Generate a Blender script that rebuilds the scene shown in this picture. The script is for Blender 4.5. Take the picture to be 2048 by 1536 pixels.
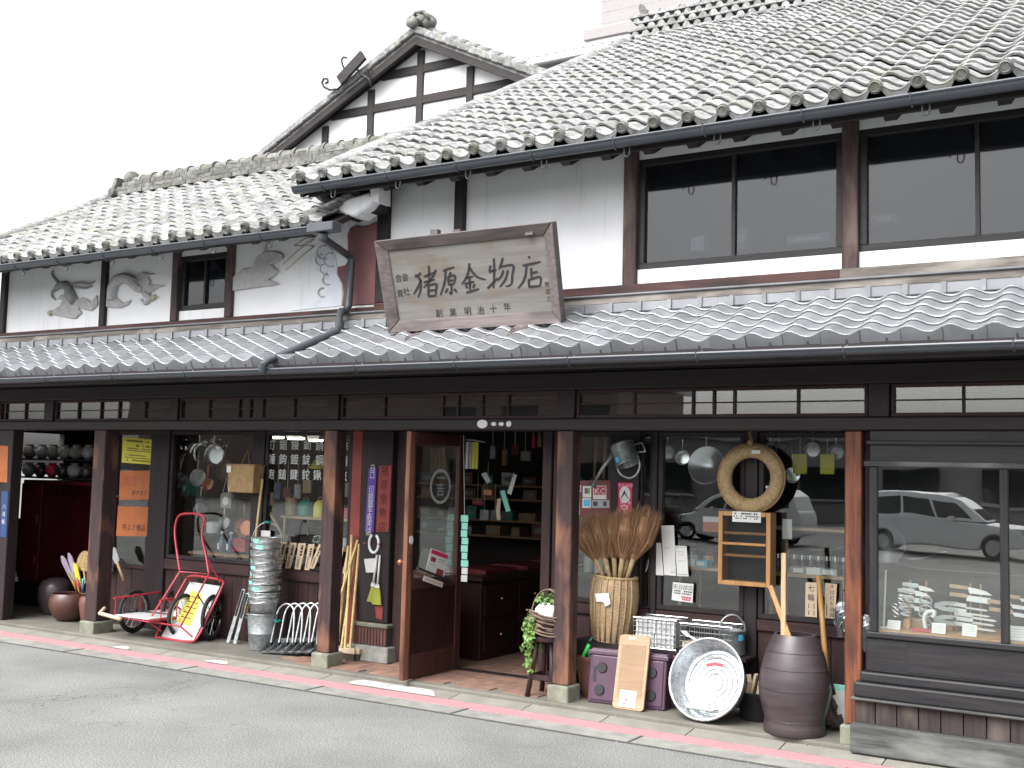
import bpy, bmesh, math, random
from math import sin, cos, pi, radians, tan
from mathutils import Vector, Matrix, Euler
random.seed(7)
for _o in list(bpy.data.objects): bpy.data.objects.remove(_o)
SC = bpy.context.scene
COL = SC.collection

# ------------------------------------------------------------------ camera
CAM_H = 1.6
CAM_P = Vector((0.0, -6.95, CAM_H))
FPX = 2250.0                       # focal length for a 2048 px wide picture
YAW, PIT, ROLL = radians(31.6), radians(4.68), radians(1.486)
_f = Vector((-sin(YAW)*cos(PIT), cos(YAW)*cos(PIT), sin(PIT)))
_r0 = Vector((cos(YAW), sin(YAW), 0)); _u0 = _r0.cross(_f)
_r = _r0*cos(ROLL) + _u0*sin(ROLL); _u = _u0*cos(ROLL) - _r0*sin(ROLL)
cd = bpy.data.cameras.new('camera'); cam = bpy.data.objects.new('camera', cd); COL.objects.link(cam)
cd.sensor_fit = 'HORIZONTAL'; cd.sensor_width = 36.0; cd.lens = 36.0*FPX/2048.0
cd.clip_start = 0.05; cd.clip_end = 2000
_m = Matrix((( _r.x, _u.x, -_f.x, CAM_P.x), (_r.y, _u.y, -_f.y, CAM_P.y), (_r.z, _u.z, -_f.z, CAM_P.z), (0, 0, 0, 1)))
cam.matrix_world = _m
SC.camera = cam

# ------------------------------------------------------------------ sky and sun (overcast, bright white)
SUN_EL, SUN_AZ = radians(54), radians(196)
W = bpy.data.worlds.new('World'); SC.world = W; W.use_nodes = True
_n = W.node_tree.nodes; _l = W.node_tree.links; _n.clear()
_out = _n.new('ShaderNodeOutputWorld'); _bg = _n.new('ShaderNodeBackground'); _sky = _n.new('ShaderNodeTexSky')
_sky.sky_type = 'NISHITA'; _sky.sun_disc = False; _sky.sun_elevation = SUN_EL; _sky.sun_rotation = SUN_AZ
_sky.air_density = 1.0; _sky.dust_density = 6.0; _sky.ozone_density = 1.0; _sky.altitude = 0
_hs = _n.new('ShaderNodeHueSaturation'); _hs.inputs['Saturation'].default_value = 0.13
_l.new(_sky.outputs[0], _hs.inputs['Color']); _l.new(_hs.outputs[0], _bg.inputs['Color'])
_bg.inputs['Strength'].default_value = 0.15
_l.new(_bg.outputs[0], _out.inputs['Surface'])
sd = bpy.data.lights.new('sun', 'SUN'); sun = bpy.data.objects.new('sun', sd); COL.objects.link(sun)
sd.energy = .8; sd.angle = radians(50); sd.color = (1.0, 0.97, 0.93)
# the sky's sun_rotation turns from +Y towards +X
_sdir = Vector((sin(SUN_AZ)*cos(SUN_EL), cos(SUN_AZ)*cos(SUN_EL), sin(SUN_EL)))
sun.rotation_euler = _sdir.to_track_quat('Z', 'Y').to_euler()
sun.location = (0, -20, 30)
SC.view_settings.view_transform = 'Standard'; SC.view_settings.look = 'None'
SC.view_settings.gamma = 1.0; SC.view_settings.use_curve_mapping = False
SC.view_settings.exposure = 1.6
SC.render.engine = 'CYCLES'
SC.cycles.max_bounces = 8; SC.cycles.transparent_max_bounces = 12; SC.cycles.caustics_reflective = False; SC.cycles.caustics_refractive = False

# ------------------------------------------------------------------ measuring: sight lines of the photograph met with planes of the place
def sight(px, py): return _f + _r*((px-1024)/FPX) - _u*((py-768)/FPX)
def at_y(px, py, Y):
    d = sight(px, py); return CAM_P + d*((Y-CAM_P.y)/d.y)
def at_x(px, py, X):
    d = sight(px, py); return CAM_P + d*((X-CAM_P.x)/d.x)
def at_z(px, py, Z):
    d = sight(px, py); return CAM_P + d*((Z-CAM_P.z)/d.z)
def at_plane(px, py, p0, n):
    d = sight(px, py); return CAM_P + d*((p0-CAM_P).dot(n)/d.dot(n))

# ------------------------------------------------------------------ mesh builder
class MB:
    def __init__(s): s.v = []; s.f = []; s.mi = []; s.cur = 0
    def m(s, i): s.cur = i; return s
    def quad(s, pts):
        b = len(s.v); s.v += [Vector(p) for p in pts]; s.f.append(tuple(range(b, b+len(pts)))); s.mi.append(s.cur); return s
    def raw(s, vs, fs):
        b = len(s.v); s.v += [Vector(p) for p in vs]
        for f in fs: s.f.append(tuple(b+i for i in f)); s.mi.append(s.cur)
        return s
    def box(s, x0, x1, y0, y1, z0, z1, M=None):
        vs = [Vector((x, y, z)) for z in (z0, z1) for y in (y0, y1) for x in (x0, x1)]
        if M is not None: vs = [M @ p for p in vs]
        return s.raw(vs, [(0,2,3,1),(4,5,7,6),(0,1,5,4),(2,6,7,3),(0,4,6,2),(1,3,7,5)])
    def bar(s, a, b, w, d, up=(0,0,1)):
        a = Vector(a); b = Vector(b); t = (b-a).normalized(); up = Vector(up)
        if abs(t.dot(up)) > .98: up = Vector((0,1,0))
        x = t.cross(up).normalized(); y = x.cross(t)
        vs = []
        for p in (a, b):
            for sx, sy in ((-1,-1),(1,-1),(1,1),(-1,1)): vs.append(p + x*(sx*w/2) + y*(sy*d/2))
        return s.raw(vs, [(0,3,2,1),(4,5,6,7),(0,1,5,4),(1,2,6,5),(2,3,7,6),(3,0,4,7)])
    def tube(s, pts, r, n=8, closed=False, caps=True):
        pts = [Vector(p) for p in pts]; N = len(pts); b = len(s.v); prev = None
        for i, p in enumerate(pts):
            if closed: t = pts[(i+1) % N] - pts[i-1]
            else: t = pts[min(i+1, N-1)] - pts[max(i-1, 0)]
            t = t.normalized() if t.length > 1e-9 else Vector((0,0,1))
            if prev is None:
                up = Vector((0,0,1)) if abs(t.z) < .9 else Vector((1,0,0))
                x = t.cross(up).normalized()
            else:
                x = (prev - t*prev.dot(t))
                x = x.normalized() if x.length > 1e-6 else t.orthogonal().normalized()
            prev = x; y = t.cross(x)
            rr = r[i] if isinstance(r, (list, tuple)) else r
            for k in range(n):
                a = 2*pi*k/n; s.v.append(p + x*(cos(a)*rr) + y*(sin(a)*rr))
        M = N if closed else N-1
        for i in range(M):
            j = (i+1) % N
            for k in range(n):
                k2 = (k+1) % n
                s.f.append((b+i*n+k, b+i*n+k2, b+j*n+k2, b+j*n+k)); s.mi.append(s.cur)
        if caps and not closed:
            s.f.append(tuple(b+k for k in range(n-1, -1, -1))); s.mi.append(s.cur)
            s.f.append(tuple(b+(N-1)*n+k for k in range(n))); s.mi.append(s.cur)
        return s
    def cyl(s, a, b, r0, r1=None, n=12): return s.tube([a, b], [r0, r0 if r1 is None else r1], n)
    def lathe(s, prof, n=24, M=None, a0=0.0, a1=2*pi):
        full = abs(a1-a0-2*pi) < 1e-6; b = len(s.v); K = n if full else n+1
        for (r, z) in prof:
            for k in range(K):
                a = a0 + (a1-a0)*k/n; p = Vector((r*cos(a), r*sin(a), z)); s.v.append(M @ p if M is not None else p)
        for i in range(len(prof)-1):
            for k in range(n):
                k2 = (k+1) % K if full else k+1
                s.f.append((b+i*K+k, b+i*K+k2, b+(i+1)*K+k2, b+(i+1)*K+k)); s.mi.append(s.cur)
        return s
    def disc(s, c, r, nrm, n=16, ry=None):
        c = Vector(c); nrm = Vector(nrm).normalized(); x = nrm.orthogonal().normalized()
        if abs(nrm.z) < .9: x = Vector((0,0,1)).cross(nrm).normalized()
        y = nrm.cross(x); ry = r if ry is None else ry
        return s.quad([c + x*(r*cos(2*pi*k/n)) + y*(ry*sin(2*pi*k/n)) for k in range(n)])
    def prism(s, pts, off):
        pts = [Vector(p) for p in pts]; off = Vector(off); n = len(pts); b = len(s.v)
        s.v += pts + [p+off for p in pts]
        s.f.append(tuple(range(b, b+n))); s.f.append(tuple(range(b+2*n-1, b+n-1, -1))); s.mi += [s.cur]*2
        for i in range(n):
            j = (i+1) % n; s.f.append((b+i, b+n+i, b+n+j, b+j)); s.mi.append(s.cur)
        return s
    def sphere(s, c, r, n=12, m=8, M=None):
        c = Vector(c); rr = r if isinstance(r, (tuple, list)) else (r, r, r); b = len(s.v)
        for i in range(m+1):
            t = pi*i/m
            for k in range(n):
                a = 2*pi*k/n; p = Vector((rr[0]*sin(t)*cos(a), rr[1]*sin(t)*sin(a), rr[2]*cos(t)))
                s.v.append(c + (M @ p if M is not None else p))
        for i in range(m):
            for k in range(n):
                k2 = (k+1) % n; s.f.append((b+i*n+k, b+(i+1)*n+k, b+(i+1)*n+k2, b+i*n+k2)); s.mi.append(s.cur)
        return s
    def grid(s, fn, nu, nv):
        b = len(s.v)
        for j in range(nv+1):
            for i in range(nu+1): s.v.append(Vector(fn(i/nu, j/nv)))
        for j in range(nv):
            for i in range(nu):
                a = b+j*(nu+1)+i; s.f.append((a, a+1, a+nu+2, a+nu+1)); s.mi.append(s.cur)
        return s
    def xf(s, M, i0=0):
        for i in range(i0, len(s.v)): s.v[i] = M @ s.v[i]
        return s
    def mesh(s, name, mats, org=None, smooth=False, fix=True):
        me = bpy.data.meshes.new(name); o = Vector(org) if org is not None else Vector((0,0,0))
        me.from_pydata([tuple(p-o) for p in s.v], [], s.f)
        if not isinstance(mats, (list, tuple)): mats = [mats]
        for mt in mats: me.materials.append(mt)
        if len(mats) > 1:
            for p, k in zip(me.polygons, s.mi): p.material_index = k
        if fix:
            bm = bmesh.new(); bm.from_mesh(me); bmesh.ops.remove_doubles(bm, verts=bm.verts, dist=1e-5)
            bmesh.ops.recalc_face_normals(bm, faces=bm.faces); bm.to_mesh(me); bm.free()
        if smooth:
            for p in me.polygons: p.use_smooth = True
            if smooth is not True:
                try: me.set_sharp_from_angle(angle=radians(smooth))
                except Exception: pass
        me.update()
        return me
    def build(s, name, mats, parent=None, smooth=False, bevel=0, org=None, fix=True, seg=1):
        wl = Vector((0,0,0))
        if org is None:
            org = wloc(parent) if parent is not None else Vector((0,0,0))
        me = s.mesh(name, mats, org, smooth, fix)
        o = bpy.data.objects.new(name, me); COL.objects.link(o)
        if parent is not None:
            o.parent = parent; o.location = Vector(org) - wloc(parent)
        else: o.location = org
        if bevel:
            md = o.modifiers.new('bevel', 'BEVEL'); md.width = bevel; md.segments = seg; md.limit_method = 'ANGLE'; md.angle_limit = radians(50)
        return o
def wloc(o):
    p = Vector((0,0,0))
    while o is not None: p = p + o.location; o = o.parent
    return p
def thing(name, loc, label, cat, group=None):
    o = bpy.data.objects.new(name, None); COL.objects.link(o); o.location = loc; o.empty_display_size = .1
    o['label'] = label; o['category'] = cat
    if group: o['group'] = group
    return o
def tag(o, label, cat, group=None):
    o['label'] = label; o['category'] = cat
    if group: o['group'] = group
    return o
def struct(o): o['kind'] = 'structure'; return o
def copy_of(o, parent=None):
    c = o.copy(); COL.objects.link(c); c.parent = parent; return c
def copy_tree(o, parent=None):
    c = copy_of(o, parent)
    for ch in list(o.children): copy_tree(ch, c)
    return c
def rotm(rx=0, ry=0, rz=0, loc=(0,0,0)): return Matrix.Translation(loc) @ Euler((rx, ry, rz)).to_matrix().to_4x4()
_tc = {}
def text_mesh(body, size, line=1.0):
    k = (body, size, line)
    if k in _tc: return _tc[k]
    c = bpy.data.curves.new('lettering', 'FONT'); c.body = body; c.size = size; c.align_x = 'CENTER'; c.align_y = 'CENTER'; c.space_line = line
    c.resolution_u = 1
    o = bpy.data.objects.new('lettering', c); COL.objects.link(o)
    dg = bpy.context.evaluated_depsgraph_get()
    me = bpy.data.meshes.new_from_object(o.evaluated_get(dg))
    vs = [v.co.copy() for v in me.vertices]; fs = [tuple(p.vertices) for p in me.polygons]
    bpy.data.objects.remove(o); bpy.data.curves.remove(c); bpy.data.meshes.remove(me)
    if vs:
        cx = (min(v.x for v in vs)+max(v.x for v in vs))/2; cy = (min(v.y for v in vs)+max(v.y for v in vs))/2
        vs = [v - Vector((cx, cy, 0)) for v in vs]
    _tc[k] = (vs, fs); return _tc[k]
def lettering(mb, body, size, c, xd=(1,0,0), yd=(0,0,1), line=1.0, sx=1.0):
    vs, fs = text_mesh(body, size, line); c = Vector(c); xd = Vector(xd).normalized(); yd = Vector(yd).normalized()
    mb.raw([c + xd*(v.x*sx) + yd*v.y for v in vs], fs); return mb
def vtext(s): return '\n'.join(s)

# ------------------------------------------------------------------ procedural materials
def newmat(name):
    m = bpy.data.materials.new(name); m.use_nodes = True; nt = m.node_tree; b = nt.nodes['Principled BSDF']
    return m, nt, b
def N(nt, t, **kw):
    n = nt.nodes.new(t)
    for k, v in kw.items():
        if k in n.inputs.keys(): n.inputs[k].default_value = v
        else: setattr(n, k, v)
    return n
def ramp(nt, stops):
    r = nt.nodes.new('ShaderNodeValToRGB'); e = r.color_ramp.elements
    while len(e) < len(stops): e.new(.5)
    for el, (p, c) in zip(e, stops):
        el.position = p; el.color = (c[0], c[1], c[2], 1) if not isinstance(c, (int, float)) else (c, c, c, 1)
    return r
def coords(nt, scale=(1,1,1), rnd=True):
    tc = N(nt, 'ShaderNodeTexCoord'); mp = N(nt, 'ShaderNodeMapping'); mp.inputs['Scale'].default_value = scale
    nt.links.new(tc.outputs['Object'], mp.inputs['Vector'])
    if rnd:
        oi = N(nt, 'ShaderNodeObjectInfo'); mu = N(nt, 'ShaderNodeMath', operation='MULTIPLY'); mu.inputs[1].default_value = 37.0
        nt.links.new(oi.outputs['Random'], mu.inputs[0]); cb = N(nt, 'ShaderNodeCombineXYZ')
        for i in range(3): nt.links.new(mu.outputs[0], cb.inputs[i])
        nt.links.new(cb.outputs[0], mp.inputs['Location'])
    return mp.outputs[0]
def bump(nt, b, h, strength=.3, dist=.01):
    bp = N(nt, 'ShaderNodeBump'); bp.inputs['Strength'].default_value = strength; bp.inputs['Distance'].default_value = dist
    nt.links.new(h, bp.inputs['Height']); nt.links.new(bp.outputs[0], b.inputs['Normal'])
def plain(name, c, rough=.5, metal=0, var=.12, scale=8, bmp=.1, spec=.5, dist=.004, sc3=(1,1,1)):
    m, nt, b = newmat(name); v = coords(nt, sc3)
    no = N(nt, 'ShaderNodeTexNoise'); no.inputs['Scale'].default_value = scale; no.inputs['Detail'].default_value = 6; nt.links.new(v, no.inputs['Vector'])
    r = ramp(nt, [(.25, [x*(1-var) for x in c]), (.75, [min(1, x*(1+var)) for x in c])]); nt.links.new(no.outputs[0], r.inputs[0])
    nt.links.new(r.outputs[0], b.inputs['Base Color'])
    b.inputs['Roughness'].default_value = rough; b.inputs['Metallic'].default_value = metal; b.inputs['Specular IOR Level'].default_value = spec
    if bmp: bump(nt, b, no.outputs[0], bmp, dist)
    return m
def wood(name, dark, light, along='z', rough=.6, grain=14, bmp=.35, wear=None, wearamt=.62, spec=.3):
    s = {'x': (.06, 1, 1), 'y': (1, .06, 1), 'z': (1, 1, .06)}[along]
    m, nt, b = newmat(name); v = coords(nt, s)
    no = N(nt, 'ShaderNodeTexNoise'); no.inputs['Scale'].default_value = grain*3; no.inputs['Detail'].default_value = 8; no.inputs['Roughness'].default_value = .65; nt.links.new(v, no.inputs['Vector'])
    r = ramp(nt, [(.3, dark), (.72, light)]); nt.links.new(no.outputs[0], r.inputs[0]); out = r.outputs[0]
    if wear:
        v2 = coords(nt, tuple(.35 if x < .5 else 1 for x in s)); n2 = N(nt, 'ShaderNodeTexNoise'); n2.inputs['Scale'].default_value = 6; n2.inputs['Detail'].default_value = 7; nt.links.new(v2, n2.inputs['Vector'])
        r2 = ramp(nt, [(wearamt-.1, 0), (wearamt+.08, 1)]); nt.links.new(n2.outputs[0], r2.inputs[0])
        mx = N(nt, 'ShaderNodeMixRGB'); nt.links.new(r2.outputs[0], mx.inputs[0]); nt.links.new(out, mx.inputs[1]); mx.inputs[2].default_value = (*wear, 1); out = mx.outputs[0]
    nt.links.new(out, b.inputs['Base Color']); b.inputs['Roughness'].default_value = rough; b.inputs['Specular IOR Level'].default_value = spec
    bump(nt, b, no.outputs[0], bmp, .003); return m
def glassmat(name, tint=(.95,.97,.96), rough=.0, frost=0.0, refl=.078):
    # thin pane: clear transmission plus fresnel reflection
    m, nt, b = newmat(name); nt.nodes.remove(b); out = nt.nodes['Material Output']
    tr = N(nt, 'ShaderNodeBsdfTransparent'); tr.inputs[0].default_value = (*tint, 1)
    gl = N(nt, 'ShaderNodeBsdfGlossy'); gl.inputs['Roughness'].default_value = rough; gl.inputs[0].default_value = (1,1,1,1)
    # each face of the pane reflects by Schlick's law (same from either side)
    fr = N(nt, 'ShaderNodeLayerWeight'); fr.inputs['Blend'].default_value = .5; fp = N(nt, 'ShaderNodeMath', operation='POWER'); fp.inputs[1].default_value = 5; nt.links.new(fr.outputs['Facing'], fp.inputs[0])
    f2 = N(nt, 'ShaderNodeMath', operation='MULTIPLY_ADD'); f2.inputs[1].default_value = .94; f2.inputs[2].default_value = refl; f2.use_clamp = True; nt.links.new(fp.outputs[0], f2.inputs[0])
    mx = N(nt, 'ShaderNodeMixShader'); nt.links.new(f2.outputs[0], mx.inputs[0]); nt.links.new(gl.outputs[0], mx.inputs[2])
    if frost > 0:
        df = N(nt, 'ShaderNodeBsdfDiffuse'); df.inputs[0].default_value = (.03,.034,.04,1); m2 = N(nt, 'ShaderNodeMixShader'); m2.inputs[0].default_value = frost
        nt.links.new(tr.outputs[0], m2.inputs[1]); nt.links.new(df.outputs[0], m2.inputs[2]); nt.links.new(m2.outputs[0], mx.inputs[1])
    else: nt.links.new(tr.outputs[0], mx.inputs[1])
    nt.links.new(mx.outputs[0], out.inputs['Surface'])
    no = N(nt, 'ShaderNodeTexNoise'); no.inputs['Scale'].default_value = 2.2; no.inputs['Detail'].default_value = 1; nt.links.new(coords(nt), no.inputs['Vector'])
    bp = N(nt, 'ShaderNodeBump'); bp.inputs['Strength'].default_value = .06; bp.inputs['Distance'].default_value = .02
    nt.links.new(no.outputs[0], bp.inputs['Height']); nt.links.new(bp.outputs[0], gl.inputs['Normal'])
    return m
def emis(name, c, s):
    m, nt, b = newmat(name); b.inputs['Base Color'].default_value = (*c, 1); b.inputs['Emission Color'].default_value = (*c, 1); b.inputs['Emission Strength'].default_value = s; return m

def asphalt_mat():
    m, nt, b = newmat('asphalt'); v = coords(nt, rnd=False)
    n1 = N(nt, 'ShaderNodeTexNoise'); n1.inputs['Scale'].default_value = 95; n1.inputs['Detail'].default_value = 5; n1.inputs['Roughness'].default_value = .75; nt.links.new(v, n1.inputs['Vector'])
    n2 = N(nt, 'ShaderNodeTexNoise'); n2.inputs['Scale'].default_value = .8; n2.inputs['Detail'].default_value = 8; n2.inputs['Roughness'].default_value = .6; nt.links.new(v, n2.inputs['Vector'])
    r1 = ramp(nt, [(.34, (.075,.078,.077)), (.5, (.162,.168,.165)), (.66, (.35,.356,.348))]); nt.links.new(n1.outputs[0], r1.inputs[0])
    r2 = ramp(nt, [(.32, (.66,.67,.665)), (.5, (.92,.92,.9)), (.68, (1.1,1.1,1.07))]); nt.links.new(n2.outputs[0], r2.inputs[0])
    mx = N(nt, 'ShaderNodeMixRGB', blend_type='MULTIPLY'); mx.inputs[0].default_value = 1; nt.links.new(r1.outputs[0], mx.inputs[1]); nt.links.new(r2.outputs[0], mx.inputs[2])
    # hairline cracks and darker tar-filled patches
    vo = N(nt, 'ShaderNodeTexVoronoi', feature='DISTANCE_TO_EDGE'); vo.inputs['Scale'].default_value = .55; nd = N(nt, 'ShaderNodeTexNoise'); nd.inputs['Scale'].default_value = 3; nd.inputs['Detail'].default_value = 6; nt.links.new(v, nd.inputs['Vector'])
    va = N(nt, 'ShaderNodeVectorMath', operation='ADD'); nt.links.new(v, va.inputs[0]); nt.links.new(nd.outputs['Color'], va.inputs[1]); nt.links.new(va.outputs[0], vo.inputs['Vector'])
    rc = ramp(nt, [(.0, .45), (.006, 1)]); nt.links.new(vo.outputs['Distance'], rc.inputs[0]); n4 = N(nt, 'ShaderNodeTexNoise'); n4.inputs['Scale'].default_value = .35; n4.inputs['Detail'].default_value = 3; nt.links.new(v, n4.inputs['Vector']); r4 = ramp(nt, [(.5, 0), (.58, 1)]); nt.links.new(n4.outputs[0], r4.inputs[0])
    mc = N(nt, 'ShaderNodeMixRGB', blend_type='MULTIPLY'); nt.links.new(r4.outputs[0], mc.inputs[0]); nt.links.new(mx.outputs[0], mc.inputs[1]); nt.links.new(rc.outputs[0], mc.inputs[2])
    nt.links.new(mc.outputs[0], b.inputs['Base Color']); b.inputs['Roughness'].default_value = .9; b.inputs['Specular IOR Level'].default_value = .25
    bump(nt, b, n1.outputs[0], .6, .006); return m
def paint_mat(name, c, under=(.2,.2,.2), keep=.36):
    m, nt, b = newmat(name); v = coords(nt, rnd=False)
    n1 = N(nt, 'ShaderNodeTexNoise'); n1.inputs['Scale'].default_value = 45; n1.inputs['Detail'].default_value = 6; n1.inputs['Roughness'].default_value = .75; nt.links.new(v, n1.inputs['Vector'])
    n3 = N(nt, 'ShaderNodeTexNoise'); n3.inputs['Scale'].default_value = 3; n3.inputs['Detail'].default_value = 5; nt.links.new(v, n3.inputs['Vector'])
    ad = N(nt, 'ShaderNodeMath', operation='ADD'); nt.links.new(n1.outputs[0], ad.inputs[0]); nt.links.new(n3.outputs[0], ad.inputs[1]); ha = N(nt, 'ShaderNodeMath', operation='MULTIPLY'); ha.inputs[1].default_value = .5; nt.links.new(ad.outputs[0], ha.inputs[0])
    r = ramp(nt, [(keep-.04, under), (keep+.03, [x*.88 for x in c]), (.7, c)]); nt.links.new(ha.outputs[0], r.inputs[0]); nt.links.new(r.outputs[0], b.inputs['Base Color'])
    b.inputs['Roughness'].default_value = .8; bump(nt, b, n1.outputs[0], .3, .003); return m
def old_tile_mat(name, base, pale, moss, wide=False):
    # weathered grey clay tile with pale lichen and some olive growth
    m, nt, b = newmat(name); v = coords(nt, rnd=not wide)
    n1 = N(nt, 'ShaderNodeTexNoise'); n1.inputs['Scale'].default_value = 14; n1.inputs['Detail'].default_value = 9; n1.inputs['Roughness'].default_value = .7; nt.links.new(v, n1.inputs['Vector'])
    n2 = N(nt, 'ShaderNodeTexNoise'); n2.inputs['Scale'].default_value = 4; n2.inputs['Detail'].default_value = 6; nt.links.new(v, n2.inputs['Vector'])
    r1 = ramp(nt, [(.36, base), (.5, [(a+c)/2 for a, c in zip(base, pale)]), (.6, pale)]); nt.links.new(n1.outputs[0], r1.inputs[0])
    r2 = ramp(nt, [(.52, 0), (.66, .75)]); nt.links.new(n2.outputs[0], r2.inputs[0])
    mx = N(nt, 'ShaderNodeMixRGB'); nt.links.new(r2.outputs[0], mx.inputs[0]); nt.links.new(r1.outputs[0], mx.inputs[1]); mx.inputs[2].default_value = (*moss, 1)
    oi = N(nt, 'ShaderNodeObjectInfo'); rr = ramp(nt, [(0, .72), (1, 1.12)]); 
    if wide:
        vo = N(nt, 'ShaderNodeTexVoronoi'); vo.inputs['Scale'].default_value = 5.5; nt.links.new(v, vo.inputs['Vector']); sp = N(nt, 'ShaderNodeSeparateColor'); nt.links.new(vo.outputs['Color'], sp.inputs[0]); nt.links.new(sp.outputs[0], rr.inputs[0])
    else: nt.links.new(oi.outputs['Random'], rr.inputs[0])
    m2 = N(nt, 'ShaderNodeMixRGB', blend_type='MULTIPLY'); m2.inputs[0].default_value = 1; nt.links.new(mx.outputs[0], m2.inputs[1]); nt.links.new(rr.outputs[0], m2.inputs[2])
    nt.links.new(m2.outputs[0], b.inputs['Base Color']); b.inputs['Roughness'].default_value = .85; bump(nt, b, n1.outputs[0], .5, .006); return m
def galv_mat(name, c=(.5,.52,.53), rough=.38, metal=.85):
    m, nt, b = newmat(name); v = coords(nt); vo = N(nt, 'ShaderNodeTexVoronoi'); vo.inputs['Scale'].default_value = 45; nt.links.new(v, vo.inputs['Vector'])
    sp = N(nt, 'ShaderNodeSeparateColor'); nt.links.new(vo.outputs['Color'], sp.inputs[0])
    r = ramp(nt, [(0, [x*.8 for x in c]), (1, [min(1, x*1.2) for x in c])]); nt.links.new(sp.outputs[0], r.inputs[0]); nt.links.new(r.outputs[0], b.inputs['Base Color'])
    r2 = ramp(nt, [(0, rough-.08), (1, rough+.1)]); nt.links.new(sp.outputs[1], r2.inputs[0]); nt.links.new(r2.outputs[0], b.inputs['Roughness']); b.inputs['Metallic'].default_value = metal
    return m
def weave_mat(name, a, c, scale=90, sq=1.0):
    m, nt, b = newmat(name); v = coords(nt, (1,1,sq)); ck = N(nt, 'ShaderNodeTexChecker'); ck.inputs['Scale'].default_value = scale; nt.links.new(v, ck.inputs['Vector'])
    ck.inputs['Color1'].default_value = (*a, 1); ck.inputs['Color2'].default_value = (*c, 1)
    no = N(nt, 'ShaderNodeTexNoise'); no.inputs['Scale'].default_value = 20; nt.links.new(v, no.inputs['Vector']); r = ramp(nt, [(.3, .75), (.7, 1.1)]); nt.links.new(no.outputs[0], r.inputs[0])
    mx = N(nt, 'ShaderNodeMixRGB', blend_type='MULTIPLY'); mx.inputs[0].default_value = 1; nt.links.new(ck.outputs[0], mx.inputs[1]); nt.links.new(r.outputs[0], mx.inputs[2]); nt.links.new(mx.outputs[0], b.inputs['Base Color'])
    b.inputs['Roughness'].default_value = .7; bump(nt, b, ck.outputs[1], .6, .003); return m

MT = {}
MT['asphalt'] = asphalt_mat()
MT['strip'] = plain('old_concrete_strip', (.2,.2,.185), .9, var=.3, scale=9, bmp=.4)
MT['concrete'] = plain('pale_concrete', (.19,.185,.16), .9, var=.22, scale=5, bmp=.4)
MT['pink'] = paint_mat('pink_road_paint', (.42,.2,.22), (.26,.17,.17), .42)
MT['white_paint'] = paint_mat('white_road_paint', (.42,.43,.43), (.24,.24,.24), .4)
MT['porch'] = plain('worn_porch_concrete', (.125,.118,.1), .85, var=.3, scale=3.5, bmp=.3)
MT['brick'] = plain('red_paving_brick', (.2,.115,.085), .85, var=.35, scale=7, bmp=.4)
MT['brick_dark'] = plain('dark_red_brick', (.1,.04,.035), .8, var=.3, scale=9, bmp=.4)
MT['stone'] = plain('grey_stone', (.22,.22,.2), .9, var=.25, scale=18, bmp=.5)
MT['mossstone'] = plain('mossy_stone', (.17,.175,.135), .9, var=.35, scale=14, bmp=.5)
def plaster_mat():
    m, nt, b = newmat('white_lime_plaster'); v = coords(nt, rnd=False)
    n1 = N(nt, 'ShaderNodeTexNoise'); n1.inputs['Scale'].default_value = 1.6; n1.inputs['Detail'].default_value = 7; nt.links.new(v, n1.inputs['Vector'])
    r1 = ramp(nt, [(.35, (.7,.705,.725)), (.6, (.78,.79,.82))]); nt.links.new(n1.outputs[0], r1.inputs[0])
    v2 = coords(nt, (9, 1, .55), False); n2 = N(nt, 'ShaderNodeTexNoise'); n2.inputs['Scale'].default_value = 2.2; n2.inputs['Detail'].default_value = 6; nt.links.new(v2, n2.inputs['Vector'])
    r2 = ramp(nt, [(.58, 1), (.78, .8)]); nt.links.new(n2.outputs[0], r2.inputs[0]); mx = N(nt, 'ShaderNodeMixRGB', blend_type='MULTIPLY'); mx.inputs[0].default_value = 1
    nt.links.new(r1.outputs[0], mx.inputs[1]); nt.links.new(r2.outputs[0], mx.inputs[2]); nt.links.new(mx.outputs[0], b.inputs['Base Color']); b.inputs['Roughness'].default_value = .9
    n3 = N(nt, 'ShaderNodeTexNoise'); n3.inputs['Scale'].default_value = 30; nt.links.new(v, n3.inputs['Vector']); bump(nt, b, n3.outputs[0], .06, .004); return m
MT['plaster'] = plaster_mat()
MT['dark_x'] = wood('dark_stained_beam', (.012,.009,.0105), (.03,.021,.023), 'x', .55)
MT['dark_z'] = wood('dark_stained_post', (.0125,.0095,.011), (.031,.022,.024), 'z', .55)
MT['red_x'] = wood('red_brown_rail', (.022,.011,.012), (.056,.026,.027), 'x', .55)
MT['red_z'] = wood('red_brown_post', (.022,.012,.0125), (.06,.029,.028), 'z', .55, wear=(.017,.012,.012), wearamt=.6)
MT['postwood'] = wood('worn_reddish_post', (.022,.015,.018), (.068,.036,.036), 'z', .6, wear=(.2,.095,.055), wearamt=.6)
MT['postnew'] = wood('orange_brown_post', (.07,.022,.013), (.24,.085,.042), 'z', .5, wear=(.03,.014,.012), wearamt=.6)
MT['sillold'] = wood('weathered_grey_sill', (.07,.06,.055), (.21,.19,.17), 'x', .8, wear=(.3,.28,.25))
MT['sillred'] = wood('weathered_red_sill', (.04,.022,.021), (.11,.055,.048), 'x', .75, wear=(.03,.022,.022))
MT['upost'] = wood('weathered_brown_post', (.03,.021,.022), (.1,.066,.06), 'z', .75, wear=(.17,.13,.115))
MT['gabletimber'] = wood('dark_gable_timber', (.02,.018,.018), (.045,.039,.038), 'x', .7)
MT['blackwood_x'] = wood('black_showcase_wood', (.01,.0095,.011), (.03,.028,.031), 'x', .45)
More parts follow.
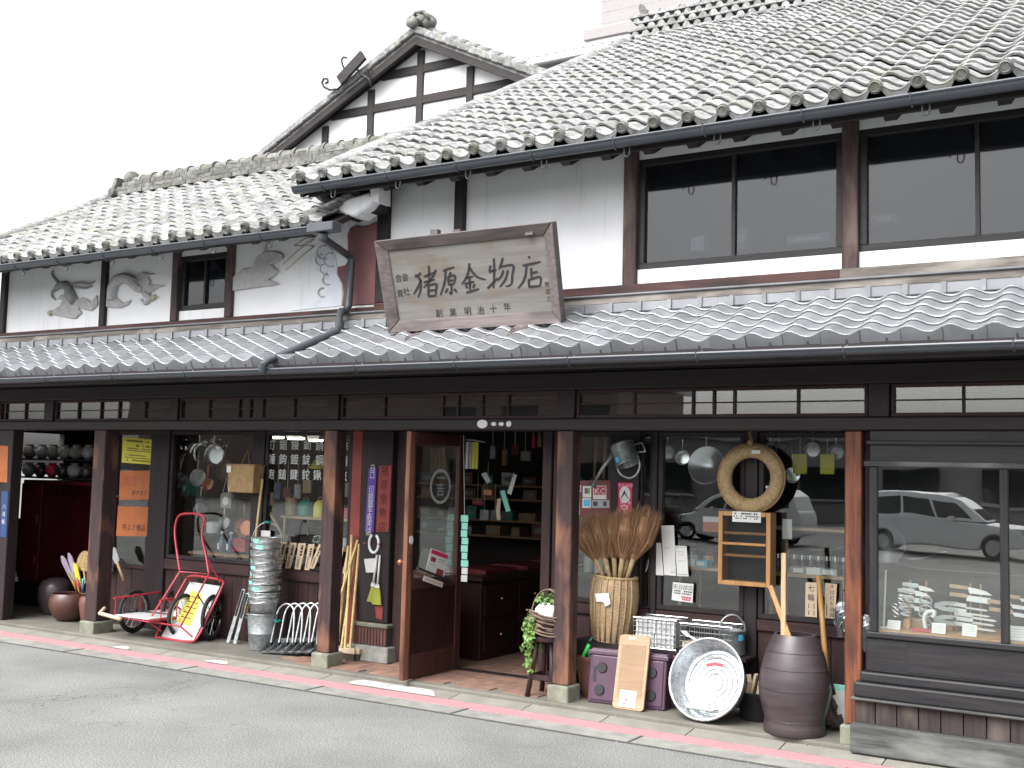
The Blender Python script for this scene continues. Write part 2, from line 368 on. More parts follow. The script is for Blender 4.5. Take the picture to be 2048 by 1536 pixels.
MT['blackwood_z'] = wood('black_showcase_post', (.01,.0095,.011), (.03,.028,.031), 'z', .45)
MT['plinth'] = wood('weathered_grey_plinth', (.03,.031,.031), (.1,.105,.1), 'x', .85, wear=(.16,.17,.16))
MT['skirt'] = wood('weathered_brown_board', (.02,.015,.015), (.055,.042,.04), 'z', .8, wear=(.1,.08,.07))
MT['door'] = wood('red_brown_door', (.025,.011,.01), (.065,.026,.021), 'z', .45)
MT['dooredge'] = wood('bare_door_edge', (.1,.042,.028), (.22,.095,.055), 'z', .5, wear=(.05,.022,.02))
MT['signboard'] = wood('grey_sign_board', (.115,.108,.1), (.2,.192,.18), 'x', .85, grain=5, wear=(.14,.105,.078), wearamt=.62)
MT['signframe'] = wood('weathered_sign_frame', (.085,.07,.07), (.17,.145,.142), 'x', .85, wear=(.07,.058,.058))
MT['ink'] = plain('black_ink', (.012,.011,.012), .7, var=.1)
MT['glass'] = glassmat('window_glass')
MT['glass_show'] = glassmat('show_window_glass', refl=.13)
MT['glass_up'] = glassmat('upper_window_glass', (.62,.66,.7), .05, .2, .042)
MT['gutter'] = plain('dark_grey_plastic_gutter', (.05,.057,.068), .35, var=.1)
MT['pipe'] = plain('grey_downpipe', (.055,.062,.07), .4, var=.1)
MT['tile_main'] = old_tile_mat('lichen_roof_tile', (.13,.131,.135), (.36,.363,.365), (.22,.22,.19))
MT['tile_main_w'] = old_tile_mat('lichen_roof_tile_field', (.14,.141,.145), (.38,.383,.385), (.25,.25,.22), True)
MT['tile_wing'] = old_tile_mat('pale_roof_tile', (.12,.12,.122), (.31,.312,.31), (.21,.21,.175))
MT['tile_wing_w'] = old_tile_mat('pale_roof_tile_field', (.12,.12,.122), (.31,.312,.31), (.2,.2,.17), True)
MT['tile_ridge'] = old_tile_mat('ridge_tile', (.07,.07,.067), (.2,.2,.185), (.13,.13,.1))
MT['tile_eave'] = old_tile_mat('eave_disc', (.085,.085,.083), (.26,.26,.245), (.18,.178,.14))
MT['tile_dark'] = plain('dark_joint_clay', (.06,.06,.055), .95)  # even dark clay colour for joints, gaps and cores
def new_tile_mat():
    m, nt, b = newmat('silver_grey_tile'); v = coords(nt); no = N(nt, 'ShaderNodeTexNoise'); no.inputs['Scale'].default_value = 6; no.inputs['Detail'].default_value = 6; nt.links.new(v, no.inputs['Vector'])
    r = ramp(nt, [(.3, (.158,.164,.176)), (.7, (.232,.241,.258))]); nt.links.new(no.outputs[0], r.inputs[0]); oi = N(nt, 'ShaderNodeObjectInfo'); rr = ramp(nt, [(0, .8), (1, 1.12)]); nt.links.new(oi.outputs['Random'], rr.inputs[0])
    m2 = N(nt, 'ShaderNodeMixRGB', blend_type='MULTIPLY'); m2.inputs[0].default_value = 1; nt.links.new(r.outputs[0], m2.inputs[1]); nt.links.new(rr.outputs[0], m2.inputs[2]); nt.links.new(m2.outputs[0], b.inputs['Base Color'])
    b.inputs['Roughness'].default_value = .42; b.inputs['Metallic'].default_value = .25; bump(nt, b, no.outputs[0], .15, .004); return m
MT['tile_new'] = new_tile_mat()
MT['paper'] = plain('white_paper', (.6,.6,.59), .8, var=.04)
MT['yellow'] = plain('yellow_card', (.6,.55,.07), .7, var=.08)
MT['orange'] = plain('orange_board', (.4,.115,.03), .6, var=.15)
MT['red'] = plain('red_paint', (.38,.028,.045), .35, var=.12)
MT['redsign'] = plain('faded_red_sign', (.22,.035,.028), .6, var=.2)
MT['purple'] = plain('purple_plastic', (.07,.033,.06), .4, var=.1)
MT['signpurple'] = plain('violet_sign', (.09,.03,.3), .5, var=.1)
MT['magenta'] = plain('magenta_sign', (.55,.02,.09), .45, var=.1)
MT['white'] = plain('white_enamel', (.62,.63,.63), .3, var=.05)
MT['wbed'] = plain('white_cart_bed', (.47,.48,.49), .4, var=.06)
MT['rubber'] = plain('black_rubber', (.018,.018,.02), .8, var=.3, bmp=.3)
MT['chrome'] = plain('polished_metal', (.72,.73,.75), .16, 1.0, var=.05, bmp=0)
MT['alu'] = plain('aluminium_tube', (.5,.51,.54), .28, 1.0, var=.06, bmp=0)
MT['steel'] = plain('blade_steel', (.8,.82,.83), .35, .25, var=.06, bmp=0)
MT['galv'] = galv_mat('galvanised_steel')
MT['groove'] = plain('dark_pressed_groove', (.13,.14,.145), .4, .5, var=.1)
MT['galvdull'] = galv_mat('dull_zinc', (.3,.32,.33), .5)
MT['galvbright'] = galv_mat('bright_zinc', (.5,.53,.55), .3, .8)
MT['iron'] = plain('black_iron', (.02,.02,.021), .55, .3, var=.3)
MT['rust'] = plain('rusty_iron', (.075,.045,.038), .8, .2, var=.4, scale=20, bmp=.4)
MT['jar'] = plain('dark_glazed_stoneware', (.047,.036,.04), .36, var=.35, scale=4, bmp=.15, sc3=(1,1,6))
MT['pot'] = plain('brown_glazed_pot', (.08,.036,.028), .35, var=.3, scale=6)
MT['terra'] = plain('terracotta', (.15,.065,.048), .6, var=.3, scale=6)
MT['bamboo'] = plain('bamboo', (.55,.42,.19), .45, var=.2, scale=7, sc3=(1,1,.2))
MT['palewood'] = wood('pale_pine', (.32,.22,.12), (.48,.35,.22), 'z', .6, bmp=.15)
MT['palewood_x'] = wood('pale_pine_rail', (.3,.2,.125), (.42,.29,.19), 'x', .6, bmp=.15)
MT['tagwood'] = wood('pale_tag_wood', (.45,.34,.23), (.58,.47,.35), 'z', .65, bmp=.1)
MT['honey'] = wood('honey_wood', (.3,.15,.055), (.47,.26,.11), 'z', .5, bmp=.2)
MT['handle'] = wood('amber_handle', (.3,.15,.04), (.47,.27,.1), 'z', .4, bmp=.15)
MT['basket'] = weave_mat('woven_basket', (.46,.33,.2), (.28,.19,.11), 95)
MT['basket2'] = weave_mat('light_woven_basket', (.42,.28,.13), (.27,.165,.07), 130)
MT['bristle'] = plain('palm_bristle', (.28,.155,.08), .8, var=.35, scale=30, sc3=(1,1,.1))
MT['straw'] = plain('rice_straw', (.33,.235,.12), .75, var=.3, scale=40, bmp=.5)
MT['rope'] = plain('brown_rope', (.3,.18,.09), .85, var=.3, scale=30)
MT['teal'] = plain('teal_plastic', (.0,.2,.15), .4, var=.1)
MT['green'] = plain('green_plastic', (.03,.42,.06), .35, var=.1)
MT['mint'] = plain('mint_label', (.25,.62,.52), .6, var=.08)
MT['cyan'] = plain('blue_label', (.06,.4,.6), .5, var=.08)
MT['leaf'] = plain('ivy_leaf', (.13,.24,.06), .55, var=.4, scale=6)
MT['twig'] = plain('twig', (.17,.12,.09), .85, var=.35, scale=20)
MT['cloth'] = plain('white_cloth', (.68,.68,.68), .9, var=.05)
MT['copper'] = plain('copper', (.5,.2,.12), .3, .8, var=.15)
MT['black'] = plain('black_plastic', (.015,.015,.017), .5, var=.1)
MT['clear'] = glassmat('clear_plastic', (.85,.88,.9), .08, .25)
MT['bottleblue'] = plain('blue_bottle', (.03,.07,.12), .1, var=.2, bmp=0)
MT['olive'] = plain('olive_brush', (.26,.28,.04), .8, var=.25, scale=30, sc3=(1,1,.1))
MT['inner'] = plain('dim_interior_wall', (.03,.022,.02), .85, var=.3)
MT['innerfloor'] = plain('dim_interior_floor', (.09,.06,.05), .8, var=.3)
MT['shelf'] = wood('interior_shelf', (.2,.12,.07), (.33,.21,.12), 'x', .6)
MT['redcab'] = plain('worn_red_cabinet', (.12,.012,.018), .45, var=.4, scale=12)
MT['counter'] = wood('dark_red_counter', (.014,.006,.006), (.035,.013,.011), 'z', .4)
MT['beige'] = plain('beige_cladding', (.28,.268,.268), .8, var=.05)
MT['trimwhite'] = plain('pale_trim', (.4,.4,.42), .6, var=.05)
MT['relief'] = plain('grey_plaster_relief', (.4,.4,.405), .85, var=.2, scale=18, bmp=.4)
MT['reliefd'] = plain('dark_relief', (.27,.275,.285), .85, var=.2, scale=18, bmp=.4)
MT['reliefy'] = plain('ochre_relief', (.45,.41,.3), .8, var=.2)
MT['wave'] = plain('pale_blue_relief', (.66,.69,.76), .85, var=.08)
MT['rockred'] = plain('dusty_red_plaster', (.19,.085,.09), .85, var=.35, scale=5, bmp=.3)
MT['silver'] = plain('silver_car_paint', (.7,.72,.74), .3, .2, var=.03, bmp=0)
MT['carwhite'] = plain('white_car_paint', (.75,.76,.77), .3, 0, var=.03, bmp=0)
MT['carglass'] = plain('dark_car_glass', (.015,.02,.022), .06, var=.1, bmp=0)
MT['lamp'] = emis('lit_tube', (1,.95,.8), 8)
MT['blue'] = plain('dark_blue_plastic', (.02,.05,.16), .4, var=.1)
MT['grey'] = plain('mid_grey_plastic', (.3,.31,.32), .5, var=.1)
MT['etch'] = plain('etched_glass_white', (.33,.35,.36), .8, var=.08)
MT['chars'] = plain('pale_grey_lettering', (.62,.66,.66), .7, var=.08)
MT['tan'] = plain('tan_facade', (.2,.155,.135), .85, var=.08)
MT['dirt'] = plain('dark_soil', (.05,.035,.025), .95, var=.3)
MT['bag'] = plain('pale_lilac_bag', (.3,.24,.32), .5, var=.2)
def proj(p):
    d = Vector(p)-CAM_P; w = d.dot(_f)
    return (1024+FPX*d.dot(_r)/w, 768-FPX*d.dot(_u)/w)
def in_frame(p, mrg=10):
    x, y = proj(p); return -mrg < x < 2048+mrg and -mrg < y < 1536+mrg
PZ = .06            # porch floor height
YW = .55            # plane of the ground-floor window wall

# ================================================================== the ground
def ground_z(y): return 0.0 if y > -9 else (-.25 if y < -16 else -.25*(-9-y)/7)
g = MB()
ys = [-400, -60, -16, -9, -.6, 40, 400]
for i in range(len(ys)-1):
    g.quad([(-400, ys[i], ground_z(ys[i])), (400, ys[i], ground_z(ys[i])), (400, ys[i+1], ground_z(ys[i+1])), (-400, ys[i+1], ground_z(ys[i+1]))])
struct(g.build('road', MT['asphalt']))
struct(MB().box(-16, 4, -.6, -.07, -.05, .004).build('roadside_strip', MT['strip']))
# seam and joints of the old edging: thin dark grooves between its slabs
gr = MB(); gr.box(-16, 4, -.607, -.595, -.01, .0075)
for jx in (-8.35, -6.95, -5.62, -4.33, -3.02, -1.75, -.45):
    gr.box(jx-.008, jx+.008, -.595, -.37, -.01, .0078)
struct(gr.build('edging_joint', MT['tile_dark']))
struct(MB().box(-16, 4, -.38, -.22, 0, .009).build('pink_line', MT['pink']))
# low concrete gutter lip in front of the porch, slabs with open joints
kerb = struct(MB().box(-16, 4, -.212, -.079, -.04, .008).build('kerb_bed', MT['tile_dark']))
x = -13.0
while x < 2.5:
    MB().raw([(x+.004,-.217,0),(x+.596,-.217,0),(x+.596,-.074,0),(x+.004,-.074,0),(x+.004,-.217,.012),(x+.596,-.217,.012),(x+.596,-.074,.03),(x+.004,-.074,.03)],
        [(0,3,2,1),(4,5,6,7),(0,1,5,4),(2,3,7,6),(1,2,6,5),(0,4,7,3)]).build('kerb_slab', MT['concrete'], kerb); x += .6
def white_patch(px0, px1, py, lab, full):
    a = at_z(px0, py[0], .02); b = at_z(px1, py[1], .02)
    m = MB(); n = 14
    y0, y1 = -.221, -.105 if full else -.15
    pts = []
    for i in range(n+1):
        t = i/n; e = min(1, 4*min(t, 1-t)+.05)**.6 if not full else min(1, 9*min(t+.06, 1-t))
        pts.append((a.x+(b.x-a.x)*t, y0+(y1-y0)*e))
    lo = [(p[0], y0, .0165) for p in pts]; hi = [(p[0], p[1], .0165+(p[1]-y0)*.126) for p in pts]
    for i in range(n): m.quad([lo[i], lo[i+1], hi[i+1], hi[i]])
    return struct(m.build('white_paint_patch', MT['white_paint']))
white_patch(225, 268, (1293, 1296), '', False); white_patch(388, 442, (1324, 1330), '', False); white_patch(682, 868, (1368, 1392), '', True)

# ================================================================== porch
porch = struct(MB().box(-13, 1.2, -.07, 4.4, -.05, PZ).build('porch_floor', MT['porch'], bevel=.012, seg=2))
struct(MB().box(-13, 1.2, -.072, -.0715, 0, .02).build('porch_edge', MT['concrete']))
# herringbone brick paving by the door
bm_ = MB().box(-.1, .1, -.0485, .0485, 0, .012); bme = bm_.mesh('brick', MT['brick'])
kB = 0
for i in range(-4, 26):
    for j in range(-4, 22):
        for o in (0, 1):
            # herringbone lattice
            u0, v0 = (i*.1 + j*.1, -i*.1 + j*.1) if False else (0, 0)
for r in range(-30, 40):
    for c in range(-30, 40):
        # 2:1 herringbone: horizontal brick at (r+2c...), vertical beside it
        ox = -6.5 + .1*(r + 2*c); oy = -.3 + .1*(r - 2*c)
        for hv in (0, 1):
            cx, cy = (ox+.1, oy+.05) if hv == 0 else (ox+.25-.0, oy+.1) 
            if hv == 1: cx, cy = ox+.25, oy+.0
            if -6.45 < cx < -3.95 and .02 < cy < 1.75 and not (cx < -5.63 and cy > .4) and not(cx > -4.2 and cy > .5) and kB < 300:
                b = bpy.data.objects.new('brick', bme); COL.objects.link(b); b.parent = porch
                b.location = (cx, cy, PZ-.006+random.uniform(-.001, .002)); b.rotation_euler = (0, 0, (pi/2 if hv else 0)+random.uniform(-.01, .01)); kB += 1

# ================================================================== the shop building
SH = thing('shop_building', (-5, .5, 0), 'old two-storey timber hardware shop with grey tiled roofs, white plaster and dark posts', 'building')
def part(mb, name, mat, parent=None, **k): return mb.build(name, mat, parent or SH, **k)
def bx(name, mat, x0, x1, y0, y1, z0, z1, parent=None, bevel=.005, **k):
    return part(MB().box(x0, x1, y0, y1, z0, z1), name, mat, parent, bevel=bevel, **k)

# ---- front posts on stone blocks
for xc, w, mt in ((-8.78, .16, 'postwood'), (-5.975, .13, 'postwood'), (-3.825, .125, 'postwood'), (-1.82, .1, 'postnew')):
    p = bx('post', MT[mt], xc-w/2, xc+w/2, 0, w, .17, 1.93, bevel=.006)
    part(MB().box(xc-w/2-.02, xc+w/2+.02, -.035, w+.03, PZ-.02, .168), 'foot_stone', MT['mossstone'], p, bevel=.012, seg=2)
bx('post', MT['dark_z'], -10.2, -10.08, 0, .12, PZ, 1.93); 
# ---- lintel, transom, beam over it
bx('lintel', MT['dark_x'], -13, 1.2, -.03, .1, 1.932, 2.014, bevel=.008)
bx('upper_beam', MT['dark_x'], -13, 1.2, -.02, .12, 2.218, 2.34, bevel=.008)
bx('wall_plate', MT['dark_x'], -13, 1.2, .005, .12, 2.34, 2.86)
def xs(*p, Y=0, y=810): return [at_y(q, y, Y).x for q in p]
TB = [(-12.3,-10.42,[-11.4]), xs(0,88)+[xs(7,46)], xs(107,337)+[xs(152,197,233,285)], xs(356,655)+[xs(413,473,495,520,583)], xs(678,1116)+[xs(764,880,911,960,1012)], xs(1150,1734)+[xs(1264,1382,1424,1465,1593)], xs(1780,2160)+[xs(1925,2060)], (-.5,1.1,[0,.5])]
TB[1][0] = -10.36
prev = -13
for x0, x1, mid in TB:
    if x0 > prev: bx('stud', MT['dark_z'], prev, x0-.006, .0, .1, 2.0145, 2.2175)
    prev = x1+.006
    wn = part(MB().box(x0, x1, .02, .07, 2.016, 2.04).box(x0, x1, .02, .07, 2.195, 2.216).box(x0, x0+.022, .021, .069, 2.04, 2.195).box(x1-.022, x1, .021, .069, 2.04, 2.195), 'transom_window', MT['red_x'], bevel=.003)
    for q in mid: part(MB().box(q-.0075, q+.0075, .026, .064, 2.04, 2.195), 'mullion', MT['red_z'], wn)
    part(MB().box(x0+.022, x1-.022, .03, .06, 2.113, 2.121), 'glazing_bar', MT['red_x'], wn)
    part(MB().box(x0+.022, x1-.022, .043, .047, 2.04, 2.195), 'pane', MT['glass'], wn)
# little enamel plates on the lintel
for px, w, h in ((965, .045, .04), (988, .022, .018), (1003, .022, .017), (1018, .022, .026)):
    c = at_y(px, 848, -.032); m = MB(); m.prism([c+Vector((w*cos(t*pi/8), 0, h*.5*sin(t*pi/8)*1.6)) for t in range(16)], (0,-.005,0)); part(m, 'number_plate', MT['white'])

# ---- ground-floor window wall
def window(x0, x1, z0, z1, Y=YW, fw=.035, mull=(), rails=(), fm='dark_z', gl='glass', d=.05):
    w = part(MB().box(x0, x1, Y, Y+d, z0, z0+fw).box(x0, x1, Y, Y+d, z1-fw, z1).box(x0, x0+fw, Y+.001, Y+d-.001, z0+fw, z1-fw).box(x1-fw, x1, Y+.001, Y+d-.001, z0+fw, z1-fw), 'window', MT[fm], bevel=.003)
    for q in mull: part(MB().box(q-.012, q+.012, Y+.006, Y+d-.006, z0+fw, z1-fw), 'mullion', MT[fm], w)
    for q in rails: part(MB().box(x0+fw, x1-fw, Y+.008, Y+d-.008, q-.01, q+.01), 'glazing_bar', MT[fm], w)
    part(MB().box(x0+fw, x1-fw, Y+d/2-.002, Y+d/2+.002, z0+fw, z1-fw), 'pane', MT[gl], w)
    return w
def skirt(x0, x1, z0, z1, Y=YW, mt='red_z', n=None):
    bk = part(MB().box(x0, x1, Y+.03, Y+.05, z0, z1), 'dado', MT['dark_x'])
    n = n or max(2, int((x1-x0)/.11))
    for i in range(n):
        a = x0+(x1-x0)*i/n; b = x0+(x1-x0)*(i+1)/n
        part(MB().box(a+.003, b-.003, Y+.012, Y+.031, z0, z1), 'plank', MT[mt], bk)
bx('stud', MT['dark_z'], -8.69, -8.44, YW-.02, YW+.12, PZ, 1.95)
bx('stud', MT['dark_z'], -7.32, -7.21, YW-.01, YW+.1, PZ, 1.95)
bx('stud', MT['redsign'], -6.19, -6.08, YW-.01, YW+.1, PZ, 1.95)
bx('stud', MT['dark_z'], -6.06, -6.03, YW-.01, YW+.1, PZ, 1.95)
bx('stud', MT['red_z'], -5.7, -5.6, YW-.02, YW+.1, PZ, 1.95)
bx('stud', MT['red_z'], -4.31, -4.23, YW-.02, YW+.1, PZ, 1.95)
bx('stud', MT['red_z'], -4.225, -4.06, YW, YW+.09, PZ, 1.95)
bx('stud', MT['dark_z'], -3.72, -3.5, YW-.02, YW+.12, PZ, 1.95)
bx('stud', MT['dark_z'], -3.405, -3.36, YW-.01, YW+.1, PZ, 1.95)
bx('stud', MT['dark_z'], -2.7, -2.61, YW-.01, YW+.1, PZ, 1.95)
bx('stud', MT['dark_z'], -1.98, -1.75, YW-.01, YW+.1, PZ, 1.95)
bx('head_rail', MT['dark_x'], -13, 1.2, YW-.015, YW+.1, 1.952, 2.15)
bx('porch_soffit', MT['dark_x'], -13, 1.2, .12, YW+.1, 2.16, 2.19)
window(-8.435, -7.325, .74, 1.945); window(-7.205, -6.195, .74, 1.945)
window(-4.055, -3.725, .68, 1.945, rails=(1.42,)); window(-3.495, -3.41, .68, 1.945, fw=.012)
window(-3.355, -2.705, .68, 1.945); window(-2.605, -1.985, .68, 1.945)
window(-9.55, -8.695, .61, 1.945, mull=(-9.2,), rails=(1.3,), fm='red_z')
for x0, x1 in ((-8.435, -7.325), (-7.205, -6.195)):
    bx('sill', MT['red_x'], x0, x1, YW-.02, YW+.07, .64, .735); skirt(x0, x1, PZ, .638)
for x0, x1 in ((-4.055, -3.725), (-3.495, -3.41), (-3.355, -2.705), (-2.605, -1.985)):
    bx('sill', MT['red_x'], x0, x1, YW-.02, YW+.07, .6, .675); skirt(x0, x1, PZ, .598)
skirt(-9.55, -8.695, PZ, .605, mt='red_z', n=4)
# broad pillar beside the door on its brick and stone footing
pl = bx('pillar', MT['dark_z'], -6.025, -5.705, .47, .8, .37, 1.95, bevel=.008)
part(MB().box(-6.06, -5.68, .44, .82, .33, .368), 'pillar_cap', MT['mossstone'], pl, bevel=.01)
part(MB().box(-6.04, -5.69, .462, .8, .19, .328), 'brick_core', MT['tile_dark'], pl)
for i in range(11):
    a = -6.045+.355*i/11; part(MB().box(a+.003, a+.029, .447, .47, .192, .326), 'brick', MT['brick_dark'], pl, bevel=.003)
part(MB().raw([(-6.1,.4,PZ),(-5.64,.4,PZ),(-5.64,.85,PZ),(-6.1,.85,PZ),(-6.08,.425,.188),(-5.66,.425,.188),(-5.66,.83,.188),(-6.08,.83,.188)], [(0,3,2,1),(4,5,6,7),(0,1,5,4),(1,2,6,5),(2,3,7,6),(3,0,4,7)]), 'footing', MT['stone'], pl, bevel=.01)
# ---- glazed entrance doors: one folded open towards the street, its twin shut
def door_leaf(M, lab):
    # local: width along x 0..0.71, thickness y, height z
    W_, H_ = .71, 1.84
    d = MB().box(0, .075, -.02, .02, 0, H_, M).box(W_-.075, W_, -.02, .02, 0, H_, M).box(.075, W_-.075, -.019, .019, H_-.09, H_, M).box(.075, W_-.075, -.019, .019, .66, .74, M).box(.075, W_-.075, -.019, .019, 0, .18, M)
    o = part(d, 'door', MT['door'], bevel=.003)
    for i in range(5):
        a = .076+.558*i/5; part(MB().box(a+.002, a+.109, -.01, .01, .181, .659, M), 'plank', MT['counter'], o)
    part(MB().box(.075, W_-.075, -.002, .002, .74, H_-.09, M), 'pane', MT['glass'], o)
    return o
MD = Matrix.Translation((-5.06, YW+.01, PZ+.015)) @ Matrix.Rotation(radians(-91.5), 4, 'Z')
dr = door_leaf(MD, '')
part(MB().box(.7105, .713, -.019, .019, 0, 1.84, MD), 'door_edge', MT['dooredge'], dr)
part(MB().box(.655, .7095, .0185, .0208, 0, 1.84, MD), 'door_stile', MT['dooredge'], dr)
part(MB().cyl((.67,-.02,.86),(.67,-.06,.86),.012,n=10).sphere((.67,-.075,.86),.024).xf(MD), 'door_knob', MT['copper'], dr, smooth=True)
part(MB().prism([Vector((.672+.022*cos(t*pi/8), .0212, 1.03+.033*sin(t*pi/8))) for t in range(16)], (0,.004,0)).xf(MD), 'key_plate', MT['white'], dr)
part(MB().box(.66, .685, .0212, .0236, .78, .93, MD), 'lock_plate', MT['rust'], dr)
# etched oval crest on the door glass (a ring with the shop's character)
cr_ = MB(); cxo, czo = .3, 1.43
for k in range(32):
    a0, a1 = 2*pi*k/32, 2*pi*(k+1)/32
    cr_.quad([Vector((cxo+.135*cos(a0), .0035, czo+.135*sin(a0))), Vector((cxo+.135*cos(a1), .0035, czo+.135*sin(a1))), Vector((cxo+.112*cos(a1), .0035, czo+.112*sin(a1))), Vector((cxo+.112*cos(a0), .0035, czo+.112*sin(a0)))])
lettering(cr_, '一\n吉', .11, (cxo, .0035, czo), (-1,0,0), (0,0,1), .8); cr_.xf(MD)
part(cr_, 'etched_crest', MT['etch'], dr)
MD2 = Matrix.Translation((-5.6, YW+.04, PZ+.015)); door_leaf(Matrix.Translation((-5.59, YW+.04, PZ+.015)) @ Matrix.Scale(.72, 4, (1,0,0)), '')
bx('threshold', MT['dark_x'], -5.6, -4.31, YW, YW+.09, PZ, PZ+.012)

# ---- the room behind the windows
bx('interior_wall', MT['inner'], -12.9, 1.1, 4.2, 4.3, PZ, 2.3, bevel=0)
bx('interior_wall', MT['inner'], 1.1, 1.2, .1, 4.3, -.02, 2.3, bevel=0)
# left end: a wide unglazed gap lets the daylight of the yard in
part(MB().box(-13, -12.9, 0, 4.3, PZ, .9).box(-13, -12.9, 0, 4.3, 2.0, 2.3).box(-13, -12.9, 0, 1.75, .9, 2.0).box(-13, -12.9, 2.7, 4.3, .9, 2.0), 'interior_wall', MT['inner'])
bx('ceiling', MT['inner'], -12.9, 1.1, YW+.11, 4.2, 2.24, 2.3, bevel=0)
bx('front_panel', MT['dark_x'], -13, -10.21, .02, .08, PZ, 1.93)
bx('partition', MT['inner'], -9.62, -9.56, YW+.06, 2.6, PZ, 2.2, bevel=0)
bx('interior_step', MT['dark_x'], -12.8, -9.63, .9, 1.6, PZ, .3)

# ---- show window of the knife shop front, flush with the posts
x0, x1 = -1.715, 1.15
sw = bx('show_window', MT['blackwood_x'], x0-.02, x1, -.03, .62, .5, .7, bevel=.006)
part(MB().box(x0, x1, -.02, .62, 1.74, 1.93), 'cornice_board', MT['blackwood_x'], sw, bevel=.004)
part(MB().box(x0-.03, x1, -.05, .63, 1.715, 1.745), 'cornice_moulding', MT['plinth'], sw, bevel=.006, seg=2)
part(MB().box(x0-.015, x1, -.045, .62, 1.845, 1.87), 'cornice_moulding', MT['blackwood_x'], sw, bevel=.006, seg=2)
part(MB().box(x0-.02, x1, -.045, .62, .7, .735), 'sill', MT['blackwood_x'], sw, bevel=.006, seg=2)
part(MB().box(x0-.05, x1, -.06, .62, .44, .5), 'base_moulding', MT['blackwood_x'], sw, bevel=.012, seg=2)
part(MB().box(x0-.08, x1, -.085, .62, .35, .44), 'base_moulding', MT['blackwood_x'], sw, bevel=.012, seg=2)
part(MB().box(x0-.095, x1, -.1, .62, .335, .3495), 'base_moulding', MT['plinth'], sw, bevel=.004)
for i in range(24):
    a = x0-.08+i*.122; part(MB().box(a+.003, a+.119, -.06, -.03, .2, .334), 'plank', MT['skirt'], sw, bevel=.002)
part(MB().box(x0-.08, x1, -.03, .6, .03, .34), 'base_core', MT['blackwood_x'], sw)
part(MB().box(x0-.09, x1, -.125, .6, .035, .2), 'plinth', MT['plinth'], sw, bevel=.008, seg=2)
for q in (x0, -.99, -.25, .5): part(MB().box(q, q+.045, -.03, .015, .735, 1.715), 'mullion', MT['blackwood_z'], sw, bevel=.003)
for a, b in ((x0+.045, -.99), (-.945, -.25), (-.205, .5), (.545, x1)): part(MB().box(a, b, -.01, -.006, .735, 1.715), 'pane', MT['glass_show'], sw)
part(MB().box(x0, x0+.03, .015, .6, .735, 1.715), 'side_panel', MT['blackwood_z'], sw)
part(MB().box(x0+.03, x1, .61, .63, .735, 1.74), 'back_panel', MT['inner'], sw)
part(MB().box(x0+.03, x1, .016, .61, .735, .742), 'display_floor', MT['honey'], sw)
part(MB().box(-1.5, -.8, -.033, -.029, .515, .69).box(-.7, 0, -.033, -.029, .515, .69), 'base_panel', MT['blackwood_x'], sw, bevel=.004)

# ---- upper storey: sill beams, posts, plaster fields, windows
bx('sill_beam', MT['sillred'], -10.42, -5.57, -.015, .1, 2.845, 2.91)
bx('sill_beam', MT['sillred'], -5.57, -1.9, -.018, .1, 2.862, 2.935)
bx('sill_beam', MT['sillold'], -1.9, 1.2, -.02, .1, 2.862, 2.935)
def up_post(xc, w, z0, z1, mt='upost'): bx('post', MT[mt], xc-w/2, xc+w/2, -.012, .1, z0, z1, bevel=.006)
for xc, w in ((-10.385, .08), (-8.845, .075), (-7.87, .08), (-7.19, .08)): up_post(xc, w, 2.9105, 3.71, 'dark_z' if xc < -8 else 'upost')
up_post(-5.515, .115, 2.936, 4.02, 'dark_z'); up_post(-4.785, .09, 2.936, 4.02, 'dark_z'); up_post(-3.35, .1, 2.88, 4.02); up_post(-1.84, .1, 2.88, 4.02); up_post(-.33, .1, 2.88, 4.02); up_post(1.15, .1, 2.88, 4.02)
def field(x0, x1, z0, z1): return bx('plaster_field', MT['plaster'], x0, x1, .028, .1, z0, z1, bevel=0)
PANEL1 = field(-10.345, -8.8825, 2.9105, 3.72); PANEL2 = field(-8.8075, -7.91, 2.9105, 3.72); field(-7.83, -7.23, 2.9105, 3.0); field(-7.83, -7.23, 3.5, 3.72); PANEL3 = field(-7.15, -5.5725, 2.9105, 3.72)
field(-5.4575, -4.83, 2.9355, 4.03); field(-4.74, -3.4, 2.9355, 4.03)
for a, b in ((-3.3, -1.89), (-1.79, -.38), (-.28, 1.1)):
    field(a, b, 2.9355, 3.04); field(a, b, 3.815, 4.03)
    w = window(a, b, 3.04, 3.815, Y=.03, fw=.045, mull=((a+b)/2-.02,), fm='blackwood_x', gl='glass_up', d=.06)
window(-7.83, -7.23, 3.0, 3.5, Y=.03, fw=.05, mull=(-7.53,), fm='blackwood_x', gl='glass_up', d=.06)
# things seen dimly through the upper panes belong to the room: its walls
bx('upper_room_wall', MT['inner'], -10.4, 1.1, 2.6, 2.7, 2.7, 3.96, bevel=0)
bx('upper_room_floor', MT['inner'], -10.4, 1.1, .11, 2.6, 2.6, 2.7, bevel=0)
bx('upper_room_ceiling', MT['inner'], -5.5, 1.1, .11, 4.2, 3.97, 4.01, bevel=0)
bx('upper_room_ceiling', MT['inner'], -10.35, -5.58, .11, 2.6, 3.68, 3.71, bevel=0)
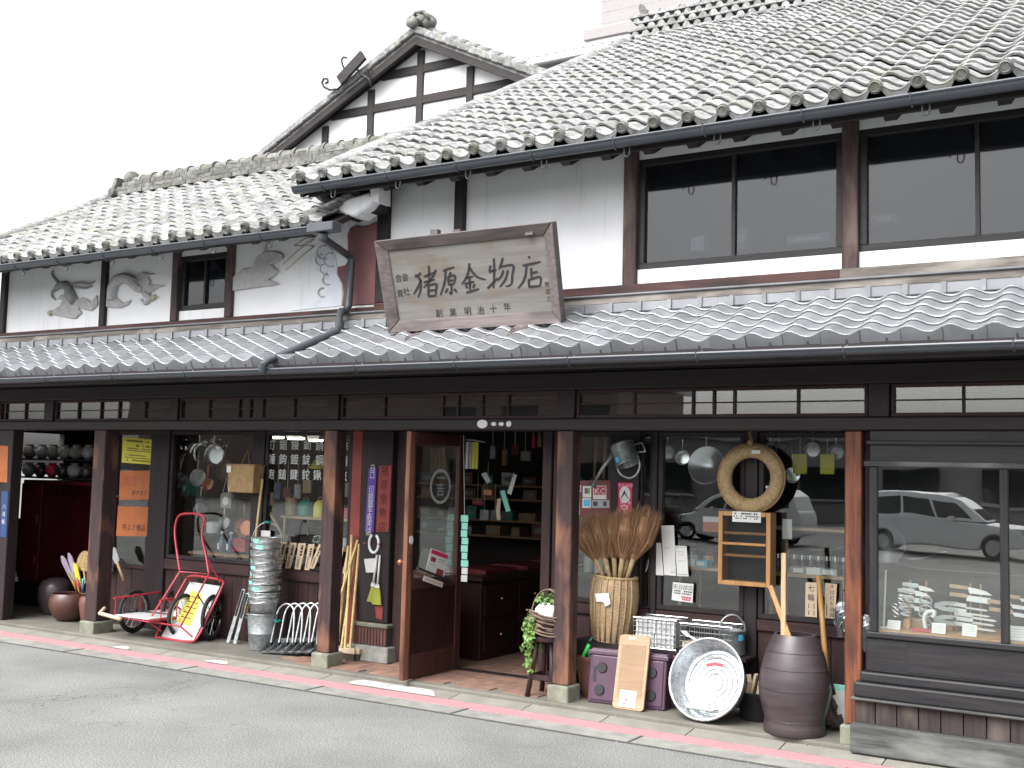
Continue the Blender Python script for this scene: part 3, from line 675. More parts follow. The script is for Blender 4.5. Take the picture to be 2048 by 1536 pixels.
# gable ends and backs
part(MB().prism([(-10.42,.1,2.61),(-10.42,3.4,2.61),(-10.42,3.4,3.8),(-10.42,1.8,4.68),(-10.42,.1,3.74)], (.06,0,0)), 'gable_wall', MT['plaster'])
part(MB().prism([(-5.56,.1,2.6),(-5.56,10.7,2.6),(-5.56,10.7,4.05),(-5.56,5.4,6.9),(-5.56,.1,4.04)], (.06,0,0)), 'gable_wall', MT['dark_z'])
bx('back_wall', MT['plaster'], -5.5, 1.1, 10.7, 10.8, 0, 4.05, bevel=0)
bx('back_wall', MT['plaster'], -10.4, -5.57, 3.4, 3.5, 2.31, 3.8, bevel=0)

# ================================================================== roofs
def tile_mesh(name, p, L, A, lift, t, mat, eave=0, n=8, power=1.25):
    """S-curved pan tile, front edge at y=0; eave: 1 = with hanging lip and round boss, 2 = straight lip"""
    m = MB()
    def h(s): return A*((.5+.5*cos(2*pi*(s-.16)))**power)
    top0 = []; top1 = []; bot0 = []; rnd0 = []
    for i in range(n+1):
        s = i/n; x = s*p*1.02
        top0.append((x, .007, h(s)+lift)); top1.append((x, L, h(s))); bot0.append((x, .004, h(s)+lift-t)); rnd0.append((x, 0, h(s)+lift-.006))
    vs = top0+top1+bot0+rnd0; K = n+1
    m.raw(vs, [(i, i+1, K+i+1, K+i) for i in range(n)] + [(i, 3*K+i, 3*K+i+1, i+1) for i in range(n)] + [(3*K+i, 2*K+i, 2*K+i+1, 3*K+i+1) for i in range(n)])
    if eave == 1:
        vs = []
        for i in range(n+1):
            s = i/n; x = s*p; z = h(s)+lift-t*.6; w = .045*(sin(pi*min(1, max(0, (s-.3)/.7)))**.6 if s > .3 else 0)+.016
            vs += [(x, -.004, z), (x, -.004, z-w)]
        m.raw(vs, [(2*i, 2*i+1, 2*i+3, 2*i+2) for i in range(n)])
        m.m(1).cyl((.16*p, .02, A+lift-.02), (.16*p, -.012, A+lift-.02), .042, n=12)
        m.lathe([(.036, 0), (.03, -.006), (.026, 0)], 12, Matrix.Translation((.16*p, -.012, A+lift-.02)) @ Matrix.Rotation(radians(-90), 4, 'X'))
    if eave == 2:
        zb = lift-.055
        vs = []
        for i in range(n+1):
            s = i/n; x = s*p; vs += [(x, -.004, h(s)+lift), (x, -.004, zb), (x, .02, zb)]
        m.m(0).raw(vs, [(3*i, 3*i+1, 3*i+4, 3*i+3) for i in range(n)] + [(3*i+1, 3*i+2, 3*i+5, 3*i+4) for i in range(n)])
        m.m(1).box(.62*p, .62*p+.012, -.0065, -.004, zb+.004, zb+.03)
        m.box(.985*p, .997*p, -.006, -.004, zb, h(1)+lift-.004)
    return m.mesh(name, mat, smooth=35, fix=False)
def tiled_roof(name, xa, xb, pitch, y0, z0, slope, y1, expo, mats, wide, A, lift, t, eave_kind, limit=300, jit=1.0, name2='roof_tile'):
    a = math.atan(slope); Lr = (y1-y0)/cos(a); rows = int(round(Lr/expo)); expo = Lr/rows
    base = part(MB().raw([(xa,y0+.02,z0-.012),(xb,y0+.02,z0-.012),(xb,y1,z0-.012+slope*(y1-y0)),(xa,y1,z0-.012+slope*(y1-y0)),(xa,y0+.02,z0-.06),(xb,y0+.02,z0-.06),(xb,y1,z0-.06+slope*(y1-y0)),(xa,y1,z0-.06+slope*(y1-y0))], [(0,1,2,3),(4,7,6,5),(0,4,5,1),(1,5,6,2),(2,6,7,3),(3,7,4,0)]), name, MT['dark_x'])
    me = tile_mesh(name2, pitch, expo*1.25, A, lift, t, mats)
    mee = tile_mesh('eave_tile', pitch, expo*1.25, A, lift, t, mats, eave_kind)
    cols = int((xb-xa)/pitch+.01); cells = []
    rng = random.Random(5)
    for r in range(rows):
        for c in range(cols):
            s = expo*r; p = Vector((xa+c*pitch, y0+s*cos(a), z0+s*sin(a)))
            cen = p + Vector((pitch/2, expo/2*cos(a), expo/2*sin(a)))
            cells.append((r, c, p, in_frame(cen, 5), (cen-CAM_P).length))
    vis = sorted([q for q in cells if q[3]], key=lambda q: q[4])
    keep = set((q[0], q[1]) for q in vis[:limit])
    restm = MB()
    for r, c, p, v, d in cells:
        j = Matrix.Translation(p + Vector((rng.uniform(-.003,.003)*jit, rng.uniform(-.006,.006)*jit, rng.uniform(-.002,.004)*jit))) @ Matrix.Rotation(a+rng.uniform(-.012,.012)*jit, 4, 'X') @ Matrix.Rotation(rng.uniform(-.014,.014)*jit, 4, 'Y')
        src = mee if r == 0 else me
        if (r, c) in keep:
            o = bpy.data.objects.new('eave_tile' if r == 0 else name2, src); COL.objects.link(o); o.parent = base; o.matrix_local = Matrix.Translation(-wloc(base)) @ j
        else:
            b = len(restm.v); restm.v += [j @ v_.co for v_ in src.vertices]
            for pl_ in src.polygons: restm.f.append(tuple(b+k for k in pl_.vertices)); restm.mi.append(pl_.material_index)
    if restm.v:
        o = restm.build('tile_field', wide, base, smooth=35, fix=False); o['kind'] = 'stuff'
    return base, a, expo
RA = dict(y0=-.46, z0=3.83, slope=.545, y1=5.4); LA = dict(y0=-.5, z0=3.5, slope=.56, y1=1.8)
main_roof, aM, eM = tiled_roof('main_roof', -6.0, 1.3, .2315, RA['y0'], RA['z0'], RA['slope'], RA['y1'], .186, [MT['tile_main'], MT['tile_eave']], [MT['tile_main_w'], MT['tile_eave']], .054, .034, .022, 1)
wing_roof, aW, eW = tiled_roof('wing_roof', -10.93, -5.62, .209, LA['y0'], LA['z0'], LA['slope'], LA['y1'], .21, [MT['tile_wing'], MT['tile_eave']], [MT['tile_wing_w'], MT['tile_eave']], .035, .022, .018, 1)
canopy, aC, eC = tiled_roof('canopy_roof', -13.0, 1.2, .2155, -.775, 2.405, .46, -.02, .14, [MT['tile_new'], MT['tile_dark']], [MT['tile_new'], MT['tile_dark']], .036, .016, .014, 2, jit=.3)
# back slopes
def back_slope(name, xa, xb, y0, z0, slope, y1, mt):
    part(MB().raw([(xa,y0,z0),(xb,y0,z0),(xb,y1,z0-slope*(y1-y0)),(xa,y1,z0-slope*(y1-y0)),(xa,y0,z0-.06),(xb,y0,z0-.06),(xb,y1,z0-.06-slope*(y1-y0)),(xa,y1,z0-.06-slope*(y1-y0))], [(0,1,2,3),(4,7,6,5),(0,4,5,1),(1,5,6,2),(2,6,7,3),(3,7,4,0)]), name, MT[mt])
zrM = RA['z0']+RA['slope']*(RA['y1']-RA['y0']); zrW = LA['z0']+LA['slope']*(LA['y1']-LA['y0'])
back_slope('back_roof', -6.0, 1.3, 5.4, zrM, .545, 11.2, 'tile_main_w'); back_slope('back_roof', -10.93, -5.62, 1.8, zrW, .56, 3.9, 'tile_wing_w')

def noshi_course(par, xa, xb, y, z, w, h, step, mat, off=0, jig=.004, name='ridge_tile'):
    me = MB().box(0, step-.006, -w/2, w/2, 0, h).mesh(name, mat); x = xa-off
    while x < xb:
        o = bpy.data.objects.new(name, me); COL.objects.link(o); o.parent = par
        o.location = Vector((x, y+random.uniform(-jig, jig), z+random.uniform(-jig, jig)*.6))-wloc(par); x += step
def arch_course(par, xa, xb, y, z, r, step, mat, yfront, off=0, name='ridge_tile'):
    # little half-round tiles standing between the flat courses, showing on the street side
    m = MB(); n = 6
    prof = [(cos(pi*k/n)*r, sin(pi*k/n)*r) for k in range(n+1)]
    m.prism([Vector((p[0], 0, p[1]*1.25)) for p in prof], (0, .1, 0)); me = m.mesh(name, mat); x = xa+off
    while x < xb:
        o = bpy.data.objects.new(name, me); COL.objects.link(o); o.parent = par
        o.location = Vector((x, yfront+random.uniform(-.004,.004), z))-wloc(par); o.rotation_euler = (0, random.uniform(-.05,.05), 0); x += step
def cap_course(par, xa, xb, y, z, r, step, mat, name='ridge_cap'):
    m = MB(); n = 8
    for (x_, rr) in ((0, r), (step*.82, r*.96), (step*.821, r*1.16), (step-.004, r*1.16)):
        for k in range(n+1):
            t = pi*k/n; m.v.append(Vector((x_, cos(t)*rr, sin(t)*rr)))
    for s in range(3):
        for k in range(n): m.f.append((s*(n+1)+k, s*(n+1)+k+1, (s+1)*(n+1)+k+1, (s+1)*(n+1)+k)); m.mi.append(0)
    m.f.append(tuple(3*(n+1)+k for k in range(n+1))); m.mi.append(0); m.f.append(tuple(n-k for k in range(n+1))); m.mi.append(0)
    me = m.mesh(name, mat, smooth=40); x = xa
    while x < xb:
        o = bpy.data.objects.new(name, me); COL.objects.link(o); o.parent = par; o.location = Vector((x, y+random.uniform(-.006,.006), z+random.uniform(-.004,.004)))-wloc(par); x += step
# main ridge: openwork of half-round tiles between flat courses
rz = zrM-.02; XA, XB = -5.85, -1.6; YR = 5.4
rg = part(MB().box(-5.85, 1.3, 5.3, 5.5, rz-.1, rz+.3), 'main_ridge', MT['tile_dark'])
noshi_course(rg, XA, XB, YR, rz+.0, .36, .028, .27, MT['tile_main']); arch_course(rg, XA, XB, YR, rz+.03, .05, .135, MT['tile_main'], 5.24)
noshi_course(rg, XA, XB, YR, rz+.095, .33, .026, .27, MT['tile_main'], .1); arch_course(rg, XA, XB, YR, rz+.122, .05, .135, MT['tile_main'], 5.255, .067)
noshi_course(rg, XA, XB, YR, rz+.187, .3, .026, .27, MT['tile_main']); arch_course(rg, XA, XB, YR, rz+.214, .045, .135, MT['tile_main'], 5.27)
noshi_course(rg, XA, XB, YR, rz+.275, .27, .024, .27, MT['tile_main'], .1)
cap_course(rg, XA, XB, YR, rz+.3, .075, .27, MT['tile_main'])
def outline(pts, Y): return [at_y(px, py, Y) for px, py in pts]
# end ornament with its upturned horn
m = MB(); m.prism(outline([(1266,88),(1290,90),(1296,72),(1305,58),(1312,42),(1300,32),(1293,34),(1283,28),(1279,16),(1281,10),(1288,14),(1292,24),(1284,38),(1276,55),(1270,70)], 5.3), (0,.2,0)); part(m, 'ridge_end_ornament', MT['tile_ridge'], rg, bevel=.015, seg=2)
# wing ridge
rz = zrW-.02; rgw = part(MB().box(-10.75, -5.65, 1.73, 1.87, rz-.1, rz+.18), 'wing_ridge', MT['tile_dark'])
for k in range(3): noshi_course(rgw, -10.85+.05*k, -5.7, 1.8, rz+.052*k, .3-.03*k, .044, .24, MT['tile_ridge'], .12*(k % 2))
cap_course(rgw, -10.7, -5.75, 1.8, rz+.155, .08, .2, MT['tile_ridge'])
part(MB().sphere((-10.72, 1.8, rz+.2), (.09,.11,.11)).cyl((-10.85,1.68,rz+.03),(-10.85,1.6,rz+.03),.05).prism([(-10.9,1.6,rz-.05),(-10.9,2.0,rz-.05),(-10.9,1.92,rz+.22),(-10.9,1.68,rz+.22)],(.06,0,0)), 'ridge_end_ornament', MT['tile_ridge'], rgw, smooth=40)
# canopy top: flashing board and clip course against the wall
ft = part(MB().box(-13, 1.2, -.085, -.02, 2.795, 2.85), 'canopy_flashing', MT['sillold'], bevel=.006)
part(MB().box(-13, 1.2, -.1, -.03, 2.845, 2.862), 'flashing_cap', MT['tile_new'], ft, bevel=.006)
part(MB().box(-13, 1.2, -.13, -.02, 2.725, 2.79), 'clip_course', MT['tile_new'], ft, bevel=.006)
part(MB().box(-13, 1.2, -.1, -.02, 2.788, 2.797), 'clip_gap', MT['tile_dark'], ft)
xq = -12.9
cme = MB().box(-.014, .014, -.012, .0, -.03, .035).mesh('clip', MT['tile_new'])
while xq < 1.1:
    o = bpy.data.objects.new('clip', cme); COL.objects.link(o); o.parent = ft; o.location = Vector((xq, -.13, 2.757))-wloc(ft); xq += .2155
# verges (edge tiles), fascia, rafters, gutters
def verge(xv, RA_, par, mt, n, w=.16):
    a = math.atan(RA_['slope']); L = (RA_['y1']-RA_['y0'])/cos(a)
    me = MB().prism([Vector((w*cos(pi*k/8)*.55, 0, w*.34*sin(pi*k/8))) for k in range(9)], (0, L/n*1.12, 0)).mesh('verge_tile', mt, smooth=40)
    for i in range(n):
        s = L*i/n; o = bpy.data.objects.new('verge_tile', me); COL.objects.link(o); o.parent = par
        o.matrix_local = Matrix.Translation(Vector((xv, RA_['y0']+s*cos(a), RA_['z0']+s*sin(a)+.05))-wloc(par)) @ Matrix.Rotation(a-.02, 4, 'X')
    part(MB().bar((xv-.02, RA_['y0']+.03, RA_['z0']-.02), (xv-.02, RA_['y1'], RA_['z0']-.02+RA_['slope']*(RA_['y1']-RA_['y0'])), .03, .14), 'barge_board', MT['dark_x'], par)
verge(-6.0, RA, main_roof, MT['tile_main'], 29); verge(-10.95, LA, wing_roof, MT['tile_wing'], 12, .14)
def rafters(xa, xb, step, RA_, ylen, w, h, par):
    x = xa
    while x < xb:
        z = lambda y: RA_['z0']-.06+RA_['slope']*(y-RA_['y0'])
        y0, y1 = RA_['y0']+.1, .03
        part(MB().prism([(x, y0, z(y0)), (x, y1, z(y1)), (x, y1, z(y1)-h), (x, y0+.07, z(y0+.07)-h), (x, y0, z(y0)-h*.45)], (w,0,0)), 'rafter', MT['dark_x'], par); x += step
rafters(-5.9, 1.1, .31, RA, 0, .07, .12, main_roof); rafters(-10.8, -5.7, .3, LA, 0, .06, .1, wing_roof)
bx('fascia', MT['dark_x'], -5.95, 1.25, -.41, -.385, 3.74, 3.815, main_roof); bx('fascia', MT['dark_x'], -10.85, -5.68, -.45, -.425, 3.42, 3.485, wing_roof)
def gutter(xa, xb, y, z, r, par, hooks, hook_step=.62, hook_len=.06):
    m = MB(); n = 8; vs = []
    for x in (xa, xb):
        for rr in (r, r-.006):
            for k in range(n+1):
                t = pi+pi*k/n; vs.append((x, y+cos(t)*rr, z+sin(t)*rr))
    K = n+1; fs = []
    for k in range(n): fs += [(k, k+1, 2*K+k+1, 2*K+k), (K+k, 3*K+k, 3*K+k+1, K+k+1)]
    fs += [(0, 2*K, 3*K, K), (n, K+n, 3*K+n, 2*K+n)]
    m.raw(vs, fs); m.tube([(xa, y-r, z), (xb, y-r, z)], .009, 6)
    m.raw([(xa, y+cos(pi+pi*k/n)*r, z+sin(pi+pi*k/n)*r) for k in range(K)], [tuple(range(K))]); m.raw([(xb, y+cos(pi+pi*k/n)*r, z+sin(pi+pi*k/n)*r) for k in range(K)], [tuple(range(K))])
    g_ = part(m, 'gutter', MT['gutter'], par, smooth=40); x = xa+.3; i = 0
    while x < xb-.1:
        part(MB().tube([(x, y-r-.006, z+.012), (x, y-r*.9, z-r*.6), (x, y, z-r-.008), (x, y+r, z-.02), (x, y+r+.02, z+.03)], .006, 6), 'gutter_clip', MT['gutter'], g_)
        if hooks: part(MB().tube([(x+.05, y+r*.4, z-r*.8), (x+.05, y+r*.4, z-r-hook_len*.7), (x+.062, y+r*.4, z-r-hook_len), (x+.078, y+r*.4, z-r-hook_len), (x+.09, y+r*.4, z-r-hook_len*.7), (x+.09, y+r*.4, z-r*.8)], .005, 6), 'gutter_hook', MT['gutter'], g_)
        x += hook_step
gutter(-6.0, 1.25, -.5, 3.795, .048, main_roof, True); gutter(-10.93, -5.72, -.54, 3.45, .044, wing_roof, True); gutter(-13, 1.2, -.82, 2.338, .037, canopy, False, .85)
# soffits
part(MB().raw([(-13,-.76,2.335),(1.2,-.76,2.335),(1.2,-.03,2.5),(-13,-.03,2.5)], [(0,1,2,3)]), 'canopy_soffit', MT['dark_x'], canopy)
bx('canopy_fascia', MT['dark_x'], -13, 1.2, -.765, -.745, 2.28, 2.39, canopy)
# the stub wall between the two roofs with its plaster bracket
# (side of the tall house that shows beside the wing eave)
def ext_outline(pts, Y, th, name, mt, par=None, smooth=False, bevel=0): return part(MB().prism(outline(pts, Y), (0, th, 0)), name, mt, par, smooth=smooth, bevel=bevel)
ext_outline([(660,415),(668,404),(735,385),(745,393),(744,402),(735,414),(708,432),(695,431),(680,424),(668,425)], -.3, .2, 'plaster_bracket', MT['plaster'], None, bevel=.015)
ext_outline([(740,372),(757,366),(757,405),(742,402)], -.3, .15, 'bracket_block', MT['plaster'])
ext_outline([(618,385),(760,362),(760,420),(700,440),(690,400),(640,402)], -.2, .1, 'eave_underside', MT['dark_x'])  # added upright dark piece standing in for the dark eave underside
for k in range(4): ext_outline([(640+k*14,412-k*7),(662+k*14,400-k*7),(672+k*14,402-k*7),(650+k*14,414-k*7)], -.4+.03*k, .12, 'verge_tile', MT['tile_wing'], None, bevel=.008)
# downpipe from the wing gutter, across the corner, down over the canopy
pp = [at_y(642,462,-.54), at_y(644,475,-.45), at_y(695,510,-.1), at_y(703,520,-.09), at_y(697,612,-.09), at_y(690,622,-.12), at_y(683,622,-.16), at_y(679,632,-.19), at_y(677,655,-.27), at_y(672,664,-.32), at_y(535,722,-.84), at_y(526,730,-.89), at_y(524,741,-.88)]
dp = part(MB().tube(pp, .03, 10), 'downpipe', MT['pipe'], None, smooth=40)
c = at_y(650,452,-.54); part(MB().box(c.x-.14, c.x+.12, -.595, -.485, c.z-.05, c.z+.02).cyl((c.x-.02,-.54,c.z-.05),(c.x-.03,-.53,c.z-.1),.04), 'rain_head', MT['pipe'], dp, bevel=.006)
# dark red rock-shaped plaster piece at the end of the wing wall
ext_outline([(683,612),(686,588),(684,568),(674,548),(674,534),(690,530),(694,522),(695,500),(694,468),(700,455),(712,449),(722,452),(735,450),(757,440),(757,608)], .015, .02, 'painted_rock', MT['rockred'], None, bevel=.006)
# ================================================================== plaster reliefs on the wing wall (dragon in cloud, storm, wave)
YP = .028
def relief(name, pts, th, mt, par, Y=YP, bevel=.006):
    return part(MB().prism(outline(pts, Y), (0, -th, 0)), name, mt, par, bevel=bevel)
relief('cloud_relief', [(120,632),(104,628),(108,620),(122,612),(128,600),(118,598),(124,590),(138,588),(150,592),(160,600),(166,595),(176,598),(184,604),(196,590),(198,610),(186,622),(172,620),(160,616),(166,626),(152,638),(138,636)], .02, MT['relief'], PANEL1)
relief('cloud_relief', [(212,592),(222,586),(236,596),(248,606),(266,600),(258,610),(244,616),(228,616),(212,614)], .02, MT['relief'], PANEL2)
relief('cloud_relief', [(262,570),(270,560),(280,548),(288,544),(300,548),(312,548),(298,554),(304,564),(300,570),(322,570),(334,571),(318,576),(310,582),(298,588),(280,586),(268,580)], .022, MT['relief'], PANEL2)
relief('cloud_relief', [(468,556),(476,548),(490,538),(508,536),(512,522),(520,512),(536,504),(550,503),(566,508),(570,516),(558,524),(545,530),(560,542),(552,552),(540,560),(562,568),(546,572),(520,575),(500,578),(468,582)], .025, MT['relief'], PANEL3)
def dragon_tube(pts, rs, mt, par, name, Y=-.0, n=8, sub=5):
    P = [at_y(px, py, Y) for px, py in pts]; q = []; rr = []
    for i in range(len(P)-1):
        for k in range(sub):
            t = k/sub; p0 = P[max(i-1,0)]; p1 = P[i]; p2 = P[i+1]; p3 = P[min(i+2, len(P)-1)]
            q.append(.5*((2*p1)+(p2-p0)*t+(2*p0-5*p1+4*p2-p3)*t*t+(3*p1-p0-3*p2+p3)*t**3)); rr.append(rs[i]+(rs[i+1]-rs[i])*t)
    q.append(P[-1]); rr.append(rs[-1]); return part(MB().tube(q, rr, n), name, mt, par, smooth=True)
dragon_tube([(150,604),(142,590),(138,578),(130,570),(118,572),(108,582)], [.05,.06,.05,.04,.035,.015], MT['reliefd'], PANEL1, 'dragon_head', .015)
for a in ([(138,570),(160,566),(178,568),(190,563)], [(150,574),(170,576),(186,572)], [(120,568),(112,560),(104,548),(108,540)], [(106,580),(104,592),(112,600)]):
    dragon_tube(a, [.014]*(len(a)-1)+[.004], MT['reliefd'], PANEL1, 'dragon_whisker', .018, 6)
part(MB().sphere(at_y(100,626,.012), .028), 'dragon_pearl', MT['reliefy'], PANEL1, smooth=True)
dragon_tube([(224,600),(226,580),(234,562),(248,556),(262,562),(272,574),(286,580)], [.045,.055,.055,.052,.05,.045,.03], MT['relief'], PANEL2, 'dragon_body', .012)
dragon_tube([(228,556),(240,550),(256,552),(276,562)], [.008,.012,.012,.006], MT['reliefd'], PANEL2, 'dragon_mane', -.02, 6)
dragon_tube([(290,588),(300,596),(290,606),(282,598)], [.035,.03,.02,.008], MT['relief'], PANEL2, 'dragon_tail', .015)
for k, (px, py) in enumerate(((312,588),(318,594),(312,600),(306,604))):
    dragon_tube([(304,594),(px,py)], [.018,.003], MT['reliefy'], PANEL2, 'tail_flame', .016, 6, 1)
for a in ([(612,476),(588,492),(628,492),(572,540)], [(628,478),(600,498),(566,528)]):
    dragon_tube(a, [.006]*len(a), MT['reliefy'], PANEL3, 'lightning', .024, 6, 1)
relief('light_ray', [(545,474),(530,520),(522,520),(536,474)], .006, MT['reliefy'], PANEL3)
relief('wave_relief', [(684,612),(582,622),(612,612),(640,598),(655,580),(660,556),(650,560),(644,545),(632,540),(636,520),(628,512),(634,500),(648,492),(662,496),(672,512),(676,535),(674,548),(684,568),(686,588)], .007, MT['wave'], PANEL3, bevel=.003)
for cx, cy, r in ((648,505,14),(642,520,11),(662,520,14),(650,538,10),(655,560,10),(645,585,9)):
    P = [at_y(cx+r*cos(t*.55), cy+r*sin(t*.55), .02) for t in range(2, 10)]; part(MB().tube(P, .006, 6), 'wave_foam', MT['trimwhite'], PANEL3, smooth=True)

# ================================================================== gabled house behind
GY = 5.2; GB = 5.0
GH = thing('gabled_house', (-7.6, GY, 0), 'white plastered gable with dark timber grid rising behind the shop roofs', 'building')
def g_(mb, name, mt, par=None, **k): return mb.build(name, MT[mt], par or GH, **k)
ap = at_y(832, 60, GB); le = at_y(512, 318, GB); re = at_y(1105, 160, GB)
sl = (ap.z-le.z)/(ap.x-le.x); sr = (ap.z-re.z)/(re.x-ap.x)
lx, rx = ap.x-3.45, ap.x+2.55
def roofz(x): return ap.z - (sl*(ap.x-x) if x < ap.x else sr*(x-ap.x))
g_(MB().prism([(lx+.25, GY, 2.45), (rx-.15, GY, 2.45), (rx-.15, GY, roofz(rx-.15)-.12), (ap.x, GY, ap.z-.16), (lx+.25, GY, roofz(lx+.25)-.12)], (0, 5, 0)), 'wall', 'plaster')
for s, e in ((1, lx), (-1, rx)):
    sl_ = g_(MB().raw([(ap.x,GB,ap.z),(e,GB,roofz(e)),(e,10.4,roofz(e)),(ap.x,10.4,ap.z),(ap.x,GB,ap.z-.09),(e,GB,roofz(e)-.09),(e,10.4,roofz(e)-.09),(ap.x,10.4,ap.z-.09)], [(0,1,2,3),(4,7,6,5),(0,4,5,1),(1,5,6,2),(2,6,7,3),(3,7,4,0)]), 'roof', 'tile_wing_w')
    # verge tiles lying over the edge
    n = 14; d = Vector((e-ap.x, 0, roofz(e)-ap.z)); L = d.length; d.normalize(); up = Vector((0,1,0)).cross(d); up = up if up.z > 0 else -up
    for i in range(n):
        a = Vector((ap.x, GB, ap.z)) + d*(L*i/n); b = Vector((ap.x, GB, ap.z)) + d*(L*(i+1)/n+.02)
        g_(MB().prism([a-up*.05+Vector((0,-.05,0)), b-up*.035+Vector((0,-.05,0)), b+up*.055+Vector((0,-.05,0)), a+up*.045+Vector((0,-.05,0))], (0,.34,0)), 'verge_tile', 'tile_wing', sl_, bevel=.012)
        g_(MB().tube([a+up*.05+Vector((0,.12,0)), b+up*.065+Vector((0,.12,0))], .06, 8), 'verge_tile', 'tile_wing', sl_, smooth=True)
    g_(MB().prism([Vector((ap.x, GB+.0, ap.z-.09)), Vector((e, GB, roofz(e)-.09)), Vector((e, GB, roofz(e)-.19)), Vector((ap.x, GB, ap.z-.2))], (0,.06,0)), 'barge_board', 'gabletimber')
    g_(MB().raw([(ap.x,GB+.06,ap.z-.12),(e,GB+.06,roofz(e)-.12),(e,GY,roofz(e)-.12),(ap.x,GY,ap.z-.12)], [(0,1,2,3)]), 'soffit', 'gabletimber')
for px in (652, 741, 838, 938):
    q = at_y(px, 200, GY-.03).x; g_(MB().box(q-.055, q+.055, GY-.035, GY+.02, 5.2, roofz(q)-.2), 'post', 'gabletimber', bevel=.005)
z1 = at_y(835, 200, GY-.03).z; z2 = at_y(835, 138, GY-.03).z
for zz, w in ((z1, .06), (z2, .06), (z1-.95, .05)):
    a = ap.x-(ap.z-zz-.12)/sl; b = ap.x+(ap.z-zz-.12)/sr
    g_(MB().box(max(a, lx+.25), min(b, rx-.2), GY-.03, GY+.02, zz-w, zz+w), 'beam', 'gabletimber', bevel=.005)
orn = g_(MB().cyl((ap.x-.02, GB-.1, ap.z+.09), (ap.x-.02, GB-.02, ap.z+.09), .085, n=16).sphere((ap.x+.05, GB+.15, ap.z+.16), (.15,.17,.11)).sphere((ap.x+.15, GB+.1, ap.z+.1), (.09,.1,.08)).sphere((ap.x-.05, GB+.1, ap.z+.2), (.08,.09,.06)).tube([(ap.x-.1,GB+.02,ap.z+.15),(ap.x-.02,GB,ap.z+.25),(ap.x+.12,GB,ap.z+.24),(ap.x+.21,GB,ap.z+.12)], .025, 8), 'ridge_end_ornament', 'tile_ridge', smooth=True)
for k in range(5): g_(MB().tube([(ap.x, GB+.35+k*1.0, ap.z+.05), (ap.x, GB+1.33+k*1.0, ap.z+.05)], .1, 10), 'ridge_cap', 'tile_ridge', smooth=True)
# iron hook bracket fixed to the left barge
ib = thing('iron_bracket', at_y(712, 160, GB-.05), 'scrolled iron bracket carrying a short plank on the left slope of the white gable', 'bracket')
def tb(pts, r, name, mt, par, Y, n=8): return MB().tube([at_y(px, py, Y) for px, py in pts], r, n).build(name, mt, par, smooth=True)
tb([(742,172),(738,158),(724,150),(716,140),(708,138),(700,148),(690,164),(676,178),(660,180),(648,174),(644,165),(648,157),(655,158),(656,164),(651,167)], .016, 'scroll', MT['iron'], ib, GB-.08)
tb([(724,150),(734,152),(730,144),(738,146)], .014, 'scroll', MT['iron'], ib, GB-.07); tb([(690,140),(685,130),(683,120),(687,114),(693,116)], .013, 'scroll', MT['iron'], ib, GB-.09)
a, b = at_y(679, 162, GB-.12), at_y(727, 110, GB-.12); MB().bar(a, b, .16, .05, (0,1,0)).build('plank', MT['gabletimber'], ib, bevel=.005)

# ================================================================== buildings further back
YB = 19.0; x0 = at_y(1203, 40, YB).x; zl = at_y(1195, 74, YB).z
OB = thing('office_building', (x0+5, YB+3, 0), 'plain beige modern building cut off by the top edge of the photo', 'building')
MB().box(x0, x0+11, YB, YB+8, 0, zl+9).build('wall', MT['beige'], OB)
for k in range(26): MB().box(x0-.004, x0+11, YB-.006, YB, zl+.35+k*.3, zl+.36+k*.3).build('course_line', MT['trimwhite'], OB)
MB().box(x0-.35, x0+11.2, YB-.35, YB+8.2, zl-.2, zl+.12).build('ledge', MT['beige'], OB, bevel=.03); MB().box(x0-.3, x0+11.2, YB-.3, YB+8.1, zl-.42, zl-.2).build('ledge', MT['trimwhite'], OB)
for k in range(3): MB().box(x0+1.5+k*3, x0+3+k*3, YB-.02, YB+.05, zl+3, zl+5).build('window', MT['carglass'], OB)
YL = 13.0; x0 = at_y(1030, 118, YL).x; zt = at_y(1040, 112, YL).z
LB = thing('low_building', (x0+3, YL+2, 0), 'long low roof edge of ribbed grey metal between the gable and the main roof', 'building')
MB().box(x0+.1, x0+9, YL+.4, YL+5, 0, zt-.3).build('wall', MT['beige'], LB)
MB().raw([(x0,YL,zt-.1),(x0+9,YL,zt-.1),(x0+9,YL+2.5,zt+.45),(x0,YL+2.5,zt+.45),(x0,YL,zt-.2),(x0+9,YL,zt-.2),(x0+9,YL+2.5,zt+.35),(x0,YL+2.5,zt+.35)], [(0,1,2,3),(4,7,6,5),(0,4,5,1),(1,5,6,2),(2,6,7,3),(3,7,4,0)]).build('roof', MT['trimwhite'], LB)
MB().box(x0-.05, x0+9, YL-.12, YL, zt-.3, zt-.16).build('gutter', MT['trimwhite'], LB, bevel=.02)
for k in range(40): MB().bar((x0+.1+k*.22, YL, zt-.085), (x0+.1+k*.22, YL+2.5, zt+.465), .03, .03).build('roof_rib', MT['beige'], LB)

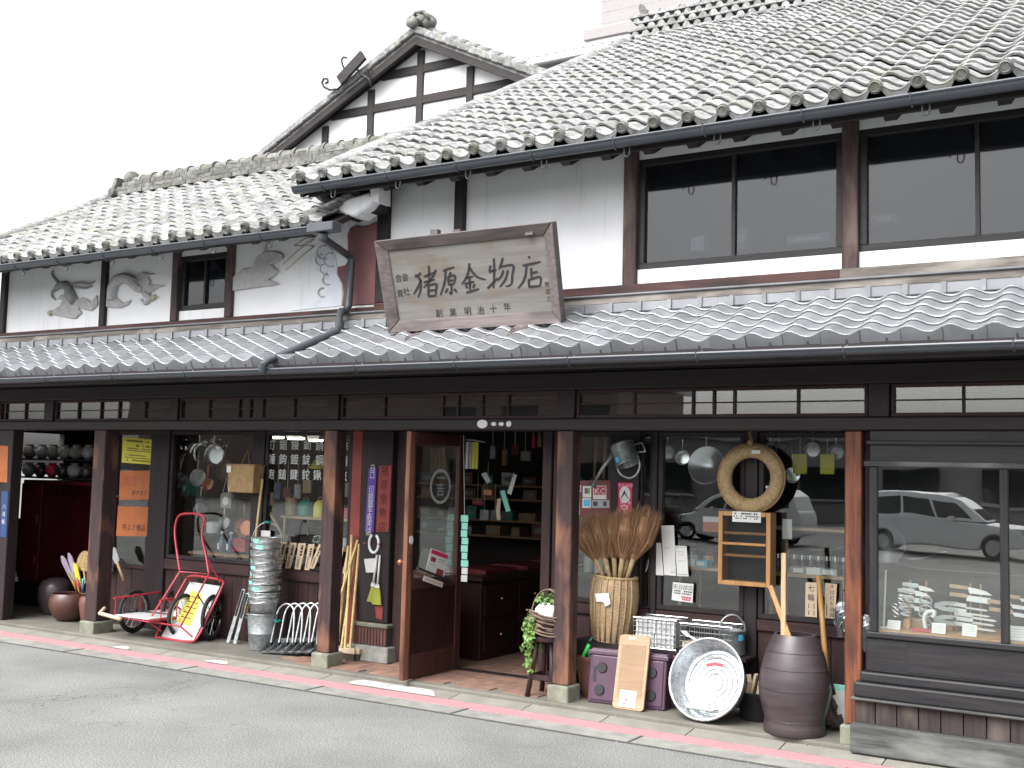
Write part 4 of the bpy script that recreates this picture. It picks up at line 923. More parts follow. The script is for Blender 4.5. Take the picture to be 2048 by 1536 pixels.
# ================================================================== across the street, seen mirrored in the panes
def minivan(loc, paint, lab, rev=False):
    t = thing('minivan', loc, lab, 'minivan', 'cars in the parking lot')
    W_ = .86
    body = [(0,.35),(.02,.75),(.1,.98),(.9,1.0),(3.3,.98),(4.05,.86),(4.45,.72),(4.55,.5),(4.5,.3)]
    def arch(cx): return [(cx+.36*cos(pi*k/8), .3+.36*sin(pi*k/8)) for k in range(9)]
    prof = body + [(4.2,.25)] + arch(3.72) + [(3.3,.22),(1.2,.22)] + arch(.85) + [(.4,.25)]
    sx = -1 if rev else 1; ox = loc[0]; oy = loc[1]; oz = loc[2]
    P = lambda x, y, z: Vector((ox+sx*(x-2.28), oy+y, oz+z))
    MB().prism([P(x, -W_, z) for x, z in prof], (0, 2*W_, 0)).build('body', paint, t, bevel=.05, seg=3, smooth=40)
    top = [(.12,.97),(.25,1.45),(.5,1.62),(1.6,1.68),(2.4,1.62),(2.9,1.42),(3.55,.99)]
    vs = []; 
    for y0, k in ((-W_, 1), (W_, -1)):
        for x, z in top: vs.append(P(x, y0*(1-.14*max(0, (z-.97)/.7)), z))
    n = len(top); MB().raw(vs, [tuple(range(n)), tuple(range(2*n-1, n-1, -1))] + [(i, i+1, n+i+1, n+i) for i in range(n-1)]).build('cabin', paint, t, bevel=.03, seg=2, smooth=40)
    for s in (-1, 1):
        for w in ([(.42,1.05),(.5,1.42),(1.3,1.52),(1.3,1.05)], [(1.36,1.05),(1.36,1.52),(2.2,1.5),(2.35,1.05)], [(2.42,1.05),(2.28,1.49),(2.75,1.36),(3.15,1.05)]):
            MB().prism([P(x, s*(W_*(1-.14*(z-.97)/.7)+.004), z) for x, z in w], (0, s*.006, 0)).build('side_window', MT['carglass'], t)
        for cx in (.85, 3.72):
            wl = MB().lathe([(.2,.1),(.3,.1),(.32,.06),(.32,-.06),(.3,-.1)], 24, Matrix.Translation(P(cx, s*(W_-.1), .32)) @ Matrix.Rotation(radians(90), 4, 'X')).build('wheel', MT['rubber'], t, smooth=40)
            MB().lathe([(.0,.0),(.06,.01),(.19,.0),(.2,.02)], 20, Matrix.Translation(P(cx, s*(W_-.02), .32)) @ Matrix.Rotation(radians(-90*s), 4, 'X')).build('rim', MT['alu'], wl, smooth=40)
        MB().box(-.05, .05, -.1, .1, -.07, .07, Matrix.Translation(P(2.75, s*(W_+.1), 1.02))).build('wing_mirror', paint, t, bevel=.02, seg=2)
        MB().prism([P(x, s*(W_-.15), z) for x, z in ((4.3,.62),(4.53,.6),(4.5,.72),(4.25,.78))], (0, s*.14, 0)).build('headlight', MT['chrome'], t)
    MB().raw([P(2.5,-W_*.8,1.58), P(2.5,W_*.8,1.58), P(3.5,W_*.93,1.02), P(3.5,-W_*.93,1.02)], [(0,1,2,3)]).xf(Matrix.Translation((sx*.02, 0, .025))).build('windscreen', MT['carglass'], t)
    return t
minivan((-6.35, -26.9, -.25), MT['silver'], 'silver minivan mirrored in the knife show window')
minivan((-12.4, -25.8, -.25), MT['carwhite'], 'white van mirrored in the window behind the straw ring', True)
FB = thing('facing_building', (-10, -44, -.25), 'long tan building mirrored faintly in the ground-floor windows', 'building')
MB().box(-62, -25, -52, -44, -.3, 6.4).build('wall', MT['tan'], FB); MB().box(-62.4, -24.6, -52.4, -43.4, 6.4, 6.8).build('roof_slab', MT['trimwhite'], FB); MB().box(-25, 16, -52, -44.2, -.3, 3.6).build('wall', MT['beige'], FB); MB().box(-24.6, 16.4, -52.4, -43.8, 3.6, 3.9).build('roof_slab', MT['grey'], FB)
for k in range(13):
    for z in ((.9, 3.9) if k < 3 else (.9,)):
        w = MB().box(-36+k*4, -33.6+k*4, -44.05, -43.95, z, z+1.5).build('window', MT['carglass'], FB); MB().box(-36.1+k*4, -33.5+k*4, -44.1, -43.94, z-.12, z-.01).build('sill', MT['trimwhite'], w)
m = MB()
for k in range(9): m.box(-24+k*2.9, -23.88+k*2.9, -28.5, -23.5, -.249, -.245)
struct(m.build('parking_line', MT['white_paint'])); struct(MB().box(-30, 8, -20.6, -20.45, -.249, -.245).build('parking_line', MT['white_paint']))
# ================================================================== the big name board over the canopy
SG = thing('sign_board', (-4.43, -.31, 2.64), 'large weathered wooden name board with brushed black characters leaning out over the canopy', 'sign')
uS = Vector((0, -.18, .66)).normalized(); nS = Vector((0, -uS.z, uS.y)); pS = Vector((-4.405, -.31, 2.65))
def SL(x, y, z): return pS + Vector((x, 0, 0)) + uS*y + nS*z
Wh, Hh, fw = .735, .685, .086
def frame_bar(a, b, ai, bi, mt='signframe'):
    vs = [SL(*a, -.01), SL(*b, -.01), SL(*bi, -.01), SL(*ai, -.01), SL(*a, .065), SL(*b, .065), SL(*bi, .022), SL(*ai, .022)]
    return MB().raw(vs, [(0,1,2,3),(4,7,6,5),(0,4,5,1),(1,5,6,2),(2,6,7,3),(3,7,4,0)]).build('frame_rail', MT[mt], SG, bevel=.006)
frame_bar((-Wh-.02, Hh), (Wh+.01, Hh), (-Wh+fw-.02, Hh-fw), (Wh-fw, Hh-fw)); frame_bar((-Wh, 0), (Wh, 0), (-Wh+fw, fw), (Wh-fw, fw))
frame_bar((-Wh-.0205, Hh), (-Wh, 0), (-Wh+fw-.02, Hh-fw), (-Wh+fw, fw)); frame_bar((Wh+.0105, Hh), (Wh, 0), (Wh-fw, Hh-fw), (Wh-fw, fw))
MB().raw([SL(-Wh+.05, .05, z) for z in (0,)]+[SL(Wh-.05, .05, 0), SL(Wh-.05, Hh-.06, 0), SL(-Wh+.05, Hh-.06, 0), SL(-Wh+.05, .05, .012), SL(Wh-.05, .05, .012), SL(Wh-.05, Hh-.06, .012), SL(-Wh+.05, Hh-.06, .012)], [(0,3,2,1),(4,5,6,7),(0,1,5,4),(1,2,6,5),(2,3,7,6),(3,0,4,7)]).build('board', MT['signboard'], SG)
def board_pt(zx, zy, lift=.0145): # a point of the enlarged photograph of the board
    return at_plane(760+zx/5.389, 440+zy/5.389, SL(0, 0, lift), nS)
def brush(mb, pts, w=26, taper=(.85, .55)):
    P = []
    for i in range(len(pts)-1):
        for k in range(4):
            t = k/4; p0 = pts[max(i-1,0)]; p1 = pts[i]; p2 = pts[i+1]; p3 = pts[min(i+2, len(pts)-1)]
            P.append(tuple(.5*((2*p1[j])+(p2[j]-p0[j])*t+(2*p0[j]-5*p1[j]+4*p2[j]-p3[j])*t*t+(3*p1[j]-p0[j]-3*p2[j]+p3[j])*t**3) for j in (0, 1)))
    P.append(pts[-1]); n = len(P); lo = []; hi = []
    for i, (x, y) in enumerate(P):
        a = P[max(i-1,0)]; b = P[min(i+1, n-1)]; dx, dy = b[0]-a[0], b[1]-a[1]; L = math.hypot(dx, dy) or 1
        t = i/(n-1); ww = w/2*(taper[0]+(1.0-taper[0])*min(1, t*4))*(1-(1-taper[1])*max(0, (t-.6)/.4)); nx, ny = -dy/L*ww, dx/L*ww
        lo.append((x+nx, y+ny)); hi.append((x-nx, y-ny))
    pts2 = lo + hi[::-1]; b0 = len(mb.v)
    for (x, y) in pts2: mb.v.append(board_pt(x, y))
    for i in range(n-1): mb.f.append((b0+i, b0+i+1, b0+2*n-2-i, b0+2*n-1-i)); mb.mi.append(0)
STROKES = [
 [[(440,568),(405,600),(372,608)], [(378,592),(420,625),(440,690),(432,770),(408,832)], [(445,640),(410,720),(362,798)], [(470,612),(600,560)], [(524,492),(528,560),(524,640)], [(604,535),(560,620),(500,700),(470,730)], [(470,672),(590,640)], [(524,690),(520,760),(522,832)], [(524,705),(606,690),(602,760),(596,828)], [(530,762),(594,752)], [(528,822),(594,816)]],
 [[(676,552),(730,528),(802,506)], [(706,556),(698,660),(652,810)], [(764,560),(742,612)], [(734,612),(738,700)], [(734,616),(806,600),(800,684)], [(740,656),(796,648)], [(742,698),(800,688)], [(770,700),(768,790),(742,778)], [(728,736),(704,786)], [(800,742),(828,778)]],
 [[(962,466),(955,540),(930,620),(880,694)], [(958,500),(1010,580),(1060,620),(1138,642)], [(916,628),(1004,608)], [(908,690),(1016,664)], [(962,612),(968,690),(970,756)], [(924,706),(944,738)], [(1020,690),(1000,734)], [(928,784),(1000,762),(1070,742)]],
 [[(1190,488),(1176,560)], [(1172,560),(1252,536)], [(1226,412),(1230,560),(1222,736)], [(1158,738),(1205,690),(1268,622)], [(1322,406),(1306,470),(1280,530)], [(1298,506),(1432,488),(1424,600),(1414,690),(1352,716)], [(1330,540),(1310,600),(1264,656)], [(1378,540),(1350,640),(1288,724)]],
 [[(1602,388),(1612,414)], [(1536,492),(1640,470),(1732,448)], [(1578,496),(1566,600),(1538,670),(1484,736)], [(1628,516),(1632,628)], [(1636,572),(1700,556)], [(1602,640),(1606,728)], [(1600,648),(1726,614),(1722,716)], [(1604,722),(1730,708)]]]
for ch in STROKES:
    m = MB()
    for s in ch: brush(m, s)
    m.build('brushed_character', MT['ink'], SG)
def small_char(ch, zx, zy, size):
    m = MB(); lettering(m, ch, size, board_pt(zx, zy), (1,0,0), uS); m.build('small_character', MT['ink'], SG)
for ch, zx, zy in (('創',635,1003),('業',785,993),('明',945,983),('治',1085,970),('十',1220,955),('年',1370,935)): small_char(ch, zx, zy, .064)
for ch, zx, zy in (('合',200,625),('会',270,615),('資',215,790),('社',285,770)): small_char(ch, zx, zy, .062)
for ch, zx, zy in (('修',1800,690),('吉',1808,770),('之',1818,848)): small_char(ch, zx, zy, .04)
for px, py in ((838, 684), (1048, 668)):
    c = at_y(px, py, -.4); MB().tube([(c.x-.02,-.5,c.z-.01),(c.x,-.42,c.z+.012),(c.x,-.3,c.z+.03)], [.045,.055,.06], 10).tube([(c.x-.05,-.52,c.z-.035),(c.x-.02,-.44,c.z-.03)], .03, 8).build('scroll_foot', MT['signframe'], SG, smooth=40)
for px in (915, 870, 1060):
    c = at_y(px, 465, -.5); MB().box(c.x-.03, c.x+.03, c.y-.015, c.y+.03, c.z-.02, c.z+.02).build('mounting_block', MT['signframe'], SG)

# ================================================================== lettering on the panes, hung signs and price tags
GYF = YW+.0215        # just in front of the glass
m = {}
rows = [('釘鋸鏝鋤鍋', [(165,205),(325,205),(490,205),(660,205),(830,215)]), ('錘鉤鍍錠鋼', [(160,400),(320,405),(480,408),(645,415),(830,420)]), ('鉋鎚鍵鉈鍬', [(150,612),(310,618),(472,622),(640,622),(800,628)]), ('鋲鉞', [(1175,205),(1345,205)]), ('鎖鑄', [(1170,430),(1340,430)]), ('鋏鎌', [(1155,640),(1330,630)])]
WS = thing('window_lettering', (-6.7, GYF, 1.5), 'rows of pale hardware characters lettered on the glass between bucket stack and pillar', 'lettering')
for s, ps in rows:
    for ch, (zx, zy) in zip(s, ps):
        mm = MB(); lettering(mm, ch, .1, at_y(520+zx/6.982, 860+zy/6.982, GYF), sx=.95); mm.build('character', MT['chars'], WS)
def plate(name, label, cat, quad_px, Y, mt, th=.008, group=None, edge=None):
    P = [at_y(px, py, Y) for px, py in quad_px]; c = sum(P, Vector())/len(P); t = thing(name, (c.x, Y, min(p.z for p in P)), label, cat, group)
    MB().prism(P, (0, th, 0)).build('panel', mt, t, bevel=.001); t['c'] = list(c); return t, P, c
def marks(t, P, rows_, mt, Y, rnd, dens=.8, inset=.1, th=.0, vert=False, h=.35):
    # small illegible print: rows of short dashes on a plate given by its corners TL TR BR BL
    m = MB(); TL, TR, BR, BL = P[:4]
    for (v, h_, u0, u1, cw) in rows_:
        u = u0
        while u < u1:
            w = cw*rnd.uniform(.5, 1.1)
            if rnd.random() < dens:
                def Q(uu, vv): return (TL*(1-uu)+TR*uu)*(1-vv)+(BL*(1-uu)+BR*uu)*vv
                if vert: q = [Q(v-h_, u), Q(v+h_, u), Q(v+h_, min(u+w, u1)), Q(v-h_, min(u+w, u1))]
                else: q = [Q(u, v-h_), Q(min(u+w, u1), v-h_), Q(min(u+w, u1), v+h_), Q(u, v+h_)]
                m.quad([p+Vector((0, -.0012, 0)) for p in q])
            u += w*1.35
    if m.v: return m.build('print', mt, t)
R1 = random.Random(3)
t, P, c = plate('notice', 'yellow notice with black print at the top of the left window', 'notice', [(246,874),(312,880),(308,930),(243,925)], YW-.005, MT['yellow'])
marks(t, P, [(.12,.035,.12,.8,.03),(.3,.035,.42,.85,.03),(.42,.02,.1,.9,.05),(.5,.018,.15,.95,.05),(.68,.02,.12,.75,.05),(.78,.018,.1,.9,.05),(.88,.025,.15,.9,.04)], MT['ink'], 0, R1, .9)
t, P, c = plate('board_sign', 'upper orange board with a red character on the left window', 'sign', [(240,942),(307,941),(304,999),(238,1000)], YW-.005, MT['orange'])
mm = MB(); lettering(mm, '包丁', .11, P[0].lerp(P[2], .42)+Vector((-.03,-.0012,.02)), sx=.95); mm.build('lettering', MT['red'], t)
mm = MB(); lettering(mm, '研ぎます', .055, P[0].lerp(P[2], .5)+Vector((.06,-.0012,-.075))); mm.build('lettering', MT['ink'], t)
t, P, c = plate('board_sign', 'lower orange board with a dark line of writing on the left window', 'sign', [(236,1012),(304,1014),(301,1073),(232,1072)], YW-.005, MT['orange'])
mm = MB(); lettering(mm, '特上さ備品', .068, P[0].lerp(P[2], .5)+Vector((.0,-.0012,-.06))); mm.build('lettering', MT['ink'], t)
t, P, c = plate('board_sign', 'narrow orange board cut off by the left edge of the photo', 'sign', [(-12,890),(16,892),(14,965),(-14,964)], -.005, MT['orange'])
t, P, c = plate('name_strip', 'small dark strip with white characters at the far left wall', 'sign', [(3,982),(16,983),(12,1075),(0,1074)], -.006, MT['blue'])
mm = MB(); lettering(mm, vtext('八百板'), .05, c+Vector((0,-.0012,0)), line=1.5); mm.build('lettering', MT['white'], t)
t, P, c = plate('hanging_sign', 'violet vertical sign with white characters on the dark pillar', 'sign', [(737,936),(753,936),(747,1065),(729,1064)], .46, MT['signpurple'])
yd = (P[0]-P[3]).normalized(); mm = MB(); lettering(mm, vtext('日口 印鋼鋸手販売店'), .068, c+Vector((0,-.0012,0)), yd=yd, line=.86, sx=.85); mm.build('lettering', MT['white'], t)
t, P, c = plate('hanging_sign', 'faded red vertical sign with dark writing on the dark pillar', 'sign', [(758,931),(783,931),(777,1064),(752,1064)], .46, MT['redsign'], .015)
mm = MB(); lettering(mm, vtext('猪原金物店'), .085, c+Vector((0,-.0012,0)), yd=(P[0]-P[3]).normalized(), line=1.35, sx=.9); mm.build('lettering', MT['counter'], t)
# wooden price tags under the lettered window
zt = lambda q: [(530+x/8.192, 1060+y/8.192) for x, y in q]
TAGS = [([(110,180),(220,185),(128,600),(72,598)], 'first pale wooden price tag, nearest the bucket stack'), ([(252,195),(365,200),(265,620),(170,615)], 'second pale wooden price tag from the bucket stack'), ([(405,205),(520,212),(415,632),(328,628)], 'third pale wooden price tag from the bucket stack'), ([(550,215),(668,220),(578,650),(480,640)], 'fourth pale wooden price tag from the bucket stack'), ([(708,230),(812,236),(722,662),(643,655)], 'fifth pale wooden price tag from the bucket stack'), ([(880,235),(960,240),(800,638),(722,630)], 'slanting pale wooden price tag half hidden by the post'), ([(1172,258),(1292,270),(1222,702),(1114,695)], 'pale wooden price tag right of the post, beside the poles'), ([(1350,285),(1440,290),(1340,718),(1268,714)], 'pale wooden price tag behind the broom poles')]
for k, (q, lab) in enumerate(TAGS):
    t, P, c = plate('price_tag', lab, 'price tag', zt(q), YW-.012-.004*(k % 2), MT['tagwood'], .006, 'wooden price tags')
    marks(t, P, [(.62,.17,.08,.5,.09),(.5,.07,.55,.95,.05),(.3,.05,.5,.9,.05)], MT['ink'], 0, R1, .95, vert=True)
for q, lab, big, sub in (([(1611,1165),(1634,1165),(1634,1235),(1610,1233)], 'pale wooden tag naming charcoal stoves, left of the amber pole', '七輪', None), ([(1650,1166),(1674,1168),(1670,1238),(1649,1236)], 'pale wooden tag naming noodle tools, right of the amber pole', 'そば打ち道具', None)):
    t, P, c = plate('price_tag', lab, 'price tag', q, YW-.01, MT['tagwood'], .006, 'wooden price tags'); yd = (P[0]-P[3]).normalized()
    mm = MB()
    if len(big) == 2: lettering(mm, vtext(big), .05, c+Vector((-.0,-.0012,.045)), yd=yd, line=1.2)
    else: lettering(mm, vtext(big), .032, c+Vector((.012,-.0012,.0)), yd=yd, line=1.15)
    mm.build('lettering', MT['ink'], t); marks(t, P, [(.75,.04,.62,.95,.05),(.3,.04,.62,.95,.05)] if len(big) == 2 else [(.18,.05,.6,.95,.05)], MT['ink'], 0, R1, .9, vert=True)
# paper on and behind the panes
t, P, c = plate('paper_slip', 'left white paper strip standing by the broom basket window', 'paper', [(1299,1085),(1322,1086),(1327,1151),(1308,1150)], YW-.004, MT['paper'], .002, 'white paper strips')
t, P, c = plate('paper_slip', 'tall middle white paper strip standing by the broom basket window', 'paper', [(1322,1051),(1348,1051),(1352,1152),(1328,1150)], YW-.006, MT['paper'], .002, 'white paper strips'); marks(t, P, [(.45,.01,.2,.6,.1),(.93,.015,.6,.9,.08)], MT['grey'], 0, R1)
t, P, c = plate('paper_slip', 'right white paper strip with fine print by the broom basket window', 'paper', [(1350,1091),(1373,1092),(1377,1153),(1354,1152)], YW-.005, MT['paper'], .002, 'white paper strips'); marks(t, P, [(.05,.02,.1,.9,.1),(.2,.012,.1,.8,.1),(.3,.012,.1,.8,.1),(.5,.012,.1,.8,.1),(.94,.02,.1,.95,.08)], MT['grey'], 0, R1)
t, P, c = plate('price_card', 'white price card with black heading and red price below the paper strips', 'price card', [(1346,1164),(1387,1168),(1385,1206),(1343,1200)], YW-.006, MT['paper'], .002)
mm = MB(); lettering(mm, '天日炊皿', .038, P[0].lerp(P[1], .5)+Vector((0,-.0012,-.03)), xd=(P[1]-P[0])); mm.build('lettering', MT['ink'], t)
marks(t, P, [(.45,.04,.1,.95,.07),(.58,.035,.1,.9,.07)], MT['ink'], 0, R1); marks(t, P, [(.76,.05,.45,.95,.09),(.88,.05,.5,.9,.09)], MT['red'], 0, R1, 1)
# credit-card plates on the narrow pane left of the brooms
zc = lambda q: [(1130+x/10.97, 940+y/10.97) for x, y in q]
def sq(a, b, c_, d): return zc([(a,b),(c_,b),(c_,d),(a,d)])
CB = thing('card_sticker_board', at_y(1180, 1040, YW-.002), 'dark board of small payment stickers on the narrow pane left of the brooms', 'sticker board')
for q, mt, dy in ((sq(185,230,1000,1000), 'redcab', 0), (sq(190,335,350,485), 'paper', .002), (sq(203,375,335,450), 'red', .004), (sq(195,520,325,680), 'paper', .002), (sq(235,555,290,620), 'black', .004), (sq(195,690,325,830), 'paper', .002), (sq(225,710,300,815), 'cyan', .004), (sq(195,840,325,980), 'paper', .002), (sq(235,870,295,920), 'blue', .004),
                  (sq(390,350,575,600), 'paper', .002), (sq(430,395,470,520), 'blue', .004), (sq(470,395,505,520), 'red', .0042), (sq(505,395,545,520), 'green', .004), (sq(380,615,570,830), 'paper', .002), (sq(408,650,545,795), 'cyan', .004), (sq(615,345,905,640), 'paper', .002), (sq(635,360,890,545), 'red', .004), (sq(590,660,975,830), 'grey', .003), (sq(615,690,710,790), 'black', .005), (sq(840,690,905,790), 'black', .005)):
    MB().prism([at_y(px, py, YW-.002-dy) for px, py in q], (0, .002, 0)).build('sticker' if dy else 'board', MT[mt], CB, bevel=.0)
mm = MB(); pc = zc([(765,462)])[0]; lettering(mm, 'KC', .065, at_y(*pc, YW-.0068)); mm.build('lettering', MT['paper'], CB)
mm = MB(); pc = zc([(268,412)])[0]; lettering(mm, 'DC', .028, at_y(*pc, YW-.0068)); mm.build('lettering', MT['paper'], CB)
t, P, c = plate('enamel_sign', 'narrow crimson enamel sign with a white oval on the dark post by the brooms', 'sign', zc([(1160,270),(1475,280),(1465,1000),(1170,1000)]), YW-.026, MT['magenta'], .004)
o_ = at_y(*zc([(1315,540)])[0], YW-.028); MB().prism([o_+Vector((.044*cos(k*pi/10), 0, .062*sin(k*pi/10))) for k in range(20)], (0,-.003,0)).build('oval', MT['paper'], t)
mm = MB(); lettering(mm, '人', .07, o_+Vector((0,-.0045,0))); mm.build('lettering', MT['ink'], t)
mm = MB(); lettering(mm, 'マルホ印', .03, at_y(*zc([(1325,340)])[0], YW-.0275)); lettering(mm, '第 一 番', .024, at_y(*zc([(1325,715)])[0], YW-.0275)); lettering(mm, '空', .07, at_y(*zc([(1300,840)])[0], YW-.0275)); mm.build('lettering', MT['paper'], t)
# leaflets on the door
def leaflet(lab, px, mt, parts_):
    XD = -5.032
    P = [at_x(x, y, XD) for x, y in px]; c = sum(P, Vector())/4; t = thing('leaflet', (c.x, c.y, min(p.z for p in P)), lab, 'leaflet'); nrm = Vector((1,0,0))
    MB().prism(P, nrm*.002).build('sheet', MT[mt], t)
    Q = lambda u, v: (P[0]*(1-u)+P[1]*u)*(1-v)+(P[3]*(1-u)+P[2]*u)*v
    for (u0, v0, u1, v1, mt2) in parts_:
        MB().prism([q+nrm*.0022 for q in (Q(u0,v0),Q(u1,v0),Q(u1,v1),Q(u0,v1))], nrm*.0012).build('picture', MT[mt2], t)
leaflet('white leaflet with a pink band stuck aslant on the open door', [(862,1096),(898,1109),(886,1158),(850,1144)], 'paper', [(.05,.04,.95,.2,'magenta'),(.12,.32,.38,.5,'redsign'),(.55,.68,.92,.92,'redsign'),(.5,.3,.9,.34,'grey'),(.5,.4,.85,.43,'grey'),(.12,.6,.45,.63,'grey')])
leaflet('narrow white card under the leaflet on the open door', [(848,1151),(886,1165),(884,1175),(845,1161)], 'paper', [(.08,.3,.92,.75,'tagwood')])
bar_ = tag(MB().bar(at_x(835,1136,-5.02), at_x(905,1163,-5.02), .012, .02, (1,0,0)).build('push_bar', MT['iron']), 'dark iron push bar slanting across the open door', 'bar')
bar_.parent = dr; bar_.location = -wloc(dr)
for k in ('label','category'): del bar_[k]
# ================================================================== goods in front of the shop
def lathe_t(name, lab, cat, prof, loc, mt, n=28, M=None, group=None, pname='body', smooth=50):
    t = thing(name, loc, lab, cat, group); Mx = Matrix.Translation(loc) @ (M if M is not None else Matrix())
    MB().lathe(prof, n, Mx).build(pname, MT[mt], t, smooth=smooth); return t, Mx
def catmull(P, sub=6, closed=False):
    P = [Vector(p) for p in P]; q = []; n = len(P); R_ = n if closed else n-1
    for i in range(R_):
        p0 = P[i-1] if (closed or i > 0) else P[0]; p1 = P[i]; p2 = P[(i+1) % n]; p3 = P[(i+2) % n] if (closed or i+2 < n) else P[-1]
        for k in range(sub):
            t = k/sub; q.append(.5*((2*p1)+(p2-p0)*t+(2*p0-5*p1+4*p2-p3)*t*t+(3*p1-p0-3*p2+p3)*t**3))
    if not closed: q.append(P[-1])
    return q
# ---- left end
lathe_t('jar', 'brown stoneware jar cut off by the left edge of the photo', 'jar', [(0,0),(.1,0),(.14,.1),(.14,.18),(.11,.25),(.12,.27),(.1,.27),(.09,.22),(0,.2)], (-11.28,.78,PZ), 'terra')
t, Mx = lathe_t('bowl_pot', 'wide round brown pot standing in front of a darker pot left of the first post', 'pot', [(0,0),(.1,0),(.15,.04),(.195,.13),(.2,.19),(.185,.25),(.17,.27),(.16,.262),(.175,.2),(.14,.06),(0,.05)], (-9.62,.42,PZ), 'pot')
t, Mx = lathe_t('round_pot', 'dark rounded pot behind the wide brown pot', 'pot', [(0,0),(.1,0),(.155,.1),(.17,.2),(.165,.28),(.13,.345),(.09,.36),(.06,.375),(0,.38)], (-10.12,.62,PZ), 'jar')
t, Mx = lathe_t('tall_vase', 'slender terracotta vase tucked behind the first post', 'vase', [(0,0),(.07,0),(.085,.08),(.1,.18),(.095,.24),(.075,.26),(.105,.29),(.1,.295),(.07,.27),(.08,.2),(0,.1)], (-9.36,.45,PZ), 'terra')
cols = ['orange','magenta','cyan','signpurple','white','yellow']
for k, (px, py, px2, py2, mt) in enumerate(((122,1112,155,1182,'bag'),(136,1106,160,1184,'bag'),(148,1126,162,1186,'yellow'),(146,1160,156,1186,'orange'),(156,1160,162,1188,'magenta'),(166,1158,166,1186,'cyan'))):
    lab = ['leftmost lilac wrapped garden tool leaning out of the slender vase','second lilac wrapped garden tool in the slender vase','yellow wrapped garden tool in the slender vase','orange handled tool in the slender vase','magenta handled tool in the slender vase','light blue handled tool in the slender vase'][k]
    a = at_y(px, py, .38); b = at_y(px2, py2, .44); t = thing('garden_tool', b, lab, 'garden tool', 'tools standing in the vase')
    if k < 3:
        d = (b-a); s = Vector((d.z, 0, -d.x)).normalized(); MB().prism([a-s*.012, a+d*.15-s*.035, a+d*.6-s*.03, b-s*.01, b+s*.01, a+d*.6+s*.03, a+d*.15+s*.035, a+s*.012], (0,.015,0)).build('wrapper', MT[mt], t, bevel=.004)
        MB().tube([a+d*.5+Vector((0,-.008,0)), b+Vector((0,-.008,0))], .008, 6).build('handle', MT['olive'], t)
    else: MB().tube([a, b], .012, 8).build('handle', MT[mt], t, smooth=True)
# round straw fan
c = at_y(168, 1142, .43); t = thing('fan', c, 'round pale straw fan standing behind the vase', 'fan')
MB().prism([c+Vector((cos(a)*.13, 0, sin(a)*.2)) for a in [pi*k/12 for k in range(13)]], (0,.006,0)).build('blade', MT['straw'], t); MB().tube([c+Vector((0,.0,.0)), c+Vector((.03,.0,-.12))], .009, 6).build('handle', MT['bamboo'], t)
for k in range(7): MB().bar(c+Vector((0,-.002,0)), c+Vector((cos(pi*(k+1)/8)*.125, -.002, sin(pi*(k+1)/8)*.19)), .004, .003).build('rib', MT['bamboo'], t)
# hand trowel
a, b = at_y(222, 1094, .42), at_y(249, 1162, .42); t = thing('hand_shovel', b, 'small hand shovel with a pale handle leaning behind the flat cart', 'shovel'); d = b-a; s = Vector((d.z,0,-d.x)).normalized()
MB().tube([a+d*.45, b], [.012,.016], 8).build('handle', MT['palewood'], t, smooth=True); MB().prism([a, a+d*.1+s*.045, a+d*.42+s*.04, a+d*.5+s*.01, a+d*.5-s*.01, a+d*.42-s*.04, a+d*.1-s*.045], (0,.012,0)).build('blade', MT['grey'], t, bevel=.003)
c = at_y(213, 1130, .5); t = thing('wrapped_bag', c, 'crumpled lilac plastic package lying in the corner behind the first post', 'package')
m = MB().sphere(c, (.1,.06,.05), 10, 6, Euler((0,.6,0)).to_matrix()); rr = random.Random(2); m.v = [v+Vector((rr.uniform(-.012,.012), rr.uniform(-.01,.01), rr.uniform(-.012,.012))) for v in m.v]; m.build('wrap', MT['bag'], t)

# ---- wheels and carts
def wheel(mb_parent, c, r, axis, spokes=14, name='wheel'):
    c = Vector(c); axis = Vector(axis).normalized(); x = axis.cross(Vector((0,0,1))).normalized(); y = x.cross(axis)
    ring = lambda rr, n=32: [c + x*(rr*cos(2*pi*k/n)) + y*(rr*sin(2*pi*k/n)) for k in range(n)]
    w = MB().tube(ring(r-.018), .018, 8, closed=True).build(name, MT['rubber'], mb_parent, smooth=True)
    MB().tube(ring(r-.042), .009, 6, closed=True).build('rim', MT['alu'], w, smooth=True)
    m = MB()
    for k in range(spokes):
        a = 2*pi*k/spokes; p = c + x*((r-.045)*cos(a)) + y*((r-.045)*sin(a)); m.tube([c+axis*(.02 if k % 2 else -.02), p], .0035, 5)
    m.build('spokes', MT['alu'], w)
    MB().cyl(c-axis*.035, c+axis*.035, .02, n=10).build('hub', MT['iron'], w)
    return w
CT = thing('flat_cart', (-8.2, .33, PZ), 'low flat cart with white bed, red rails and spoked wheels beside the first post', 'cart')
r = .2; wx0, wx1, wy = -8.5, -7.93, .27
wheel(CT, (wx0, wy, PZ+r), r, (1,.12,0)); wheel(CT, (wx1, wy+.07, PZ+r), r, (1,.12,0))
MB().box(-8.44, -7.99, .0, .56, .245, .257).build('bed', MT['wbed'], CT, bevel=.003)
fr = lambda z, x0=-8.46, x1=-7.97, y0=-.01, y1=.58: [(x0,y0,z),(x1,y0,z),(x1,y1,z),(x0,y1,z)]
MB().tube(fr(.238), .011, 8, closed=True).build('bed_frame', MT['red'], CT, smooth=40)
MB().tube([(-8.46,.0,.4),(-8.46,.58,.42),(-7.97,.58,.42),(-7.97,.1,.41)], .01, 8).build('rail', MT['red'], CT, smooth=40)
MB().tube([(-8.2,.585,.43),(-7.96,.585,.43)], .014, 8).build('wrapped_rail', MT['tagwood'], CT, smooth=40)
